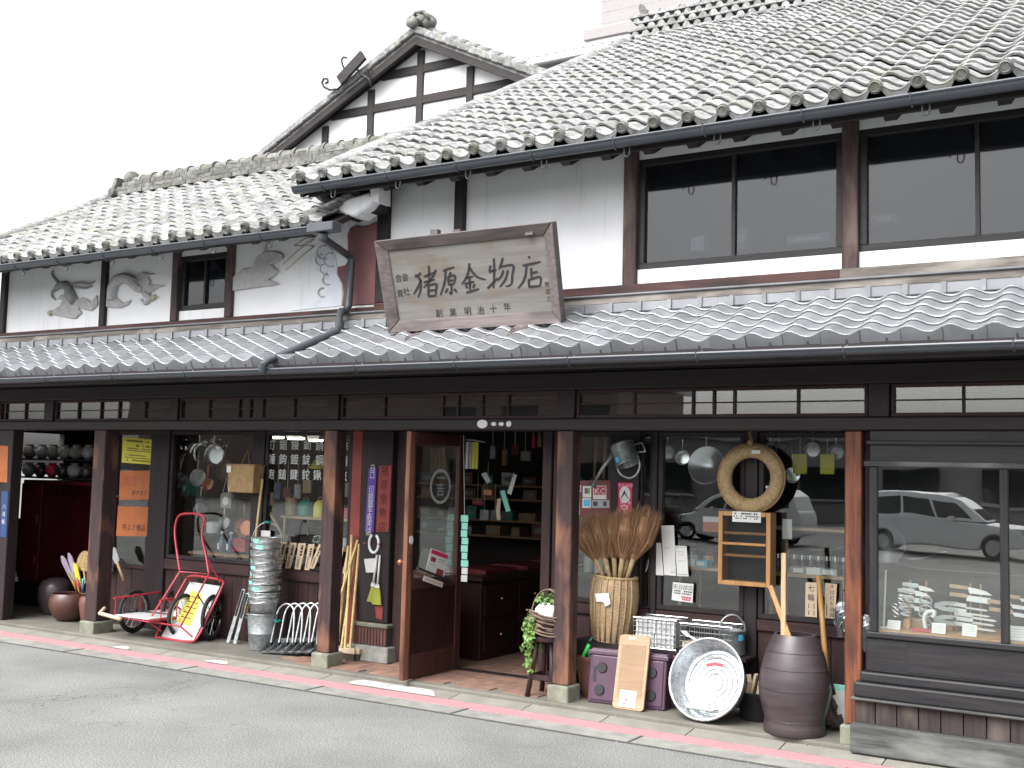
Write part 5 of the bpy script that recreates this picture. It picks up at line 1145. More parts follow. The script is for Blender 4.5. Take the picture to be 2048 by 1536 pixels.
for p in ((-8.46,.02),(-8.46,.3),(-8.46,.57),(-8.28,.58),(-8.12,.58),(-7.97,.57),(-7.97,.3),(-7.97,.12)): MB().tube([(p[0],p[1],.24),(p[0],p[1],.42)], .006, 6).build('rail_post', MT['red'], CT)
MB().tube([(-8.6,.02,.3),(-8.58,-.05,.26),(-8.2,-.13,.25)], .018, 8).build('draw_bar', MT['tagwood'], CT, smooth=True); MB().cyl((-8.55,wy,PZ+r),(-7.88,wy+.07,PZ+r),.01).build('axle', MT['iron'], CT)
# folded trailer cart standing on end
FC = thing('folding_cart', (-7.95, .3, PZ), 'red tubular trailer cart stood on end with white panel and yellow notice', 'cart')
A, B_, C_, D_ = at_y(322, 1267, .2), at_y(386, 1279, .2), at_y(440, 1172, .48), at_y(380, 1163, .48)
A.z = B_.z = PZ+.01
nn = (B_-A).cross(D_-A).normalized(); nn = nn if nn.y < 0 else -nn
MB().prism([A, B_, C_, D_], -nn*.012).build('panel', MT['wbed'], FC, bevel=.002)
Q = lambda u, v, o=0: (A*(1-u)+B_*u)*(1-v)+(D_*(1-u)+C_*u)*v + nn*o
MB().prism([Q(.22,.3,.0005),Q(.72,.24,.0005),Q(.62,.8,.0005),Q(.2,.86,.0005)], nn*.0015).build('notice', MT['yellow'], FC)
for k in range(5): MB().prism([Q(.28,.76-.09*k,.0025),Q(.62,.74-.09*k,.0025),Q(.62,.72-.09*k,.0025),Q(.28,.745-.09*k,.0025)], nn*.0008).build('print', MT['ink'], FC)
# side frame: round tube loop
loop = catmull([Q(-.1,.02,.02), Q(.1,-.02,.02), Q(.9,-.02,.02), Q(1.12,.06,.02), Q(1.14,.5,.02), Q(1.14,.95,.02), Q(1.05,1.08,.02), Q(.5,1.1,.02), Q(-.02,1.08,.02), Q(-.1,.95,.02), Q(-.12,.5,.02)], 5, True)
MB().tube(loop, .012, 8, closed=True).build('side_frame', MT['red'], FC, smooth=True)
f1 = at_y(297, 1243, .12); f2 = at_y(360, 1143, .33); f3 = at_y(418, 1148, .33); f4 = at_y(361, 1253, .1)
MB().tube([f1, f2, f3, f4, f1], .009, 8).build('front_guard', MT['red'], FC, smooth=40); MB().tube([f4, at_y(385,1274,.15)], .009, 8).build('guard_leg', MT['red'], FC); MB().tube([f1, at_y(322,1262,.18)], .009, 8).build('guard_leg', MT['red'], FC)
MB().tube([f2.lerp(f1,.5), Q(.2,.5,.01)], .007, 6).build('guard_stay', MT['red'], FC); MB().tube([f3.lerp(f4,.4), Q(.9,.6,.01)], .007, 6).build('guard_stay', MT['red'], FC)
hd = catmull([at_y(360,1143,.33), at_y(355,1110,.36), at_y(350,1070,.42), at_y(352,1045,.44), at_y(360,1030,.45), at_y(382,1027,.46), at_y(402,1030,.46), at_y(409,1040,.46), at_y(404,1070,.44), at_y(412,1110,.38), at_y(418,1148,.33)], 5)
MB().tube(hd, .012, 8).build('handle', MT['red'], FC, smooth=True)
MB().tube([at_y(412,1110,.38), at_y(440,1165,.46)], .007, 6).build('stay', MT['red'], FC); MB().tube([at_y(360,1143,.33), at_y(384,1165,.46)], .007, 6).build('stay', MT['red'], FC)
c1 = at_y(425, 1228, .42); wheel(FC, (c1.x, .42, PZ+.205), .205, (1,.35,0)); c2 = at_y(346, 1210, .6); wheel(FC, (c2.x, .6, PZ+.2), .195, (1,.35,0))
# tools leaning in the shade beside the buckets
for k, (a, b, lab) in enumerate((((488,1178),(456,1278),'dark metal bar leaning between the red cart and the buckets'), ((496,1186),(470,1276),'second dark bar leaning against the bucket stack'))):
    pa, pb = at_y(*a, .5), at_y(*b, .38); pb.z = PZ+.004; t = thing('metal_bar', pb, lab, 'bar'); MB().bar(pa, pb, .04, .008, (0,1,0)).build('blade', MT['galvdull'], t, bevel=.002); MB().tube([pa.lerp(pb,.02)+Vector((0,-.01,0)), pa.lerp(pb,.5)+Vector((0,-.01,0))], .008, 6).build('spine', MT['iron'], t)
c = at_z(484, 1270, PZ); t = thing('soap_packet', c, 'small white packet on the floor beside the buckets', 'packet'); MB().box(-.05,.05,-.04,.04,0,.03,Matrix.Translation(c)@Matrix.Rotation(.4,4,'Z')).build('packet', MT['white'], t, bevel=.008, seg=2); MB().box(-.03,.03,-.042,-.0405,.006,.022,Matrix.Translation(c)@Matrix.Rotation(.4,4,'Z')).build('label', MT['signpurple'], t)

# ---- stack of zinc buckets
BX, BY = -6.93, .33
t = thing('dust_bin', (BX, BY, PZ), 'grey zinc bin at the foot of the bucket stack', 'bin')
MB().lathe([(0,0),(.105,0),(.112,.005),(.125,.14),(.128,.145),(.125,.15),(.138,.3),(.145,.306),(.14,.312),(.128,.29),(.1,.02),(0,.015)], 32, Matrix.Translation((BX,BY,PZ))).build('body', MT['galvdull'], t, smooth=40)
for s in (-1, 1): MB().tube([(BX+s*.14,BY-.02,PZ+.26),(BX+s*.175,BY-.02,PZ+.25),(BX+s*.175,BY+.03,PZ+.25),(BX+s*.14,BY+.03,PZ+.26)], .009, 6).build('handle', MT['teal'], t, smooth=True)
ords = ['lowest','second','third','fourth','fifth','sixth','seventh','eighth','ninth','topmost']
rb = random.Random(9); z = PZ+.235
for k in range(10):
    sc = 1.0 if k < 4 else (.95 if k < 7 else .9); rt = .142*sc; r0 = .095*sc; h = .2
    lab = '%s zinc bucket in the nested bucket stack' % ords[k] + (', its handle raised' if k == 9 else '')
    M = rotm(rb.uniform(-.04,.04), rb.uniform(-.04,.04), rb.uniform(-.6,.6), (BX+rb.uniform(-.008,.008), BY, z)); t = thing('bucket', (BX, BY, z), lab, 'bucket', 'nested zinc buckets')
    MB().lathe([(0,.004),(r0,0),(r0+.004,.006),(rt-.01,h*.82),(rt-.005,h*.84),(rt-.006,h*.88),(rt,h),(rt+.005,h+.004),(rt,h+.009),(rt-.006,h),(r0-.003,.01),(0,.009)], 32, M).build('body', MT['galv'], t, smooth=40)
    if k < 9: hp = [(rt*cos(a), -rt*sin(a)-.004, h-.012-.028*sin(a)) for a in [pi*j/14 for j in range(15)]]
    else: hp = [(rt*cos(a), 0, h-.01+.145*sin(a)) for a in [pi*j/14 for j in range(15)]]
    MB().tube(hp, .004, 6).xf(M).build('handle', MT['alu'], t, smooth=True)
    for s in (-1, 1): MB().box(s*rt-.009, s*rt+.009, -.012, .012, h-.03, h+.002, M).build('lug', MT['galvdull'], t)
    a0 = radians(-125+rb.uniform(-12,25)); m = MB()
    for j in range(5):
        a, b = a0+j*.11, a0+(j+1)*.11; f_ = lambda a_, zz: Vector(((r0+(rt-r0)*zz/h+.0035)*cos(a_), (r0+(rt-r0)*zz/h+.0035)*sin(a_), zz)); m.quad([f_(a,h-.05), f_(b,h-.05), f_(b,h-.004), f_(a,h-.004)])
    m.xf(M).build('label', MT['mint'], t)
    if k == 9: MB().tube([(-.03,0,h+.137),(.03,0,h+.137)], .011, 8).xf(M).build('grip', MT['teal'], t, smooth=True)
    z += .052 if k not in (3, 6) else .075
# ---- dustpans with arched handles
for k in range(6):
    lab = ['front dustpan of the nested set, its whole tray showing','second dustpan of the nested set by the post','third dustpan of the nested set by the post','fourth dustpan of the nested set by the post','fifth dustpan of the nested set by the post','rearmost dustpan of the nested set by the post'][k]
    ox = -6.7+.075*k; oy = .3+.018*k; t = thing('dustpan', (ox, oy, PZ), lab, 'dustpan', 'nested dustpans'); M = rotm(0, 0, radians(12), (ox, oy, PZ+.006*k))
    MB().raw([(-.12,-.13,.012),(.12,-.13,.012),(.12,.1,.03),(-.12,.1,.03),(-.13,-.13,.03),(.13,-.13,.03),(.13,.1,.1),(-.13,.1,.1)], [(0,1,2,3),(0,3,7,4),(1,5,6,2),(2,6,7,3)]).xf(M).build('tray', MT['galvdull'], t, bevel=.003)
    arc = [(-.105,.02,.05),(-.095,.05,.2),(-.085,.07,.31),(-.06,.085,.37),(0,.09,.4),(.06,.085,.37),(.085,.07,.31),(.095,.05,.2),(.105,.02,.05)]
    MB().tube(catmull(arc, 4), .009, 8).xf(M).build('handle', MT['galv'], t, smooth=True)
    for s in (-1, 1): MB().box(s*.105-.012, s*.105+.012, .0, .04, .04, .075, M).build('bracket', MT['iron'], t)
# ---- deck brooms on bamboo poles
for k, (a, b, lab) in enumerate((((704,1070),(690,1300),'tallest bamboo pole broom by the second post'), ((716,1080),(666,1235),'bamboo pole slanting across the other broom poles'), ((719,1088),(700,1302),'rightmost bamboo pole broom leaning on the pillar'), ((697,1092),(674,1298),'leftmost bamboo pole broom by the second post'), ((710,1100),(683,1302),'middle bamboo pole broom in the bundle'))):
    pa, pb = at_y(*a, .5), at_y(*b, .36+.012*k)
    if k == 1: pb = pa+(pb-pa)*1.45
    pb.z = max(pb.z, PZ+.09) if k != 1 else PZ+.01
    t = thing('deck_broom' if k != 1 else 'bamboo_pole', (pb.x, pb.y, PZ), lab, 'broom' if k != 1 else 'pole')
    N_ = 9; P = [pa.lerp(pb, i/N_) for i in range(N_+1)]; q = []; rr = []
    for i in range(N_):
        q += [P[i], P[i].lerp(P[i+1], .06), P[i].lerp(P[i+1], .94)]; rr += [.0135, .012, .012]
    q.append(P[-1]); rr.append(.0135); MB().tube(q, rr, 8).build('pole', MT['bamboo'], t, smooth=50)
    if k != 1:
        hw = .1; o_ = .03*k
        M = rotm(0, 0, .1, (pb.x, pb.y-.045*(k % 2)+.01, PZ)); MB().box(-hw,hw,-.024,.024,.055,.1,M).build('head', MT['tagwood'], t, bevel=.006, seg=2); MB().box(-hw+.006,hw-.006,-.019,.019,.0,.056,M).build('bristles', MT['dirt'], t)
# ---- things on the pillar: horseshoe, hand brushes, paper tag
c = at_y(748, 1087, .462); t = thing('horseshoe', c, 'pale iron horseshoe hung on the dark pillar', 'horseshoe')
MB().tube([c+Vector((.05*sin(a)*(1 if True else 1), 0, -.075*cos(a))) for a in [radians(-155)+radians(310)*k/16 for k in range(17)]], .012, 8).build('shoe', MT['steel'], t, smooth=True)
for s in (-1, 1): MB().cyl(c+Vector((s*.075,.02,0)), c+Vector((s*.075,-.03,0)), .006).sphere(c+Vector((s*.075,-.03,0)), .01, 8, 6).build('peg', MT['copper'], t)
for k, (a, b) in enumerate((((754,1110),(742,1205)), ((760,1110),(752,1210)))):
    pa, pb = at_y(*a, .455), at_y(*b, .45-.015*k); t = thing('hand_broom', pb, ['left green hand broom with white handle hung on the pillar','right green hand broom with white handle hung on the pillar'][k], 'broom'); d = pb-pa; s = Vector((d.z,0,-d.x)).normalized()
    MB().tube([pa, pa+d*.62], .009, 8).build('handle', MT['white'], t, smooth=True); MB().prism([pa+d*.6-s*.014, pa+d*.6+s*.014, pb+s*.05, pb-s*.05], (0,.02,0)).build('bristles', MT['olive'], t, bevel=.004); MB().prism([pa+d*.58-s*.016, pa+d*.58+s*.016, pa+d*.66+s*.022, pa+d*.66-s*.022], (0,-.006,0)).build('collar', MT['white'], t)
c = at_y(760, 1225, .46); tag(MB().prism([at_y(750,1212,.462), at_y(766,1212,.462), at_y(764,1240,.462), at_y(752,1236,.462)], (0,.006,0)).build('red_cloth', MT['redsign']), 'scrap of red cloth under the green hand brooms', 'cloth')
tag(MB().prism([at_y(728,1118,.455), at_y(755,1116,.455), at_y(752,1145,.455), at_y(732,1145,.455)], (0,.002,0)).build('paper_tag', MT['paper']), 'white paper tag beside the horseshoe on the pillar', 'paper')

# ---- stool with ivy basket inside the doorway
sx, sy = -3.98, .1; t = thing('stool', (sx, sy, PZ), 'small round wooden stool carrying the ivy basket by the third post', 'stool')
zs = .45; MB().lathe([(0,0),(.12,0),(.125,.015),(.12,.032),(0,.035)], 24, Matrix.Translation((sx,sy,zs))).build('seat', MT['red_z'], t, smooth=40)
for k in range(4):
    a = pi/4+k*pi/2; MB().tube([(sx+.075*cos(a), sy+.075*sin(a), zs), (sx+.145*cos(a), sy+.145*sin(a), PZ)], [.016,.019], 8).build('leg', MT['red_z'], t, smooth=True)
for k in range(4):
    a, b = pi/4+k*pi/2, pi/4+(k+1)*pi/2; MB().bar((sx+.125*cos(a), sy+.125*sin(a), .2), (sx+.125*cos(b), sy+.125*sin(b), .2), .014, .035).build('stretcher', MT['red_z'], t)
zb = zs+.035; t = thing('twig_basket', (sx, sy, zb), 'twig basket with ivy and white cloth on the stool', 'basket'); rb = random.Random(4); m = MB()
for k in range(26):
    r_ = rb.uniform(.115,.15); z_ = zb+.012+rb.uniform(0,.15); ph = rb.uniform(0, 6.28); L_ = rb.uniform(2.5,5.5)
    m.tube([(sx+(r_+.012*sin(3*a+ph))*cos(a+ph), sy+(r_+.012*sin(3*a+ph))*sin(a+ph), max(zb+.007, z_+.018*sin(2*a+ph*2))) for a in [L_*j/12 for j in range(13)]], .0065, 5)
m.build('twigs', MT['twig'], t, smooth=True)
MB().lathe([(0,.002),(.1,.002),(.125,.14),(.115,.14),(.095,.01),(0,.01)], 16, Matrix.Translation((sx,sy,zb))).build('liner', MT['dirt'], t)
m = MB()
for j in range(4): m.tube([(sx+(.13+.006*j)*cos(a), sy+.01*j-.02, zb+.12+.2*sin(a)) for a in [pi*q/14 for q in range(15)]], .006, 5)
for j in range(5): m.tube([(sx+.13+.05*sin(q*.9+j), sy-.06+.02*j, zb+.0+.1*cos(q*.7+j)+.08) for q in range(9)], .006, 5)
m.build('hoop', MT['twig'], t, smooth=True)
m = MB().sphere((sx+.01,sy-.06,zb+.17), (.09,.05,.06), 10, 8); rr = random.Random(1); m.v = [v+Vector((rr.uniform(-.012,.012) for _ in range(3))) for v in m.v]; m.build('cloth', MT['cloth'], t, smooth=True)
m = MB(); rb = random.Random(8)
def leaf(m, p, s, rb):
    a = Vector((rb.uniform(-1,1), rb.uniform(-1,.3), rb.uniform(-1,.6))).normalized(); b = a.orthogonal().normalized(); n_ = a.cross(b)*.25
    m.quad([p, p+(a*.5+b*.42+n_)*s, p+a*s, p+(a*.5-b*.42+n_)*s])
for k in range(120):
    a = rb.uniform(0, 6.28); r_ = rb.uniform(0,.11); leaf(m, Vector((sx+r_*cos(a), sy+.03+r_*sin(a), zb+.15+rb.uniform(0,.12))), rb.uniform(.03,.05), rb)
vines = []
for k in range(13):
    a = rb.uniform(2.2, 5.2); p = Vector((sx+.13*cos(a), sy+.13*sin(a), zb+.14)); q = [p]
    L_ = rb.uniform(.1, .38)
    for j in range(10):
        p = p+Vector((rb.uniform(-.012,.008), rb.uniform(-.012,.012), -L_/10)); q.append(p)
        for _ in range(3): leaf(m, p, rb.uniform(.025,.045), rb)
    vines.append(q)
m.build('ivy_leaves', MT['leaf'], t, fix=False); m = MB()
for q in vines: m.tube(q, .003, 4)
m.build('ivy_stems', MT['olive'], t)
# ---- brown pot with plastic tools, teal scoop
px_, py_ = -3.7, .3
t, Mx = lathe_t('glazed_pot', 'brown glazed pot behind the third post holding a green handled tool', 'pot', [(0,0),(.095,0),(.11,.05),(.135,.2),(.138,.26),(.15,.275),(.148,.295),(.132,.29),(.125,.25),(.1,.05),(0,.04)], (px_, py_, PZ), 'pot', 32)
a, b = at_y(1178, 1290, .2), at_y(1160, 1325, .25); t = thing('green_tool', b, 'bright green plastic tool handle sticking out of the glazed pot', 'tool'); MB().tube([a, a.lerp(b,.9), b+(b-a)*1.2], [.014,.013,.01], 8).build('handle', MT['green'], t, smooth=True); MB().sphere(b+(b-a)*1.3, (.03,.015,.04), 8, 6).build('blade', MT['green'], t)
c = at_y(1203, 1298, .36); t = thing('scoop', c, 'teal plastic scoop hanging behind the purple cases', 'scoop'); M = rotm(radians(72), 0, radians(10), c)
MB().lathe([(0,.0),(.06,.004),(.085,.03),(.095,.075),(.1,.08),(.088,.08),(.078,.035),(0,.012)], 24, M @ Matrix.Translation((0,0,-.04))).build('bowl', MT['teal'], t, smooth=50); MB().tube([(.05,.08,.03),(.09,.15,.035),(.1,.19,.03)], .015, 8).xf(M).build('handle', MT['teal'], t, smooth=True)
# ---- purple plastic cases leaning at the wall
def case(px, w, h, lab, yb, lean):
    A = at_z(px[0], px[1], PZ+.004); ang = radians(5); M = Matrix.Translation((A.x, yb, PZ+.002)) @ Matrix.Rotation(ang, 4, 'Z') @ Matrix.Rotation(radians(-lean), 4, 'X')
    t = thing('plastic_case', (A.x+w/2, yb, PZ), lab, 'case', 'purple plastic cases')
    MB().box(0, w, 0, .13, 0, h, M).build('shell', MT['purple'], t, bevel=.012, seg=3)
    MB().box(.02, w-.02, -.008, .004, .02, h-.05, M).build('face_panel', MT['purple'], t, bevel=.006, seg=2)
    MB().box(-.012, w+.012, -.012, .14, h-.045, h-.015, M).build('rim', MT['purple'], t, bevel=.006, seg=2)
    for u, v in ((.09,.09),(.1,h-.13),(w-.1,.09),(w-.1,h-.13)): MB().lathe([(0,.012),(.032,.012),(.036,.006),(.036,0)], 20, M @ Matrix.Translation((u,-.008,v)) @ Matrix.Rotation(radians(90),4,'X')).build('round_foot', MT['black'], t, smooth=40)
    MB().box(.035, .06, -.0095, -.004, h*.38, h*.66, M).build('grip_slot', MT['black'], t)
case((1183,1400), .56, .37, 'left purple plastic case with a grip slot, partly behind the washboard', .09, 8)
case((1297,1412), .34, .35, 'right purple plastic case partly behind the zinc tub', .27, 4)
# ---- washboard
A, B_, C_, D_ = at_y(1224,1406,.02), at_y(1286,1413,.02), at_y(1301,1272,.15), at_y(1240,1268,.15); A.z = B_.z = PZ+.003
nn = (B_-A).cross(D_-A).normalized(); nn = nn if nn.y < 0 else -nn
Q = lambda u, v, o=0: (A*(1-u)+B_*u)*(1-v)+(D_*(1-u)+C_*u)*v + nn*o
t = thing('washboard', (A.x+.1, .05, PZ), 'pale wooden washboard with a paper label leaning on the purple cases', 'washboard')
pts = []
for (cx, cy, a0) in ((.12,.05,pi),(.88,.05,1.5*pi),(.88,.95,0),(.12,.95,.5*pi)):
    for k in range(5): a = a0+k*pi/8; pts.append(Q(cx+.12*cos(a), cy+.05*sin(a)))
MB().prism(pts, -nn*.018).build('board', MT['palewood_x'], t, bevel=.002)
for k in range(44): MB().prism([Q(.1,.16+.0162*k,.0005), Q(.9,.16+.0162*k,.0005), Q(.9,.169+.0162*k,.0005), Q(.1,.169+.0162*k,.0005)], nn*.003).build('ridge', MT['palewood_x'], t)
MB().prism([Q(.22,.03,.0045),Q(.75,.03,.0045),Q(.75,.25,.0045),Q(.22,.25,.0045)], nn*.001).build('label', MT['paper'], t); mm = MB(); lettering(mm, vtext('洗濯板'), .036, Q(.42,.14,.006), xd=(B_-A), yd=(D_-A), line=.95); lettering(mm, vtext('さくら'), .02, Q(.63,.17,.006), xd=(B_-A), yd=(D_-A), line=1.0); mm.build('lettering', MT['ink'], t)
MB().prism([Q(.33,.94,.0005),Q(.55,.94,.0005),Q(.55,.97,.0005),Q(.33,.97,.0005)], nn*.001).build('sticker', MT['paper'], t)
# ---- woven tub of palm brooms
bc = Vector((-3.635, .42, .445)); t = thing('broom_basket', bc, 'tall woven basket holding palm brooms in front of the narrow pane', 'basket'); M = Matrix.Translation(bc) @ Matrix.Rotation(radians(3), 4, 'Y')
MB().lathe([(0,.0),(.135,0),(.14,.02),(.165,.2),(.172,.32),(.165,.41),(.15,.455),(.14,.455),(.155,.4),(.16,.3),(.13,.03),(0,.02)], 32, M).build('body', MT['basket'], t, smooth=50)
MB().tube([M @ Vector((.15*cos(a), .15*sin(a), .455)) for a in [2*pi*k/28 for k in range(28)]], .011, 8, closed=True).build('rim', MT['straw'], t, smooth=True)
for k in range(10):
    a = -2.9+k*.28; MB().tube([M @ Vector((r_*cos(a), r_*sin(a), z_)) for r_, z_ in ((.143,.01),(.169,.2),(.176,.32),(.168,.41),(.153,.455))], .007, 5).build('stave', MT['straw'], t, smooth=True)
tag(MB().prism([at_y(1190,1187,.235), at_y(1217,1186,.235), at_y(1221,1208,.235), at_y(1212,1213,.235), at_y(1206,1204,.235), at_y(1192,1203,.235)], (0,.003,0)).build('paper_tag', MT['paper']), 'white paper tag on the tall woven broom basket', 'paper')
MB().box(-3.9, -3.45, .3, .54, PZ, .44).build('bench', MT['dark_x'], None)
tag(bpy.data.objects['bench'], 'dark low bench under the broom basket', 'bench')
BR = [((1205,1150),(1160,1040),'leftmost palm broom in the tall basket'), ((1218,1150),(1190,1030),'second palm broom from the left in the tall basket'), ((1230,1150),(1224,1028),'third palm broom from the left in the tall basket'), ((1240,1150),(1258,1022),'fourth palm broom from the left in the tall basket'), ((1256,1150),(1298,1020),'rightmost palm broom leaning out of the tall basket'), ((1246,1150),(1280,1028),'palm broom at the back right of the tall basket')]
for k, (a, b, lab) in enumerate(BR):
    pa, pb = at_y(*a, .38+.02*(k % 3)), at_y(*b, .34+.03*(k % 3)); ax = (pb-pa); L_ = ax.length; ax.normalize(); t = thing('palm_broom', pa, lab, 'broom', 'palm brooms in the basket')
    MB().tube([pa-ax*.1, pa+ax*.14], [.014,.02], 8).build('handle', MT['straw'], t, smooth=True)
    rb = random.Random(k); m = MB(); u_ = ax.orthogonal().normalized(); v_ = ax.cross(u_); wd = Vector((1,0,0))-ax*ax.x; wd.normalize(); dd = ax.cross(wd)
    for j in range(620):
        a_ = rb.uniform(0, 6.28); r_ = rb.random()**.5; s0 = pa + ax*.1 + (wd*cos(a_)+dd*sin(a_))*.012*r_
        L2 = (L_-.06)*rb.uniform(.82, 1.08); e = pa + ax*(.1+L2-.05) + (wd*cos(a_)*.11+dd*sin(a_)*.06)*r_; md = s0.lerp(e, .5) + (wd*cos(a_)*.045+dd*sin(a_)*.022)*r_ + Vector((rb.uniform(-.004,.004),)*3); e += Vector((rb.uniform(-.014,.014), rb.uniform(-.01,.01), rb.uniform(-.012,.012)))
        sd_ = Vector((rb.uniform(-1,1), rb.uniform(-1,1), 0)).normalized()*.0016
        m.quad([s0-sd_, s0+sd_, md+sd_, md-sd_]); m.quad([md-sd_, md+sd_, e+sd_*.4, e-sd_*.4])
    m.tube([pa+ax*.1, pa+ax*(.1+L_*.3), pa+ax*(L_*.72), pa+ax*(L_*.9)], [.016,.035,.06,.035], 8); m.build('bristles', MT['bristle'], t, fix=False)
    MB().lathe([(.021,-.012),(.026,0),(.03,.012)], 12, Matrix.Translation(pa+ax*.15) @ ax.to_track_quat('Z','Y').to_matrix().to_4x4()).build('binding', MT['rope'], t, smooth=True)
# ---- wire baskets with white boxes
def wire_basket(x0, x1, y0, y1, z0, z1, lab, st=.035):
    t = thing('wire_basket', ((x0+x1)/2, (y0+y1)/2, z0), lab, 'wire basket'); 
    for z_ in (z0, z1): MB().tube([(x0,y0,z_),(x1,y0,z_),(x1,y1,z_),(x0,y1,z_)], .005, 6, closed=True).build('rim', MT['alu'], t)
    m = MB(); z_ = z0+st
    while z_ < z1-.01: m.tube([(x0,y0,z_),(x1,y0,z_),(x1,y1,z_),(x0,y1,z_)], .0022, 4, closed=True); z_ += st
    x_ = x0
    while x_ < x1+.001: m.tube([(x_,y0,z1),(x_,y0,z0),(x_,y1,z0),(x_,y1,z1)], .0022, 4); x_ += st
    y_ = y0+st
    while y_ < y1: m.tube([(x0,y_,z1),(x0,y_,z0),(x1,y_,z0),(x1,y_,z1)], .0022, 4); y_ += st
    m.build('wires', MT['galvdull'], t); return t
zB = .44
bb = MB().box(-3.44, -2.6, .31, .535, .415, .435).box(-3.4,-3.36,.46,.52,PZ,.415).box(-2.68,-2.64,.46,.52,PZ,.415).build('bench_board', MT['dark_x']); tag(bb, 'low plank stand under the wire baskets', 'stand')
wire_basket(-3.42, -3.1, .315, .53, .44, .64, 'left wire basket filled with white boxes'); wire_basket(-3.07, -2.7, .315, .53, .44, .63, 'right wire basket, empty and wide')
for k, (x_, y_, w, d, h, z_, lab) in enumerate(((-3.41,.325,.14,.18,.085,.445,'lower left white box in the wire basket'), (-3.262,.325,.14,.18,.085,.445,'lower right white box in the wire basket'), (-3.405,.325,.145,.18,.1,.533,'upper left white box in the wire basket'), (-3.252,.325,.135,.18,.1,.533,'upper right white box in the wire basket'))):
    t = thing('carton', (x_+w/2, y_+d/2, z_), lab, 'box', 'white boxes in the wire basket'); MB().box(x_, x_+w, y_, y_+d, z_, z_+h).build('box', MT['paper'], t, bevel=.002); MB().box(x_+.02, x_+w-.03, y_-.0015, y_, z_+.02, z_+h-.02).build('label', MT['trimwhite'], t)
    MB().box(x_+w*.5-.002, x_+w*.5+.002, y_+.004, y_+d-.004, z_+h, z_+h+.0008).build('flap_seam', MT['grey'], t)
c = Vector((-3.0, .34, .445)); t = thing('wood_block', c, 'small pale box inside the empty wire basket', 'box'); MB().box(-.06,.06,-.01,.12,0,.06,Matrix.Translation(c)).build('box', MT['tagwood'], t, bevel=.003); MB().box(-.05,.05,-.0115,-.01,.015,.045,Matrix.Translation(c)).build('label', MT['paper'], t)
a, b = at_y(1362,1262,.3), at_y(1392,1280,.28); t = thing('trowel', a, 'small pale trowel lying across the empty wire basket', 'trowel'); MB().prism([a, a.lerp(b,.35)+Vector((0,0,.02)), a.lerp(b,.7), a.lerp(b,.35)-Vector((0,0,.015))], (0,.006,0)).build('blade', MT['steel'], t); MB().tube([a.lerp(b,.65), b+(b-a)*.3], .009, 8).build('handle', MT['white'], t, smooth=True)
# ---- zinc watering can standing, and another hung upside down
def watering_can(name, lab, M, loc, spout=True):
    t = thing(name, loc, lab, 'watering can')
    MB().lathe([(0,0),(.085,0),(.09,.006),(.09,.012),(.087,.015),(.087,.15),(.09,.154),(.09,.16),(.084,.163),(.08,.155),(.08,.02),(0,.015)], 28, M).build('body', MT['galvdull'], t, smooth=40)
    MB().tube(catmull([(-.085,0,.12),(-.08,0,.2),(-.03,0,.255),(.03,0,.255),(.08,0,.2),(.085,0,.13)], 5), .009, 8).xf(M).build('handle', MT['galvdull'], t, smooth=True)
    if spout:
        MB().tube([(.08,0,.04),(.2,0,.12),(.28,0,.19)], [.022,.014,.011], 10).xf(M).build('spout', MT['galvdull'], t, smooth=True); MB().lathe([(.011,0),(.035,.04),(0,.045)], 14, M @ Matrix.Translation((.28,0,.19)) @ Matrix.Rotation(radians(55),4,'Y')).build('rose', MT['galvdull'], t, smooth=40)
        MB().tube([(-.085,0,.1),(-.15,0,.12),(-.15,0,.05),(-.085,0,.04)], .008, 8).xf(M).build('back_handle', MT['galvdull'], t, smooth=True)
    m = MB(); 
    for j in range(4):
        a, b = radians(-70)+j*.12, radians(-70)+(j+1)*.12; m.quad([(.0885*cos(a),.0885*sin(a),.1),(.0885*cos(b),.0885*sin(b),.1),(.0885*cos(b),.0885*sin(b),.14),(.0885*cos(a),.0885*sin(a),.14)])
    m.xf(M).build('label', MT['cyan'], t); return t
watering_can('watering_can', 'zinc watering can with blue label standing behind the big tub', rotm(0,0,.5,(-2.74,.43,.44)), (-2.74,.43,.44), False)
c = at_y(1250, 908, .42); watering_can('watering_can', 'zinc watering can with teal label hung upside down over the brooms', Matrix.Translation(c) @ Euler((radians(8), radians(158), radians(8))).to_matrix().to_4x4() @ Matrix.Translation((0,0,-.08)), c)
# ---- the big zinc tub leaning back, floor turned to the street
cT = at_y(1411, 1357, .03); nT = (Vector((-.12,-1,.36))).normalized(); MT_ = Matrix.Translation(cT) @ nT.to_track_quat('Z','Y').to_matrix().to_4x4()
rT = .262; t = thing('zinc_tub', (cT.x, cT.y, PZ), 'big round zinc wash tub leaning with its ringed floor to the street', 'tub')
floor_ = []
for k in range(0, 19):
    r_ = .205*k/18; floor_.append((r_, -.135+(.0035 if k % 3 == 0 and k else 0)))
prof = floor_+[(.212,-.132),(.222,-.115),(.252,-.02),(.258,-.01),(.262,0)]
MB().lathe(prof, 56, MT_).build('inside', MT['galvbright'], t, smooth=30); MB().lathe([(.262,0),(.262,-.012),(.256,-.02),(.226,-.12),(.215,-.145),(.19,-.15),(0,-.148)], 48, MT_).build('outside', MT['galvdull'], t, smooth=40)
MB().tube([MT_ @ Vector((.262*cos(a), .262*sin(a), -.004)) for a in [2*pi*k/48 for k in range(48)]], .0095, 8, closed=True).build('rolled_rim', MT['galv'], t, smooth=True)
gm = MB()
for r_ in (.055,.09,.125,.16,.19): gm.tube([MT_ @ Vector((r_*cos(a), r_*sin(a), -.1345)) for a in [2*pi*k/40 for k in range(40)]], 0.0032, 5, closed=True)
gm.build('groove', MT['groove'], t, smooth=True)
xr = MT_.to_3x3() @ Vector((1,0,0)); ang0 = None
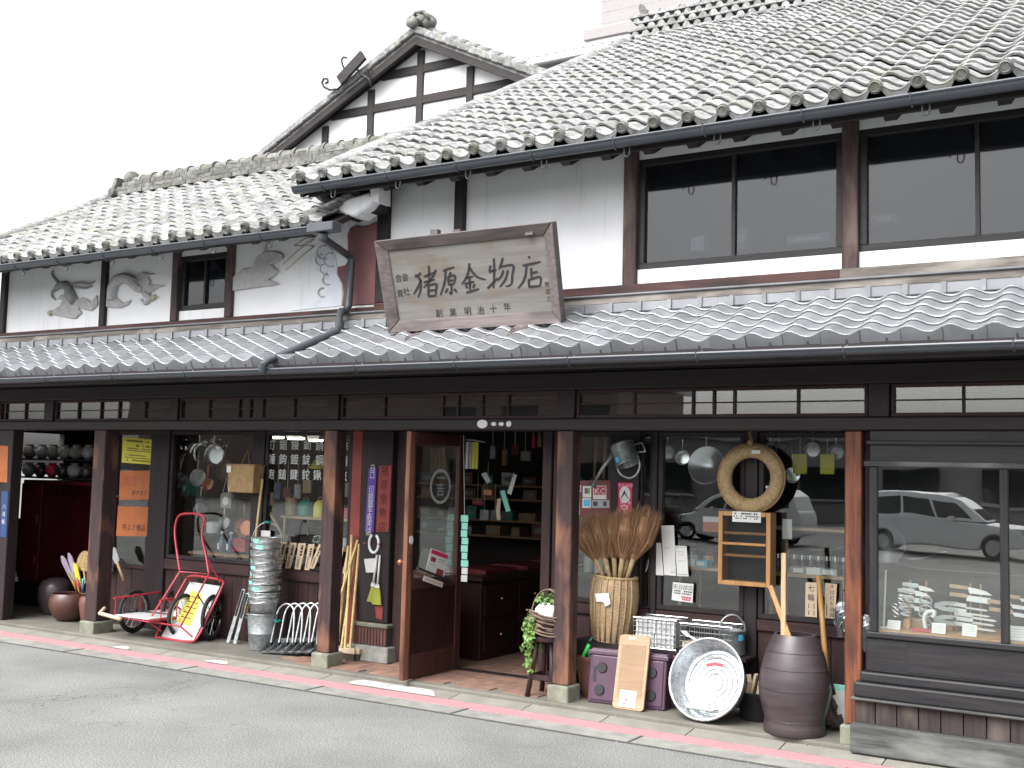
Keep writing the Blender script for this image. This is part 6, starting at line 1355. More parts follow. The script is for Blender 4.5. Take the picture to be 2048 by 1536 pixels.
def tub_pt(px, py, o=-.13): return at_plane(px, py, MT_ @ Vector((0,0,o)), nT)
MB().prism([tub_pt(1409,1327), tub_pt(1420,1323), tub_pt(1431,1321), tub_pt(1441,1323), tub_pt(1450,1328), tub_pt(1443,1340), tub_pt(1430,1338), tub_pt(1417,1339)], nT*.0015).build('label', MT['paper'], t)
MB().prism([tub_pt(1411,1328,-.1275), tub_pt(1430,1324,-.1275), tub_pt(1448,1328,-.1275), tub_pt(1445,1334,-.1275), tub_pt(1430,1331,-.1275), tub_pt(1414,1334,-.1275)], nT*.001).build('label_print', MT['red'], t)
MB().prism([tub_pt(1368,1412,-.06), tub_pt(1376,1404,-.06), tub_pt(1424,1417,-.06), tub_pt(1428,1421,-.06), tub_pt(1424,1424,-.06), tub_pt(1372,1416,-.06)], nT*-.02).build('grip_pad', MT['grey'], t, bevel=.004)
MB().tube([MT_ @ Vector((x_, .258, z_)) for x_, z_ in ((-.05,-.02),(-.04,-.045),(.04,-.045),(.05,-.02))], .007, 8).build('ring_handle', MT['galv'], t, smooth=True)
# ---- black iron pot with kindling
t, Mx = lathe_t('iron_pot', 'black iron pot with split wood between the tub and the dark jar', 'pot', [(0,0),(.1,0),(.105,.01),(.115,.16),(.125,.17),(.125,.18),(.108,.18),(.1,.02),(0,.02)], (-2.52,.3,PZ), 'iron', 28)
rb = random.Random(3)
for k in range(5):
    a = (-2.52+rb.uniform(-.06,.06), .28+rb.uniform(-.05,.05), PZ+.1); b = (a[0]+rb.uniform(-.06,.06), a[1]+rb.uniform(-.05,.03), PZ+rb.uniform(.24,.31)); o = MB().bar(a, b, .03, .02).build('kindling', MT['tagwood'], None, bevel=.002); tag(o, ['tallest','second','third','fourth','shortest'][k]+' stick of split wood in the black iron pot', 'firewood', 'split wood in the iron pot')
# ---- the big dark jar upside down, with poles standing in it
jx, jy = -2.2, .08; t = thing('stoneware_jar', (jx, jy, PZ), 'huge dark brown stoneware jar standing left of the orange post', 'jar')
MB().lathe([(0,.0),(.182,0),(.19,.01),(.188,.05),(.182,.085),(.2,.15),(.216,.22),(.22,.28),(.212,.36),(.188,.46),(.152,.555),(.132,.592),(.127,.602),(.115,.602),(.12,.58),(.15,.5),(0,.48)], 48, Matrix.Translation((jx,jy,PZ))).build('body', MT['jar'], t, smooth=60)
for z_, r_ in ((.086,.183),(.28,.221),(.4,.204),(.5,.174)): MB().tube([(jx+r_*cos(a), jy+r_*sin(a), PZ+z_) for a in [2*pi*k/40 for k in range(40)]], .0025, 5, closed=True).build('throwing_ring', MT['jar'], t, smooth=True)
for k, (a, b, lab) in enumerate((((1568,1106),(1567,1262),'upright square wooden pole standing in the huge dark jar'), ((1541,1172),(1574,1262),'short slanting wooden pole standing in the huge dark jar'))):
    pa, pb = at_y(*a, .1+.06*k), at_y(*b, .05); d = pb-pa; pb2 = pb+d*(.25 if k == 0 else .5); t = thing('wooden_pole', pb, lab, 'pole'); MB().bar(pa, pb2, .032, .022, (0,1,0)).build('shaft', MT['honey'] if k else MT['palewood'], t, bevel=.004, seg=2)
    MB().bar(pb2-(pb2-pa)*.04, pb2, .036, .026, (0,1,0)).build('foot', MT['honey'], t)
# ---- amber pole, iron wheel, box behind the post
pa, pb = at_y(1637,1152,.5), at_y(1655,1362,.36); t = thing('amber_pole', (pb.x, pb.y, PZ), 'long amber wooden handle leaning between the jar and the orange post', 'pole'); pe = pb+(pb-pa)*.22; pe.z = max(pe.z, PZ+.01); MB().tube([pa, pa.lerp(pe,.5), pe], [.016,.018,.022], 10).build('handle', MT['handle'], t, smooth=True); MB().cyl(pe, pe+(pe-pa).normalized()*.03, .026).build('ferrule', MT['iron'], t)
c = at_y(1662, 1400, .3); t = thing('iron_ring', (c.x,.3,PZ), 'rusty iron ring with spokes leaning behind the orange post', 'iron ring'); M = Matrix.Translation((c.x, .32, PZ+.152)) @ Matrix.Rotation(radians(70), 4, 'Y') @ Matrix.Rotation(radians(0), 4, 'X')
MB().lathe([(.1,-.02),(.15,-.02),(.152,0),(.15,.02),(.1,.02),(.098,0),(.1,-.02)], 32, M).build('ring', MT['rust'], t, smooth=40); MB().lathe([(0,.02),(.035,.02),(.04,0),(.035,-.02),(0,-.02)], 16, M).build('hub', MT['rust'], t, smooth=40)
for k in range(5): MB().bar(M @ Vector((.03*cos(k*1.257), .03*sin(k*1.257), 0)), M @ Vector((.11*cos(k*1.257), .11*sin(k*1.257), 0)), .02, .02).build('spoke', MT['rust'], t)
c = Vector((-1.98, .42, PZ)); t = thing('green_box', c, 'pale green box standing on the floor behind the orange post', 'box'); MB().box(-.12,.12,-.05,.08,0,.26,Matrix.Translation(c)@Matrix.Rotation(-.2,4,'X')).build('box', MT['mint'], t, bevel=.004); MB().box(-.09,.06,-.052,-.05,.06,.22,Matrix.Translation(c)@Matrix.Rotation(-.2,4,'X')).build('label', MT['paper'], t)
# ---- shiny ladles in plastic bags on both sides of the orange post
for k, (px, py, Y, lab) in enumerate(((1684,1235,.2,'bagged shiny metal bowls hung left of the orange post'), (1733,1262,.04,'bagged shiny metal ladle hung right of the orange post'))):
    c = at_y(px, py, Y); t = thing('bagged_ladle', c, lab, 'ladle')
    for j in range(3 if k == 0 else 2): MB().lathe([(0,-.03),(.03,-.022),(.046,0),(.044,.002),(.028,-.02),(0,-.027)], 18, Matrix.Translation(c+Vector((.012*j,0,.05-.05*j))) @ Matrix.Rotation(radians(100+10*j),4,'X') @ Matrix.Rotation(.4*j,4,'Y')).build('bowl', MT['chrome'], t, smooth=50)
    MB().tube([c+Vector((0,0,.05)), c+Vector((.0,.01,.16)), c+Vector((.02,.03,.18))], .004, 6).build('hook', MT['chrome'], t)
    m = MB(); rr = random.Random(k); n = 9
    ring = lambda z_, r_, j: [c+Vector((r_*cos(2*pi*i/n)+rr.uniform(-.006,.006), .5*r_*sin(2*pi*i/n), z_)) for i in range(n)]
    A_ = [ring(.1,.025,0), ring(.04,.055,1), ring(-.04,.06,2), ring(-.12,.05,3)]
    for q in range(3):
        for i in range(n): m.quad([A_[q][i], A_[q][(i+1)%n], A_[q+1][(i+1)%n], A_[q+1][i]])
    m.build('bag', MT['clear'], t)
MB().box(-1.735,-1.722,.05,.4,.1,.62).build('zinc_sheet', MT['galvdull'])
tag(bpy.data.objects['zinc_sheet'], 'narrow grey metal sheet between the orange post and the show window', 'sheet')
# ---- straw ring and screen box hung before the window
c = at_y(1502, 956, .44); t = thing('straw_ring', c, 'thick braided straw ring hung in front of the window', 'ring'); M = Matrix.Translation(c) @ Matrix.Rotation(radians(90-4), 4, 'X') @ Matrix.Rotation(radians(0), 4, 'Z')
n = 64; m = MB(); rw = random.Random(6)
for k in range(n):
    a = 2*pi*k/n
    for j in range(12):
        b = 2*pi*j/12; f_ = 1+.05*rw.uniform(-1,1); r_ = .185+.048*f_*cos(b); m.v.append(M @ Vector((r_*cos(a), r_*sin(a), .036*f_*sin(b))))
for k in range(n):
    for j in range(12): m.f.append((k*12+j, ((k+1)%n)*12+j, ((k+1)%n)*12+(j+1)%12, k*12+(j+1)%12)); m.mi.append(0)
m.build('straw', MT['straw'], t, smooth=True)
m = MB()
for k in range(46):
    a = 2*pi*k/46; m.tube([M @ Vector(((.185+.0495*cos(b))*cos(a+.10*sin(b)), (.185+.0495*cos(b))*sin(a+.10*sin(b)), .0375*sin(b))) for b in [2*pi*j/10 for j in range(10)]], .0024, 4, closed=True)
m.build('binding', MT['straw'], t, smooth=True)
MB().tube([M @ Vector((.236*cos(a), .236*sin(a), 0)) for a in [2*pi*k/48 for k in range(48)]], .006, 6, closed=True).build('outer_cord', MT['rope'], t, smooth=True)
MB().tube(catmull([c+Vector((0,0,.22)), c+Vector((.01,-.02,.26)), c+Vector((-.01,0,.3)), c+Vector((.005,.02,.36))], 4), .01, 6).sphere(c+Vector((0,-.02,.245)), .02, 8, 6).build('hanging_rope', MT['rope'], t, smooth=True)
tg = at_y(1512, 904, .39); MB().box(tg.x-.03, tg.x+.03, tg.y-.002, tg.y, tg.z-.012, tg.z+.012).build('tag', MT['paper'], t)
A, B_, C_, D_ = at_y(1434,1168,.4), at_y(1540,1176,.4), at_y(1544,1026,.4), at_y(1440,1022,.4); t = thing('screen_box', ((A.x+B_.x)/2, .45, A.z), 'honey coloured wooden box with wire screen front hung below the straw ring', 'screen box')
w0, w1, z0, z1 = A.x+.005, B_.x, (A.z+B_.z)/2, (C_.z+D_.z)/2; Yb = .4; d = .12
for nm, q in (('stile', (w0, w0+.03, Yb, Yb+d, z0, z1)), ('stile', (w1-.03, w1, Yb, Yb+d, z0, z1)), ('rail', (w0+.03, w1-.03, Yb, Yb+d, z0, z0+.03)), ('rail', (w0+.03, w1-.03, Yb, Yb+d, z1-.03, z1)), ('shelf_bar', (w0+.03, w1-.03, Yb-.004, Yb+.02, z0+.27, z0+.288)), ('shelf_bar', (w0+.03, w1-.03, Yb+.03, Yb+.06, z0+.19, z0+.208)), ('shelf_bar', (w0+.03, w1-.03, Yb+.03, Yb+.06, z0+.34, z0+.358))):
    if z1-z0 > .1: MB().box(*q).build(nm, MT['honey'], t, bevel=.003)
ms = MB(); k = 0; xx = w0+.03
while xx < w1-.03: ms.box(xx, xx+.0012, Yb+.01, Yb+.0112, z0+.03, z1-.03); xx += .007
zz = z0+.03
while zz < z1-.03: ms.box(w0+.03, w1-.03, Yb+.0113, Yb+.0122, zz, zz+.0012); zz += .007
so = ms.build('wire_screen', MT['iron'], t, fix=False)
MB().box(w0+.01, w1-.01, Yb+d-.006, Yb+d, z0+.01, z1-.01).build('back', MT['black'], t)
nq = at_y(1493, 1034, Yb-.003); MB().box(nq.x-.1, nq.x+.1, nq.y, nq.y+.002, nq.z-.035, nq.z+.035).build('notice', MT['paper'], t); R2 = random.Random(5)
PQ = [Vector((nq.x-.1,nq.y,nq.z+.035)), Vector((nq.x+.1,nq.y,nq.z+.035)), Vector((nq.x+.1,nq.y,nq.z-.035)), Vector((nq.x-.1,nq.y,nq.z-.035))]; marks(t, PQ, [(.2,.08,.08,.9,.06),(.45,.06,.05,.95,.05),(.65,.06,.05,.95,.05)], MT['ink'], 0, R2)
MB().tube([Vector((w0+.06,Yb+.02,z1)), Vector(((w0+w1)/2,Yb+.0,z1+.08)), Vector((w1-.06,Yb+.02,z1))], .002, 5).build('wire', MT['iron'], t)
# ---- hanging woven basket and bamboo by the left windows
A, B_, C_, D_ = at_y(464,985,.45), at_y(518,990,.45), at_y(517,926,.45), at_y(461,930,.45); c = (A+B_+C_+D_)/4; t = thing('hanging_basket', c, 'square tan woven basket with paper tag hung in the left window', 'basket')
w, h = (B_.x-A.x)/2, (D_.z-A.z)/2
MB().raw([(c.x-w*.9,.4,c.z-h),(c.x+w*.9,.4,c.z-h),(c.x+w*.9,.52,c.z-h),(c.x-w*.9,.52,c.z-h),(c.x-w,.385,c.z+h),(c.x+w,.385,c.z+h),(c.x+w,.53,c.z+h),(c.x-w,.53,c.z+h)], [(0,3,2,1),(0,1,5,4),(1,2,6,5),(2,3,7,6),(3,0,4,7)]).build('body', MT['basket2'], t, bevel=.012, seg=2)
MB().tube([(c.x-w,.385,c.z+h),(c.x+w,.385,c.z+h),(c.x+w,.53,c.z+h),(c.x-w,.53,c.z+h)], .009, 6, closed=True).build('rim', MT['rope'], t, smooth=True); MB().box(c.x-w+.01, c.x-w+.065, .376, .379, c.z+h-.07, c.z+h-.01).build('tag', MT['paper'], t)
MB().tube([(c.x-.05,.45,c.z+h),(c.x,.47,c.z+h+.14),(c.x+.05,.45,c.z+h)], .004, 6).build('cord', MT['rope'], t)
pa, pb = at_y(525,958,.5), at_y(509,1095,.5); pe = pb+(pb-pa)*1.0; pe.z = max(pe.z, PZ+.02); t = thing('bamboo_pole', (pe.x,.5,PZ), 'single bamboo pole standing behind the bucket stack', 'pole'); q = []; rr = []
for i in range(7): a = pa.lerp(pe, i/7); b = pa.lerp(pe, (i+1)/7); q += [a, a.lerp(b,.06), a.lerp(b,.94)]; rr += [.013,.0115,.0115]
MB().tube(q, rr, 8).build('culm', MT['bamboo'], t, smooth=50); MB().cyl(pe, pe-Vector((0,0,.015)), .013).build('end_cap', MT['bamboo'], t)
tag(MB().box(at_y(521,1062,YW-.004).x, at_y(541,1062,YW-.004).x, YW-.006, YW-.004, at_y(530,1076,YW).z, at_y(530,1061,YW).z).build('price_card', MT['paper']), 'blank white card beside the bamboo pole on the left window', 'price card')
# ================================================================== goods and fittings behind the glass
def shelf_t(x0, x1, y0, y1, z, lab, mt='shelf', legs=True, zb=PZ):
    t = thing('shelf', ((x0+x1)/2, (y0+y1)/2, zb), lab, 'shelf'); MB().box(x0, x1, y0, y1, z-.022, z).build('board', MT[mt], t, bevel=.002)
    if legs:
        for x_ in (x0+.02, x1-.04):
            for y_ in (y0+.02, y1-.04): MB().box(x_, x_+.02, y_, y_+.02, zb, z-.022).build('leg', MT[mt], t)
    return t
# left end: red cabinet, rows of pots over it
a, b = at_y(47, 975, 1.0), at_y(186, 1118, 1.0)
cb = thing('red_cabinet', ((a.x+b.x)/2, 1.1, .3), 'worn dark red cabinet with an open black front at the left end', 'cabinet')
MB().box(a.x, a.x+.03, 1.0, 1.5, .3, 1.42).box(b.x-.03, b.x, 1.0, 1.5, .3, 1.42).box(a.x, b.x, 1.47, 1.5, .3, 1.42).box(a.x, b.x, 1.0, 1.5, 1.38, 1.42).box(a.x, b.x, 1.0, 1.5, .3, .34).build('carcass', MT['redcab'], cb)
MB().box(a.x+.005, a.x+.36, .975, .998, .72, 1.38).build('door', MT['redcab'], cb, bevel=.004); MB().box(a.x+.005, a.x+.36, .975, .998, .34, .71).build('door', MT['redcab'], cb, bevel=.004)
for z_ in (.5, .95): MB().box(a.x+.3, a.x+.312, .962, .976, z_, z_+.09).build('handle', MT['copper'], cb)
sh = thing('pot_shelf', ((a.x+b.x)/2, 1.0, 1.42), 'two tier rack of small grey pots over the red cabinet', 'shelf')
for z_ in (1.46, 1.66): MB().box(a.x-.05, b.x+.1, .92, 1.2, z_-.02, z_).build('board', MT['dark_x'], sh)
for x_ in (b.x+.08,): MB().box(x_, x_+.03, .95, 1.2, 1.42, 1.9).build('upright', MT['dark_z'], sh)
rb = random.Random(12)
pot_me = {}
for r_, z_ in enumerate((1.46, 1.66)):
    for k in range(6):
        x_ = a.x+.08+k*.2+rb.uniform(-.02,.02); cc = ['grey','galvdull','stone','jar','blue','grey'][(k*3+r_*2) % 6]
        if r_ == 0 and k == 2: cc = 'magenta'
        lab = '%s small round pot on the %s tier of the rack over the red cabinet' % (['first','second','third','fourth','fifth','sixth'][k], ['lower','upper'][r_])
        t = thing('small_pot', (x_, 1.0, z_), lab, 'pot', 'small pots on the rack'); MB().lathe([(0,0),(.035,0),(.07,.04),(.078,.08),(.06,.125),(.035,.14),(.045,.155),(.03,.155),(0,.13)], 16, Matrix.Translation((x_,1.0,z_))).build('body', MT[cc], t, smooth=50); MB().tube([(x_+.07,1.0,z_+.07),(x_+.11,1.0,z_+.08),(x_+.07,1.0,z_+.12)], .008, 6).build('handle', MT[cc], t, smooth=True)
# ---- behind the large left windows
S1 = shelf_t(-8.35, -7.4, .75, 1.25, .8, 'long low shelf behind the window left of the hanging basket')
S2 = shelf_t(-7.15, -6.2, .72, 1.1, 1.19, 'upper plank shelf behind the lettered window', 'palewood_x'); S3 = shelf_t(-7.2, -6.2, .72, 1.15, .93, 'lower plank shelf behind the lettered window', 'palewood_x')
def pot(x, y, z, r, h, mt, lab, cat='pot', handle=True, group=None):
    t = thing('cook_pot', (x, y, z), lab, cat, group); MB().lathe([(0,0),(r*.92,0),(r,h*.12),(r,h),(r*1.04,h+.004),(r*.96,h),(r*.94,.01),(0,.008)], 24, Matrix.Translation((x,y,z))).build('body', MT[mt], t, smooth=45)
    if handle:
        for s in (-1,1): MB().tube([(x+s*r,y-.03,z+h*.8),(x+s*(r+.03),y-.025,z+h*.82),(x+s*(r+.03),y+.025,z+h*.82),(x+s*r,y+.03,z+h*.8)], .006, 6).build('handle', MT[mt], t, smooth=True)
    return t
c = at_y(426, 1066, .9); pot(c.x, .9, c.z, .065, .1, 'white', 'white enamel pot behind the red cart handle'); MB().box(c.x-.12, c.x+.12, .8, 1.0, c.z-.02, c.z).build('bracket_shelf', MT['dark_x']); tag(bpy.data.objects['bracket_shelf'], 'small dark shelf board under the white enamel pot', 'shelf')
for k in range(5):
    x_ = -8.05+k*.12; t = thing('glass_bottle', (x_, .9, .8), ['first','second','third','fourth','fifth'][k]+' dark blue bottle on the low shelf from the left', 'bottle', 'blue bottles on the low shelf'); MB().lathe([(0,0),(.045,0),(.05,.02),(.05,.1),(.02,.14),(.02,.18),(0,.18)], 16, Matrix.Translation((x_,.9,.8))).build('body', MT['bottleblue'], t, smooth=50); MB().cyl((x_,.9,.18+.8),(x_,.9,.2+.8),.022).build('cap', MT['white'], t)
    MB().box(x_-.012, x_+.012, .846, .849, .83, .89).build('label', MT['paper'], t)
def hang_pan(px, py, r, mt, lab, Y=.85, cat='pan', deep=.05, wire=.16):
    c = at_y(px, py, Y); t = thing('hanging_pan', c, lab, cat); M = Matrix.Translation(c) @ Matrix.Rotation(radians(86), 4, 'X') @ Matrix.Rotation(.2, 4, 'Y')
    MB().lathe([(0,-deep),(r*.8,-deep),(r,0),(r*1.03,.003),(r*.97,0),(r*.77,-deep+.005),(0,-deep+.006)], 24, M).build('body', MT[mt], t, smooth=45); MB().tube([c+Vector((0,0,r)), c+Vector((0,0,r+wire))], .007, 6).build('handle', MT[mt], t, smooth=True); return t
hang_pan(398,905,.1,'chrome','left shiny colander hung in the left window'); hang_pan(428,910,.105,'alu','right shiny pan hung in the left window'); hang_pan(450,940,.1,'rust','dark round pan hung left of the square basket'); hang_pan(487,1055,.085,'copper','copper pan hung below the square basket', .7)
c = at_y(451, 1002, .75); t = thing('kitchen_scale', c, 'pale hanging kitchen scale left of the copper pan', 'scale'); MB().prism([c+Vector((x_,0,z_)) for x_,z_ in ((-.07,-.07),(.07,-.07),(.075,.06),(.04,.08),(-.04,.08),(-.075,.06))], (0,.05,0)).build('case', MT['stone'], t, bevel=.01, seg=2); MB().tube([c+Vector((-.04,0,.08)), c+Vector((0,0,.22)), c+Vector((.04,0,.08))], .004, 6).build('hanger', MT['alu'], t); MB().disc(c+Vector((0,-.002,0)), .04, (0,-1,0), 18).build('dial', MT['paper'], t)
c = at_y(485, 1090, .85); t = thing('red_box', c, 'red box on the shelf behind the bucket handle', 'box'); MB().box(c.x-.08,c.x+.08,.8,.95,c.z-.06,c.z+.06).build('box', MT['red'], t, bevel=.004); MB().box(c.x-.05,c.x+.05,.798,.7995,c.z-.03,c.z+.03).build('label', MT['redsign'], t)
c = at_y(378, 975, 1.0); t = thing('teal_box', c, 'teal box on the rack behind the left window', 'box'); MB().box(c.x-.05,c.x+.05,.95,1.1,c.z-.08,c.z+.08).build('box', MT['teal'], t, bevel=.004); MB().box(c.x-.03,c.x+.03,.948,.9495,c.z-.03,c.z+.05).build('label', MT['mint'], t)
MB().box(-8.5,-7.9,.94,1.25,c.z-.1,c.z-.085).build('rack_board', MT['dark_x']); tag(bpy.data.objects['rack_board'], 'dark rack board under the teal box', 'shelf')
for k, (px, r_, h_, mt, lab) in enumerate(((582,.055,.16,'palewood','tan wooden tub on the upper plank shelf'), (612,.075,.15,'teal','dull green helmet shaped lantern on the upper plank shelf'), (640,.06,.15,'yellow','yellow lantern on the upper plank shelf beside the post'))):
    c = at_y(px, 1015, .85); t = thing('shelf_lantern', (c.x,.85,1.19), lab, 'container'); prof = [(0,0),(r_,0),(r_*1.02,h_*.5),(r_*.8,h_*.85),(r_*.3,h_),(0,h_)] if k else [(0,0),(r_*.9,0),(r_,h_),(r_*.9,h_),(r_*.85,.02),(0,.02)]
    MB().lathe(prof, 20, Matrix.Translation((c.x,.85,1.19))).build('body', MT[mt], t, smooth=50); MB().tube([(c.x-.03,.85,1.19+h_),(c.x,.85,1.22+h_),(c.x+.03,.85,1.19+h_)], .005, 6).build('handle', MT['rope'], t)
c = at_y(702, 1015, .8); t = thing('red_tray_stack', (c.x,.85,1.19), 'red lacquer box right of the post on the upper plank shelf', 'box'); MB().box(c.x-.12,c.x+.1,.75,.98,1.19,1.25).build('base', MT['red'], t, bevel=.004); MB().box(c.x-.125,c.x+.105,.745,.985,1.25,1.275).build('lid', MT['red'], t, bevel=.004)
for k, (px, r_, lab) in enumerate(((566,.05,'small white pot on the lower plank shelf'), (620,.09,'wide glass bowl on the lower plank shelf'), (690,.085,'white enamel basin right of the post on the lower plank shelf'))):
    c = at_y(px, 1075, .85); pot(c.x, .85, .93, r_, .075, ['white','clear','white'][k], lab, 'pot', k != 1)
c = at_y(637, 935, .9); t = thing('hanging_lantern', c, 'yellow metal lantern hung behind the lettered window', 'lantern'); MB().lathe([(.0,.09),(.04,.07),(.085,0),(.08,-.01),(0,-.015)], 20, Matrix.Translation(c)).build('shade', MT['yellow'], t, smooth=50); MB().tube([c+Vector((0,0,.09)), c+Vector((0,0,.45))], .004, 6).build('wire', MT['iron'], t)
pa, pb = at_y(537,1022,.95), at_y(566,1068,.9); t = thing('rolling_pin', pb, 'pale stick leaning behind the lettered window', 'stick'); MB().tube([pa,pb], .014, 8).build('shaft', MT['bamboo'], t, smooth=True); MB().sphere(pa, .017, 8, 6).build('knob', MT['bamboo'], t)
# ceiling lamps of the shop, lit
for k, (px, py, w) in enumerate(((548,868,.12),(592,870,.1),(632,874,.08),(340,876,.09))):
    c = at_y(px, py+9, 1.9+.25*k); z_ = min(c.z, 2.12); t = thing('ceiling_lamp', (c.x, c.y, z_), ['first','second','third','fourth'][k]+' lit shop lamp from the '+['left over the lettered window','left over the lettered window, middle one','left over the lettered window, next to the post','far left behind the tall window'][k], 'lamp', 'shop lamps'); MB().box(c.x-w,c.x+w,c.y-.03,c.y+.03,z_,z_+.02).build('tube', MT['lamp'], t, bevel=.006); MB().box(c.x-w-.01,c.x+w+.01,c.y-.045,c.y+.045,z_+.02,2.239).build('housing', MT['white'], t)
# ---- entrance: counter, shelves, hanging strips
ct = thing('counter', (-5.1, 1.6, PZ), 'dark red wooden counter running back from the open door', 'counter'); MB().box(-5.65,-5.14,1.0,3.3,PZ,.72).build('body', MT['counter'], ct, bevel=.006); MB().box(-5.7,-5.1,.95,3.35,.72,.76).build('top', MT['counter'], ct, bevel=.006)
for k in range(4):
    for z_ in (.12, .42): d_ = MB().box(-5.139,-5.128,1.04+k*.56,1.56+k*.56,z_,z_+.27).build('drawer', MT['counter'], ct, bevel=.004); MB().sphere((-5.12,1.3+k*.56,z_+.14), .012, 8, 6).build('knob', MT['copper'], d_)
for k in range(3): MB().box(-5.6,-5.2,1.15+k*.7,1.65+k*.7,.76,.8).build('goods_tray', MT['redcab'], None, bevel=.004)
for k, o in enumerate([q for q in bpy.data.objects if q.name.startswith('goods_tray')]): tag(o, ['nearest','middle','farthest'][k]+' shallow red tray on the counter behind the open door', 'tray', 'trays on the counter')
for k, (z_, lab) in enumerate(((.95,'lowest wall shelf seen through the doorway'),(1.12,'second wall shelf seen through the doorway'),(1.35,'third wall shelf seen through the doorway'),(1.5,'highest wall shelf seen through the doorway'))):
    t = thing('wall_shelf', (-6.2, 3.6, z_), lab, 'shelf', 'shelves at the back of the shop'); MB().box(-8.2,-4.4,3.5,3.9,z_-.02,z_).build('board', MT['shelf'], t); MB().box(-4.45,-4.42,3.5,3.9,PZ if k == 0 else z_-.2,z_-.021).build('bracket', MT['dark_z'], t)
ORD = ['first','second','third','fourth','fifth','sixth','seventh','eighth','ninth','tenth','eleventh','twelfth','thirteenth','fourteenth','fifteenth','sixteenth','seventeenth','eighteenth','nineteenth','twentieth']
rb = random.Random(21); nm = 0
mats_ = ['redcab','teal','blue','galvdull','pot','jar','rope','shelf']
kinds = {'pot':'brown','jar':'dark plum','rope':'dull tan','shelf':'wood brown','paper':'white','redcab':'dark red','teal':'teal','blue':'dark blue','orange':'orange','tagwood':'pale tan','galvdull':'grey','yellow':'yellow','white':'cream white','palewood':'tan'}
for z_, tier in ((.95,'lowest'),(1.12,'second'),(1.35,'third'),(1.5,'highest')):
    x_ = -7.9; k = 0
    while x_ < -4.7:
        w = rb.uniform(.1,.22); h = min(rb.uniform(.07,.15), .14); mt = rb.choice(mats_)
        t = thing('goods_box', (x_+w/2, 3.65, z_), '%s packet, %s from the left on the %s back shelf' % (kinds[mt], ORD[k], tier), 'packet', 'packets on the %s back shelf' % tier); MB().box(x_,x_+w,3.55,3.75,z_,z_+h).build('box', MT[mt], t, bevel=.003); MB().box(x_+w*.2,x_+w*.8,3.548,3.5495,z_+h*.3,z_+h*.7).build('label', MT['stone'], t); x_ += w+rb.uniform(.05,.2); k += 1
for k in range(5):
    x_ = -4.95+k*.11; y_ = 2.55; t = thing('plastic_bottle', (x_, y_, .72), ['first','second','third','fourth','fifth'][k]+' white bottle from the left on the stand at the back of the doorway', 'bottle', 'white bottles in the doorway'); MB().lathe([(0,0),(.04,0),(.042,.02),(.042,.13),(.015,.17),(.015,.2),(0,.2)], 14, Matrix.Translation((x_,y_,.72))).build('body', MT['white'], t, smooth=50); MB().cyl((x_,y_,.92),(x_,y_,.94),.017).build('cap', MT['yellow'], t)
MB().box(-5.05,-4.3,2.45,2.75,PZ,.72).build('display_stand', MT['counter'], None, bevel=.006); tag(bpy.data.objects['display_stand'], 'dark stand with bottles deep inside the doorway', 'stand')
tag(MB().box(-4.55,-4.38,2.4,2.43,.74,.84).build('price_card', MT['yellow']), 'bright yellow card beside the white bottles', 'price card')
tg = thing('green_strips', (-4.98,.5,.6), 'long chain of mint green cards hung at the door jamb', 'card strip'); 
for k in range(9):
    a = at_y(922+(k%2)*1.5, 1030+k*15, .5); b = at_y(936-(k%3), 1044+k*15, .5); MB().box(a.x,b.x,.5-.001*(k%2),.503,b.z,a.z).build('card', MT['mint' if k < 7 else 'paper'], tg)
MB().tube([at_y(927,870,.5), at_y(929,1030,.5)], .002, 4).build('cord', MT['white'], tg)
for k, (q, mt, lab) in enumerate((([(962,948),(972,944),(982,963),(974,967)],'paper','upper left paper fortune strip in the doorway'), ([(1000,982),(1009,980),(1021,1022),(1012,1024)],'mint','long pale strip hung in the middle of the doorway'), ([(1027,948),(1034,950),(1022,990),(1014,986)],'paper','curved pale strip at the upper right of the doorway'), ([(995,998),(1002,996),(1000,1020),(1001,1040),(994,1040),(992,1018)],'tagwood','curled tan strip hung in the doorway'))):
    P = [at_y(px,py,1.2) for px,py in q]; o = MB().prism(P, (0,.002,0)).build('hanging_strip', MT[mt]); tag(o, lab, 'paper strip', 'paper strips hung in the doorway')
rd = thing('tool_rail', at_y(940,880,.8), 'metal rail with hanging saws and yellow tools at the top of the doorway', 'rail'); MB().tube([at_y(912,878,.8), at_y(948,880,.8), at_y(970,884,.8)], .007, 6).build('rail', MT['alu'], rd)
for k, (px, mt) in enumerate(((930,'grey'),(936,'paper'),(943,'grey'),(949,'yellow'),(955,'yellow'))): a = at_y(px,884,.8); MB().box(a.x-.012,a.x+.012,.79,.8,a.z-.22,a.z).build('hanging_tool', MT[mt], rd)
for k in range(4):
    px = 862+k*8; a = at_y(px,895,1.0); tag(MB().prism([a+Vector((-.015,0,0)),a+Vector((.015,0,0)),a+Vector((.04,0,-.22)),a+Vector((.0,0,-.22))],(0,.02,0)).build('hung_brush', MT['palewood']), ['first','second','third','fourth'][k]+' wooden tool hung behind the open door glass', 'tool', 'wooden tools behind the door glass')
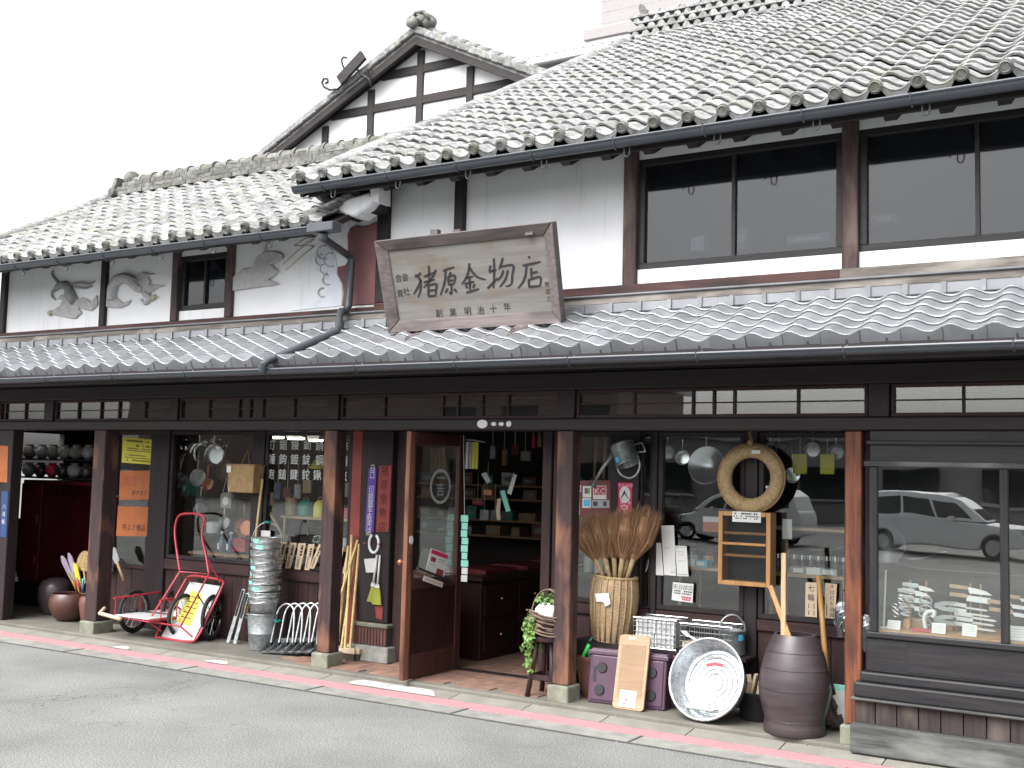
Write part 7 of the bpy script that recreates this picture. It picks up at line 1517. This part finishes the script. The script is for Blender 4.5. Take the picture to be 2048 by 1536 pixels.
# ---- behind the right-hand windows
SR = shelf_t(-3.3,-2.05,.75,1.2,.98,'plank shelf behind the windows under the straw ring','palewood_x'); SR2 = shelf_t(-2.6,-2.0,.7,1.1,1.3,'upper plank shelf behind the window right of the screen box','palewood_x')
for k in range(9):
    x_ = -2.55+k*.058; t = thing('drinking_glass', (x_,.8,1.3-.32), '%s glass of the row behind the window right of the screen box' % ['first','second','third','fourth','fifth','sixth','seventh','eighth','ninth'][k], 'glass', 'row of glasses'); MB().lathe([(0,.0),(.022,0),(.026,.13),(.024,.13),(.02,.008),(0,.008)], 14, Matrix.Translation((x_,.8,.98))).build('body', MT['clear'], t, smooth=50); MB().lathe([(.0265,.1),(.027,.13)], 14, Matrix.Translation((x_,.8,.98))).build('rim_band', MT['chrome'], t, smooth=True)
for k, (px, py, mt, lab) in enumerate(((1558,905,'clear','first plastic bag of goods hung behind the right window'), (1600,925,'yellow','yellow packet hung behind the right window'), (1655,925,'yellow','second yellow packet hung behind the right window beside the post'))):
    c = at_y(px,py,.8); t = thing('hung_packet', c, lab, 'packet'); MB().box(c.x-.05,c.x+.05,.79,.81,c.z-.08,c.z+.06).build('card', MT[mt], t, bevel=.004); MB().tube([c+Vector((0,0,.06)), c+Vector((0,0,.3))], .003, 4).build('cord', MT['white'], t)
c = at_y(1412,930,.8); t = thing('colander', c, 'big shiny colander hung behind the window left of the straw ring', 'colander'); MB().lathe([(0,-.09),(.07,-.08),(.13,-.02),(.14,0),(.136,.0),(.07,-.075),(0,-.085)], 28, Matrix.Translation(c) @ Matrix.Rotation(radians(80),4,'X')).build('bowl', MT['alu'], t, smooth=50); MB().tube([c+Vector((0,0,.14)), c+Vector((0,0,.3))], .004, 6).build('hook', MT['alu'], t)
c = at_y(1424,1050,.8); t = thing('brown_card', c, 'orange brown card with white heading behind the window beside the screen box', 'card'); MB().box(c.x-.07,c.x+.07,.8,.803,c.z-.05,c.z+.02).build('card', MT['orange'], t); MB().box(c.x-.07,c.x+.07,.8,.803,c.z+.021,c.z+.06).build('heading', MT['paper'], t)
tag(MB().box(at_y(1565,1038,.62).x, at_y(1584,1038,.62).x, .62, .623, at_y(1570,1078,.62).z, at_y(1570,1038,.62).z).build('paper_slip', MT['paper']), 'white slip right of the screen box behind the glass', 'paper')
for k in range(6):
    x_ = -3.25+k*.13; t = thing('tin', (x_,.95,.98), '%s tin from the left on the shelf under the straw ring' % ['first','second','third','fourth','fifth','sixth'][k], 'tin', 'tins on the shelf'); MB().lathe([(0,0),(.04,0),(.042,.004),(.042,.1),(.038,.104),(0,.104)], 16, Matrix.Translation((x_,.95,.98))).build('body', MT[['galvdull','redcab','tagwood','blue','alu','stone'][k]], t, smooth=40); MB().lathe([(.0425,.03),(.0425,.075)], 16, Matrix.Translation((x_,.95,.98))).build('label', MT[['paper','tagwood','teal','paper','cyan','paper'][k]], t, smooth=True)
for k, (x_, h_) in enumerate(((-4.0,.3),(-3.92,.36),(-3.85,.28))): t = thing('wooden_tool', (x_,.8,1.5), ['left','middle','right'][k]+' long wooden tool behind the narrow pane', 'tool', 'handles behind the narrow pane'); MB().tube([(x_,.8,1.6),(x_,.82,1.94)], .012, 8).build('shaft', MT['palewood'], t, smooth=True); MB().box(x_-.03,x_+.03,.79,.82,1.5,1.6).build('head', MT['rust'], t)

# ================================================================== knives in the show window
def knife(t, c, L, h, kind, ang=0.0):
    M = Matrix.Translation(c) @ Matrix.Rotation(ang, 4, 'Y'); hl = L*.42; bl = L*.58
    if kind == 'cleaver': pts = [(0,-h*.5),(bl*.96,-h*.5),(bl,-h*.42),(bl,h*.5),(0,h*.5)]
    elif kind == 'sheath': pts = [(0,-h*.3),(bl*.85,-h*.3),(bl,0),(bl*.85,h*.3),(0,h*.3)]
    else: pts = [(0,h*.5),(bl*.3,h*.46),(bl*.75,h*.2),(bl,-h*.35),(bl*.9,-h*.42),(bl*.4,-h*.5),(.012,-h*.5)]
    MB().prism([Vector((x,0,z)) for x,z in pts], (0,.003,0)).xf(M).build('blade', MT['steel' if kind != 'sheath' else 'white'], t)
    MB().box(-hl,.004,-.006,.01,h*.02-.001,h*.02+.022,M).build('handle', MT['palewood' if kind in ('cleaver','slicer') else 'white'], t, bevel=.003)
def zk(x, y): return (1720+x/6.244, 1100+y/6.244)
KN = [('left rack', .3, [((720,470),.17,.028,'chef'),((670,535),.17,.03,'chef'),((655,620),.2,.03,'chef'),((660,725),.19,.028,'chef'),((600,458),.08,.012,'sheath'),((560,532),.1,.012,'sheath')]),
      ('right rack', .32, [((1340,500),.24,.035,'slicer'),((1330,600),.23,.034,'cleaver'),((1320,720),.22,.018,'sheath'),((1320,790),.24,.018,'sheath'),((1400,845),.24,.02,'sheath'),((1400,905),.22,.02,'sheath'),((1390,970),.24,.02,'sheath')]),
      ('far right rack', .3, [((1880,700),.3,.022,'slicer'),((1900,800),.3,.022,'slicer'),((1990,620),.2,.018,'slicer')])]
ordn = ['first','second','third','fourth','fifth','sixth','seventh']
for nm, Y, lst in KN:
    for k, (q, L_, h_, kd) in enumerate(lst):
        c = at_y(*zk(*q), Y-.06); t = thing('knife', c, '%s knife from the top of the %s in the show window' % (ordn[k], nm), 'knife', 'knives in the show window'); knife(t, c, L_, h_, kd, radians(4))
def stand(px0, px1, py0, py1, Y, lab):
    a = at_y(*zk(px0, py1), Y); b = at_y(*zk(px1, py0), Y); t = thing('knife_stand', ((a.x+b.x)/2, Y, .742), lab, 'stand', 'wooden knife stands')
    MB().box(a.x, b.x, Y-.04, Y+.04, .742, .8).build('foot', MT['honey'], t, bevel=.003); 
    for x_ in (a.x+.01, b.x-.02): MB().box(x_, x_+.01, Y-.005, Y+.005, .8, b.z).build('upright', MT['honey'], t)
stand(600,860,390,900,.3,'wooden stand of the left knife rack'); stand(1350,1540,430,1000,.32,'wooden stand of the right knife rack'); stand(1100,1170,660,1000,.3,'wooden stand of the scissors'); stand(560,640,650,960,.22,'wooden stand of the small openers')
for k, (q, lab) in enumerate((((930,690),'large dark shears lying open on the middle stand'), ((920,860),'pair of dark scissors below the large shears'), ((560,620),'silver star shaped cutter on the left stand'), ((500,790),'silver bottle opener on the left stand'), ((480,720),'small silver shears on the left stand'))):
    c = at_y(*zk(*q), .2); t = thing('shears', c, lab, 'shears'); mt = 'grey' if k < 2 else 'chrome'; s = 1 if k < 2 else .5
    for sg in (-1, 1):
        MB().prism([c+Vector((x_*s,.004*sg,z_*s*sg)) for x_,z_ in ((0,-.008),(.11,.012),(.13,.03),(.05,.028),(0,.012))], (0,.003,0)).build('blade', MT[mt], t); MB().tube([c+Vector((-.05*s+.035*s*cos(a),.0,sg*(.025*s)+.02*s*sin(a))) for a in [2*pi*j/14 for j in range(14)]], .005*s+.001, 6, closed=True).build('finger_loop', MT[mt], t, smooth=True)
for k, (q, w, h_, lab) in enumerate((((418,960),.075,.04,'left white name card on the show window floor'), ((978,995),.078,.045,'middle white name card on the show window floor'), ((1362,1022),.08,.05,'right white name card on the show window floor'), ((1930,975),.12,.06,'wide white name card at the right edge of the show window'))):
    c = at_y(*zk(*q), .08); c.z = .745; t = thing('name_card', c, lab, 'card', 'name cards'); M = Matrix.Translation(c) @ Matrix.Rotation(radians(-22),4,'X'); MB().box(-w/2,w/2,0,.002,0,h_*1.4,M).build('card', MT['paper'], t)
    m = MB()
    for j in range(4): m.box(-w*.4,w*.38,-.0006,0,h_*(.3+.25*j),h_*(.36+.25*j),M)
    m.build('print', MT['grey'], t)
c = at_y(*zk(800,980), .12); t = thing('sharpener', (c.x,.12,.742), 'white and red knife sharpener on the show window floor', 'sharpener'); MB().box(c.x-.07,c.x+.06,.09,.15,.742,.76).build('base', MT['red'], t, bevel=.004); MB().tube(catmull([(c.x+.01,.12,.76),(c.x+.0,.12,.82),(c.x+.02,.12,.86),(c.x+.06,.12,.865),(c.x+.05,.12,.83)],4), .012, 8).build('grip', MT['white'], t, smooth=True)
c = at_y(1769,1180,.15); t = thing('white_rod', (c.x,.15,.742), 'thin white rod standing at the left of the show window', 'rod'); MB().cyl((c.x-.005,.15,.742),(c.x+.008,.15,1.09),.006).build('rod', MT['white'], t); MB().lathe([(0,0),(.035,0),(.03,.008),(0,.01)], 16, Matrix.Translation((c.x-.005,.15,.742))).build('foot', MT['white'], t)
c = at_y(1775,1090,.35); t = thing('round_mirror', c, 'round shiny pan standing behind the rod in the show window', 'pan'); MB().lathe([(0,-.012),(.085,-.012),(.105,0),(.11,.004),(.1,.004),(.08,-.006),(0,-.007)], 32, Matrix.Translation(c) @ Matrix.Rotation(radians(84),4,'X')).build('dish', MT['chrome'], t, smooth=45); MB().tube([c+Vector((0,.02,-.1)), Vector((c.x,.4,.742))], .008, 6).build('prop', MT['alu'], t)
# pale goods dimly seen through the upper windows
for k, (px, py, w, h_, mt, lab) in enumerate(((1400,490,.1,.1,'white','pale box on the upper sill left of the window bar'), (1488,480,.07,.15,'tagwood','cream box on the upper sill right of the window bar'), (1620,480,.28,.06,'trimwhite','pale bundle on the upper sill beside the post'), (1770,440,.16,.06,'tagwood','cream bundle in the right upper window'))):
    c = at_y(px,py,.22); t = thing('stored_box', (c.x,.22,c.z-h_/2), lab, 'box', 'stored boxes upstairs'); MB().box(c.x-w/2,c.x+w/2,.17,.27,c.z-h_/2,c.z+h_/2).build('box', MT[mt], t, bevel=.006); MB().box(c.x-w*.3,c.x+w*.3,.168,.1695,c.z-h_*.2,c.z+h_*.2).build('label', MT['paper'], t)
for a_, b_ in ((-3.28,-1.9),(-1.78,-.39)): MB().box(a_,b_,.12,.32,3.0,3.05).build('inner_sill', MT['dark_x'], SH)
# ================================================================== more stock hung close behind the panes
ORDS = ['first','second','third','fourth','fifth','sixth','seventh','eighth','ninth','tenth','eleventh','twelfth']
rg2 = random.Random(44)
def kettle(px, py, Y, r, mt, lab):
    c = at_y(px, py, Y); t = thing('kettle', c, lab, 'kettle')
    MB().lathe([(0,-r*.75),(r*.8,-r*.75),(r,-r*.4),(r*.95,r*.05),(r*.6,r*.5),(r*.25,r*.62),(.012,r*.66),(.014,r*.8),(0,r*.82)], 22, Matrix.Translation(c)).build('body', MT[mt], t, smooth=50)
    MB().tube([c+Vector((r*.85,0,-r*.2)), c+Vector((r*1.3,0,r*.2)), c+Vector((r*1.45,0,r*.45))], [.018,.012,.01], 8).build('spout', MT[mt], t, smooth=True)
    MB().tube(catmull([c+Vector((-r*.8,0,r*.2)), c+Vector((-r*.6,0,r*1.2)), c+Vector((r*.6,0,r*1.2)), c+Vector((r*.8,0,r*.2))], 5), .006, 6).build('handle', MT['iron'], t, smooth=True)
    MB().tube([c+Vector((0,0,r*1.2)), c+Vector((0,0,r*1.2+.2))], .003, 4).build('cord', MT['white'], t)
for k, (px, py, r, mt) in enumerate(((352,915,.08,'alu'),(372,890,.07,'chrome'),(412,880,.075,'alu'),(440,890,.07,'chrome'))): kettle(px, py, .95, r, mt, ORDS[k]+' metal kettle from the left hung at the top of the left window')
for k, (px, py, r, mt) in enumerate(((360,960,.07,'alu'),(395,955,.085,'galv'),(415,968,.06,'copper'),(372,1010,.07,'iron'),(400,1020,.075,'alu'),(448,1045,.06,'white'))): hang_pan(px, py, r, mt, ORDS[k]+' pan of the crowded second row behind the left window', .8+.04*k)
for k, (px, py, w, h_, mt) in enumerate(((540,985,.05,.12,'rope'),(556,965,.04,.16,'blue'),(575,975,.05,.1,'redcab'),(596,968,.04,.14,'galvdull'),(615,960,.05,.12,'palewood'),(690,965,.05,.13,'stone'),(706,960,.04,.15,'rope'))):
    c = at_y(px, py, 1.0); t = thing('hung_tool', c, ORDS[k]+' hanging packet from the left below the pale characters', 'packet', 'packets behind the lettered window'); MB().box(c.x-w,c.x+w,.99,1.02,c.z-h_,c.z).build('card', MT[mt], t, bevel=.004); MB().tube([c, c+Vector((0,0,.25))], .003, 4).build('cord', MT['white'], t)
for k in range(5):
    px = 540+k*22; c = at_y(px, 1095, .8); t = thing('enamel_mug', (c.x,.8,.76), ORDS[k]+' pale mug from the left behind the wooden tags', 'mug', 'mugs on the window ledge'); MB().lathe([(0,0),(.035,0),(.038,.09),(.034,.09),(.032,.008),(0,.008)], 16, Matrix.Translation((c.x,.8,.76))).build('body', MT[['white','mint','stone','white','galv'][k]], t, smooth=40); MB().tube([(c.x+.036,.8,.78),(c.x+.06,.8,.79),(c.x+.06,.8,.83),(c.x+.036,.8,.835)], .005, 6).build('handle', MT['white'], t, smooth=True)
LG = shelf_t(-7.2,-6.2,.68,.95,.76,'low window ledge shelf behind the wooden tags','shelf')
# right-hand panes
for k, (px, py, mt) in enumerate(((1335,905,'alu'),(1365,915,'chrome'),(1540,900,'alu'),(1585,950,'chrome'),(1625,900,'alu'),(1672,905,'galv'))): hang_pan(px, py, .055, mt, ORDS[k]+' small shiny pan from the left hung behind the right-hand windows', .85)
for k, (px, py, w, mt) in enumerate(((1380,1128,.06,'white'),(1405,1130,.05,'cyan'),(1600,1130,.06,'stone'),(1630,1128,.05,'white'),(1660,1130,.06,'galvdull'))):
    c = at_y(px, py, .8); t = thing('shelf_packet', (c.x,.8,.98), ORDS[k]+' pale packet from the left on the plank behind the right-hand windows', 'packet', 'packets on the right plank'); MB().box(c.x-w,c.x+w,.76,.86,.98,1.03).build('box', MT[mt], t, bevel=.004); MB().box(c.x-w*.6,c.x+w*.6,.758,.7595,.99,1.02).build('label', MT['paper'], t)
# doorway: dangling goods
for k, (px, py, mt, w, h_) in enumerate(((985,905,'galvdull',.03,.12),(1008,915,'rope',.025,.15),(1030,900,'redcab',.04,.1),(1050,912,'stone',.05,.09),(1066,885,'magenta',.015,.1),(1078,884,'rope',.015,.09),(975,985,'copper',.05,.06),(955,1005,'red',.06,.05),(968,1030,'galvdull',.05,.1),(990,1030,'stone',.05,.09))):
    c = at_y(px, py, 1.9); t = thing('doorway_goods', c, ORDS[k]+' small item hung in the dim doorway', 'goods', 'goods hung in the doorway'); MB().box(c.x-w,c.x+w,1.9,1.93,c.z-h_/2,c.z+h_/2).build('card', MT[mt], t, bevel=.005); MB().tube([c+Vector((0,0,h_/2)), c+Vector((0,0,h_/2+.25))], .003, 4).build('cord', MT['white'], t)
# a little litter of the street edge
rl = random.Random(77); m = MB()
for k in range(420):
    x_ = rl.uniform(-11,-.8); y_ = rl.choice([rl.gauss(-.085,.012), rl.gauss(-.6,.03), rl.uniform(-2.6,-.5)]); z_ = .034 if -.12 < y_ < -.07 else (.006 if y_ > -.6 else .002); s = rl.uniform(.003,.008)
    if y_ > -.075: continue
    m.sphere((x_,y_,z_), (s,s*rl.uniform(.6,1),s*.6), 5, 3)
o = m.build('grit', MT['strip'], None, fix=False); o['kind'] = 'stuff'; o['label'] = 'scattered grit along the road edge'; o['category'] = 'grit'
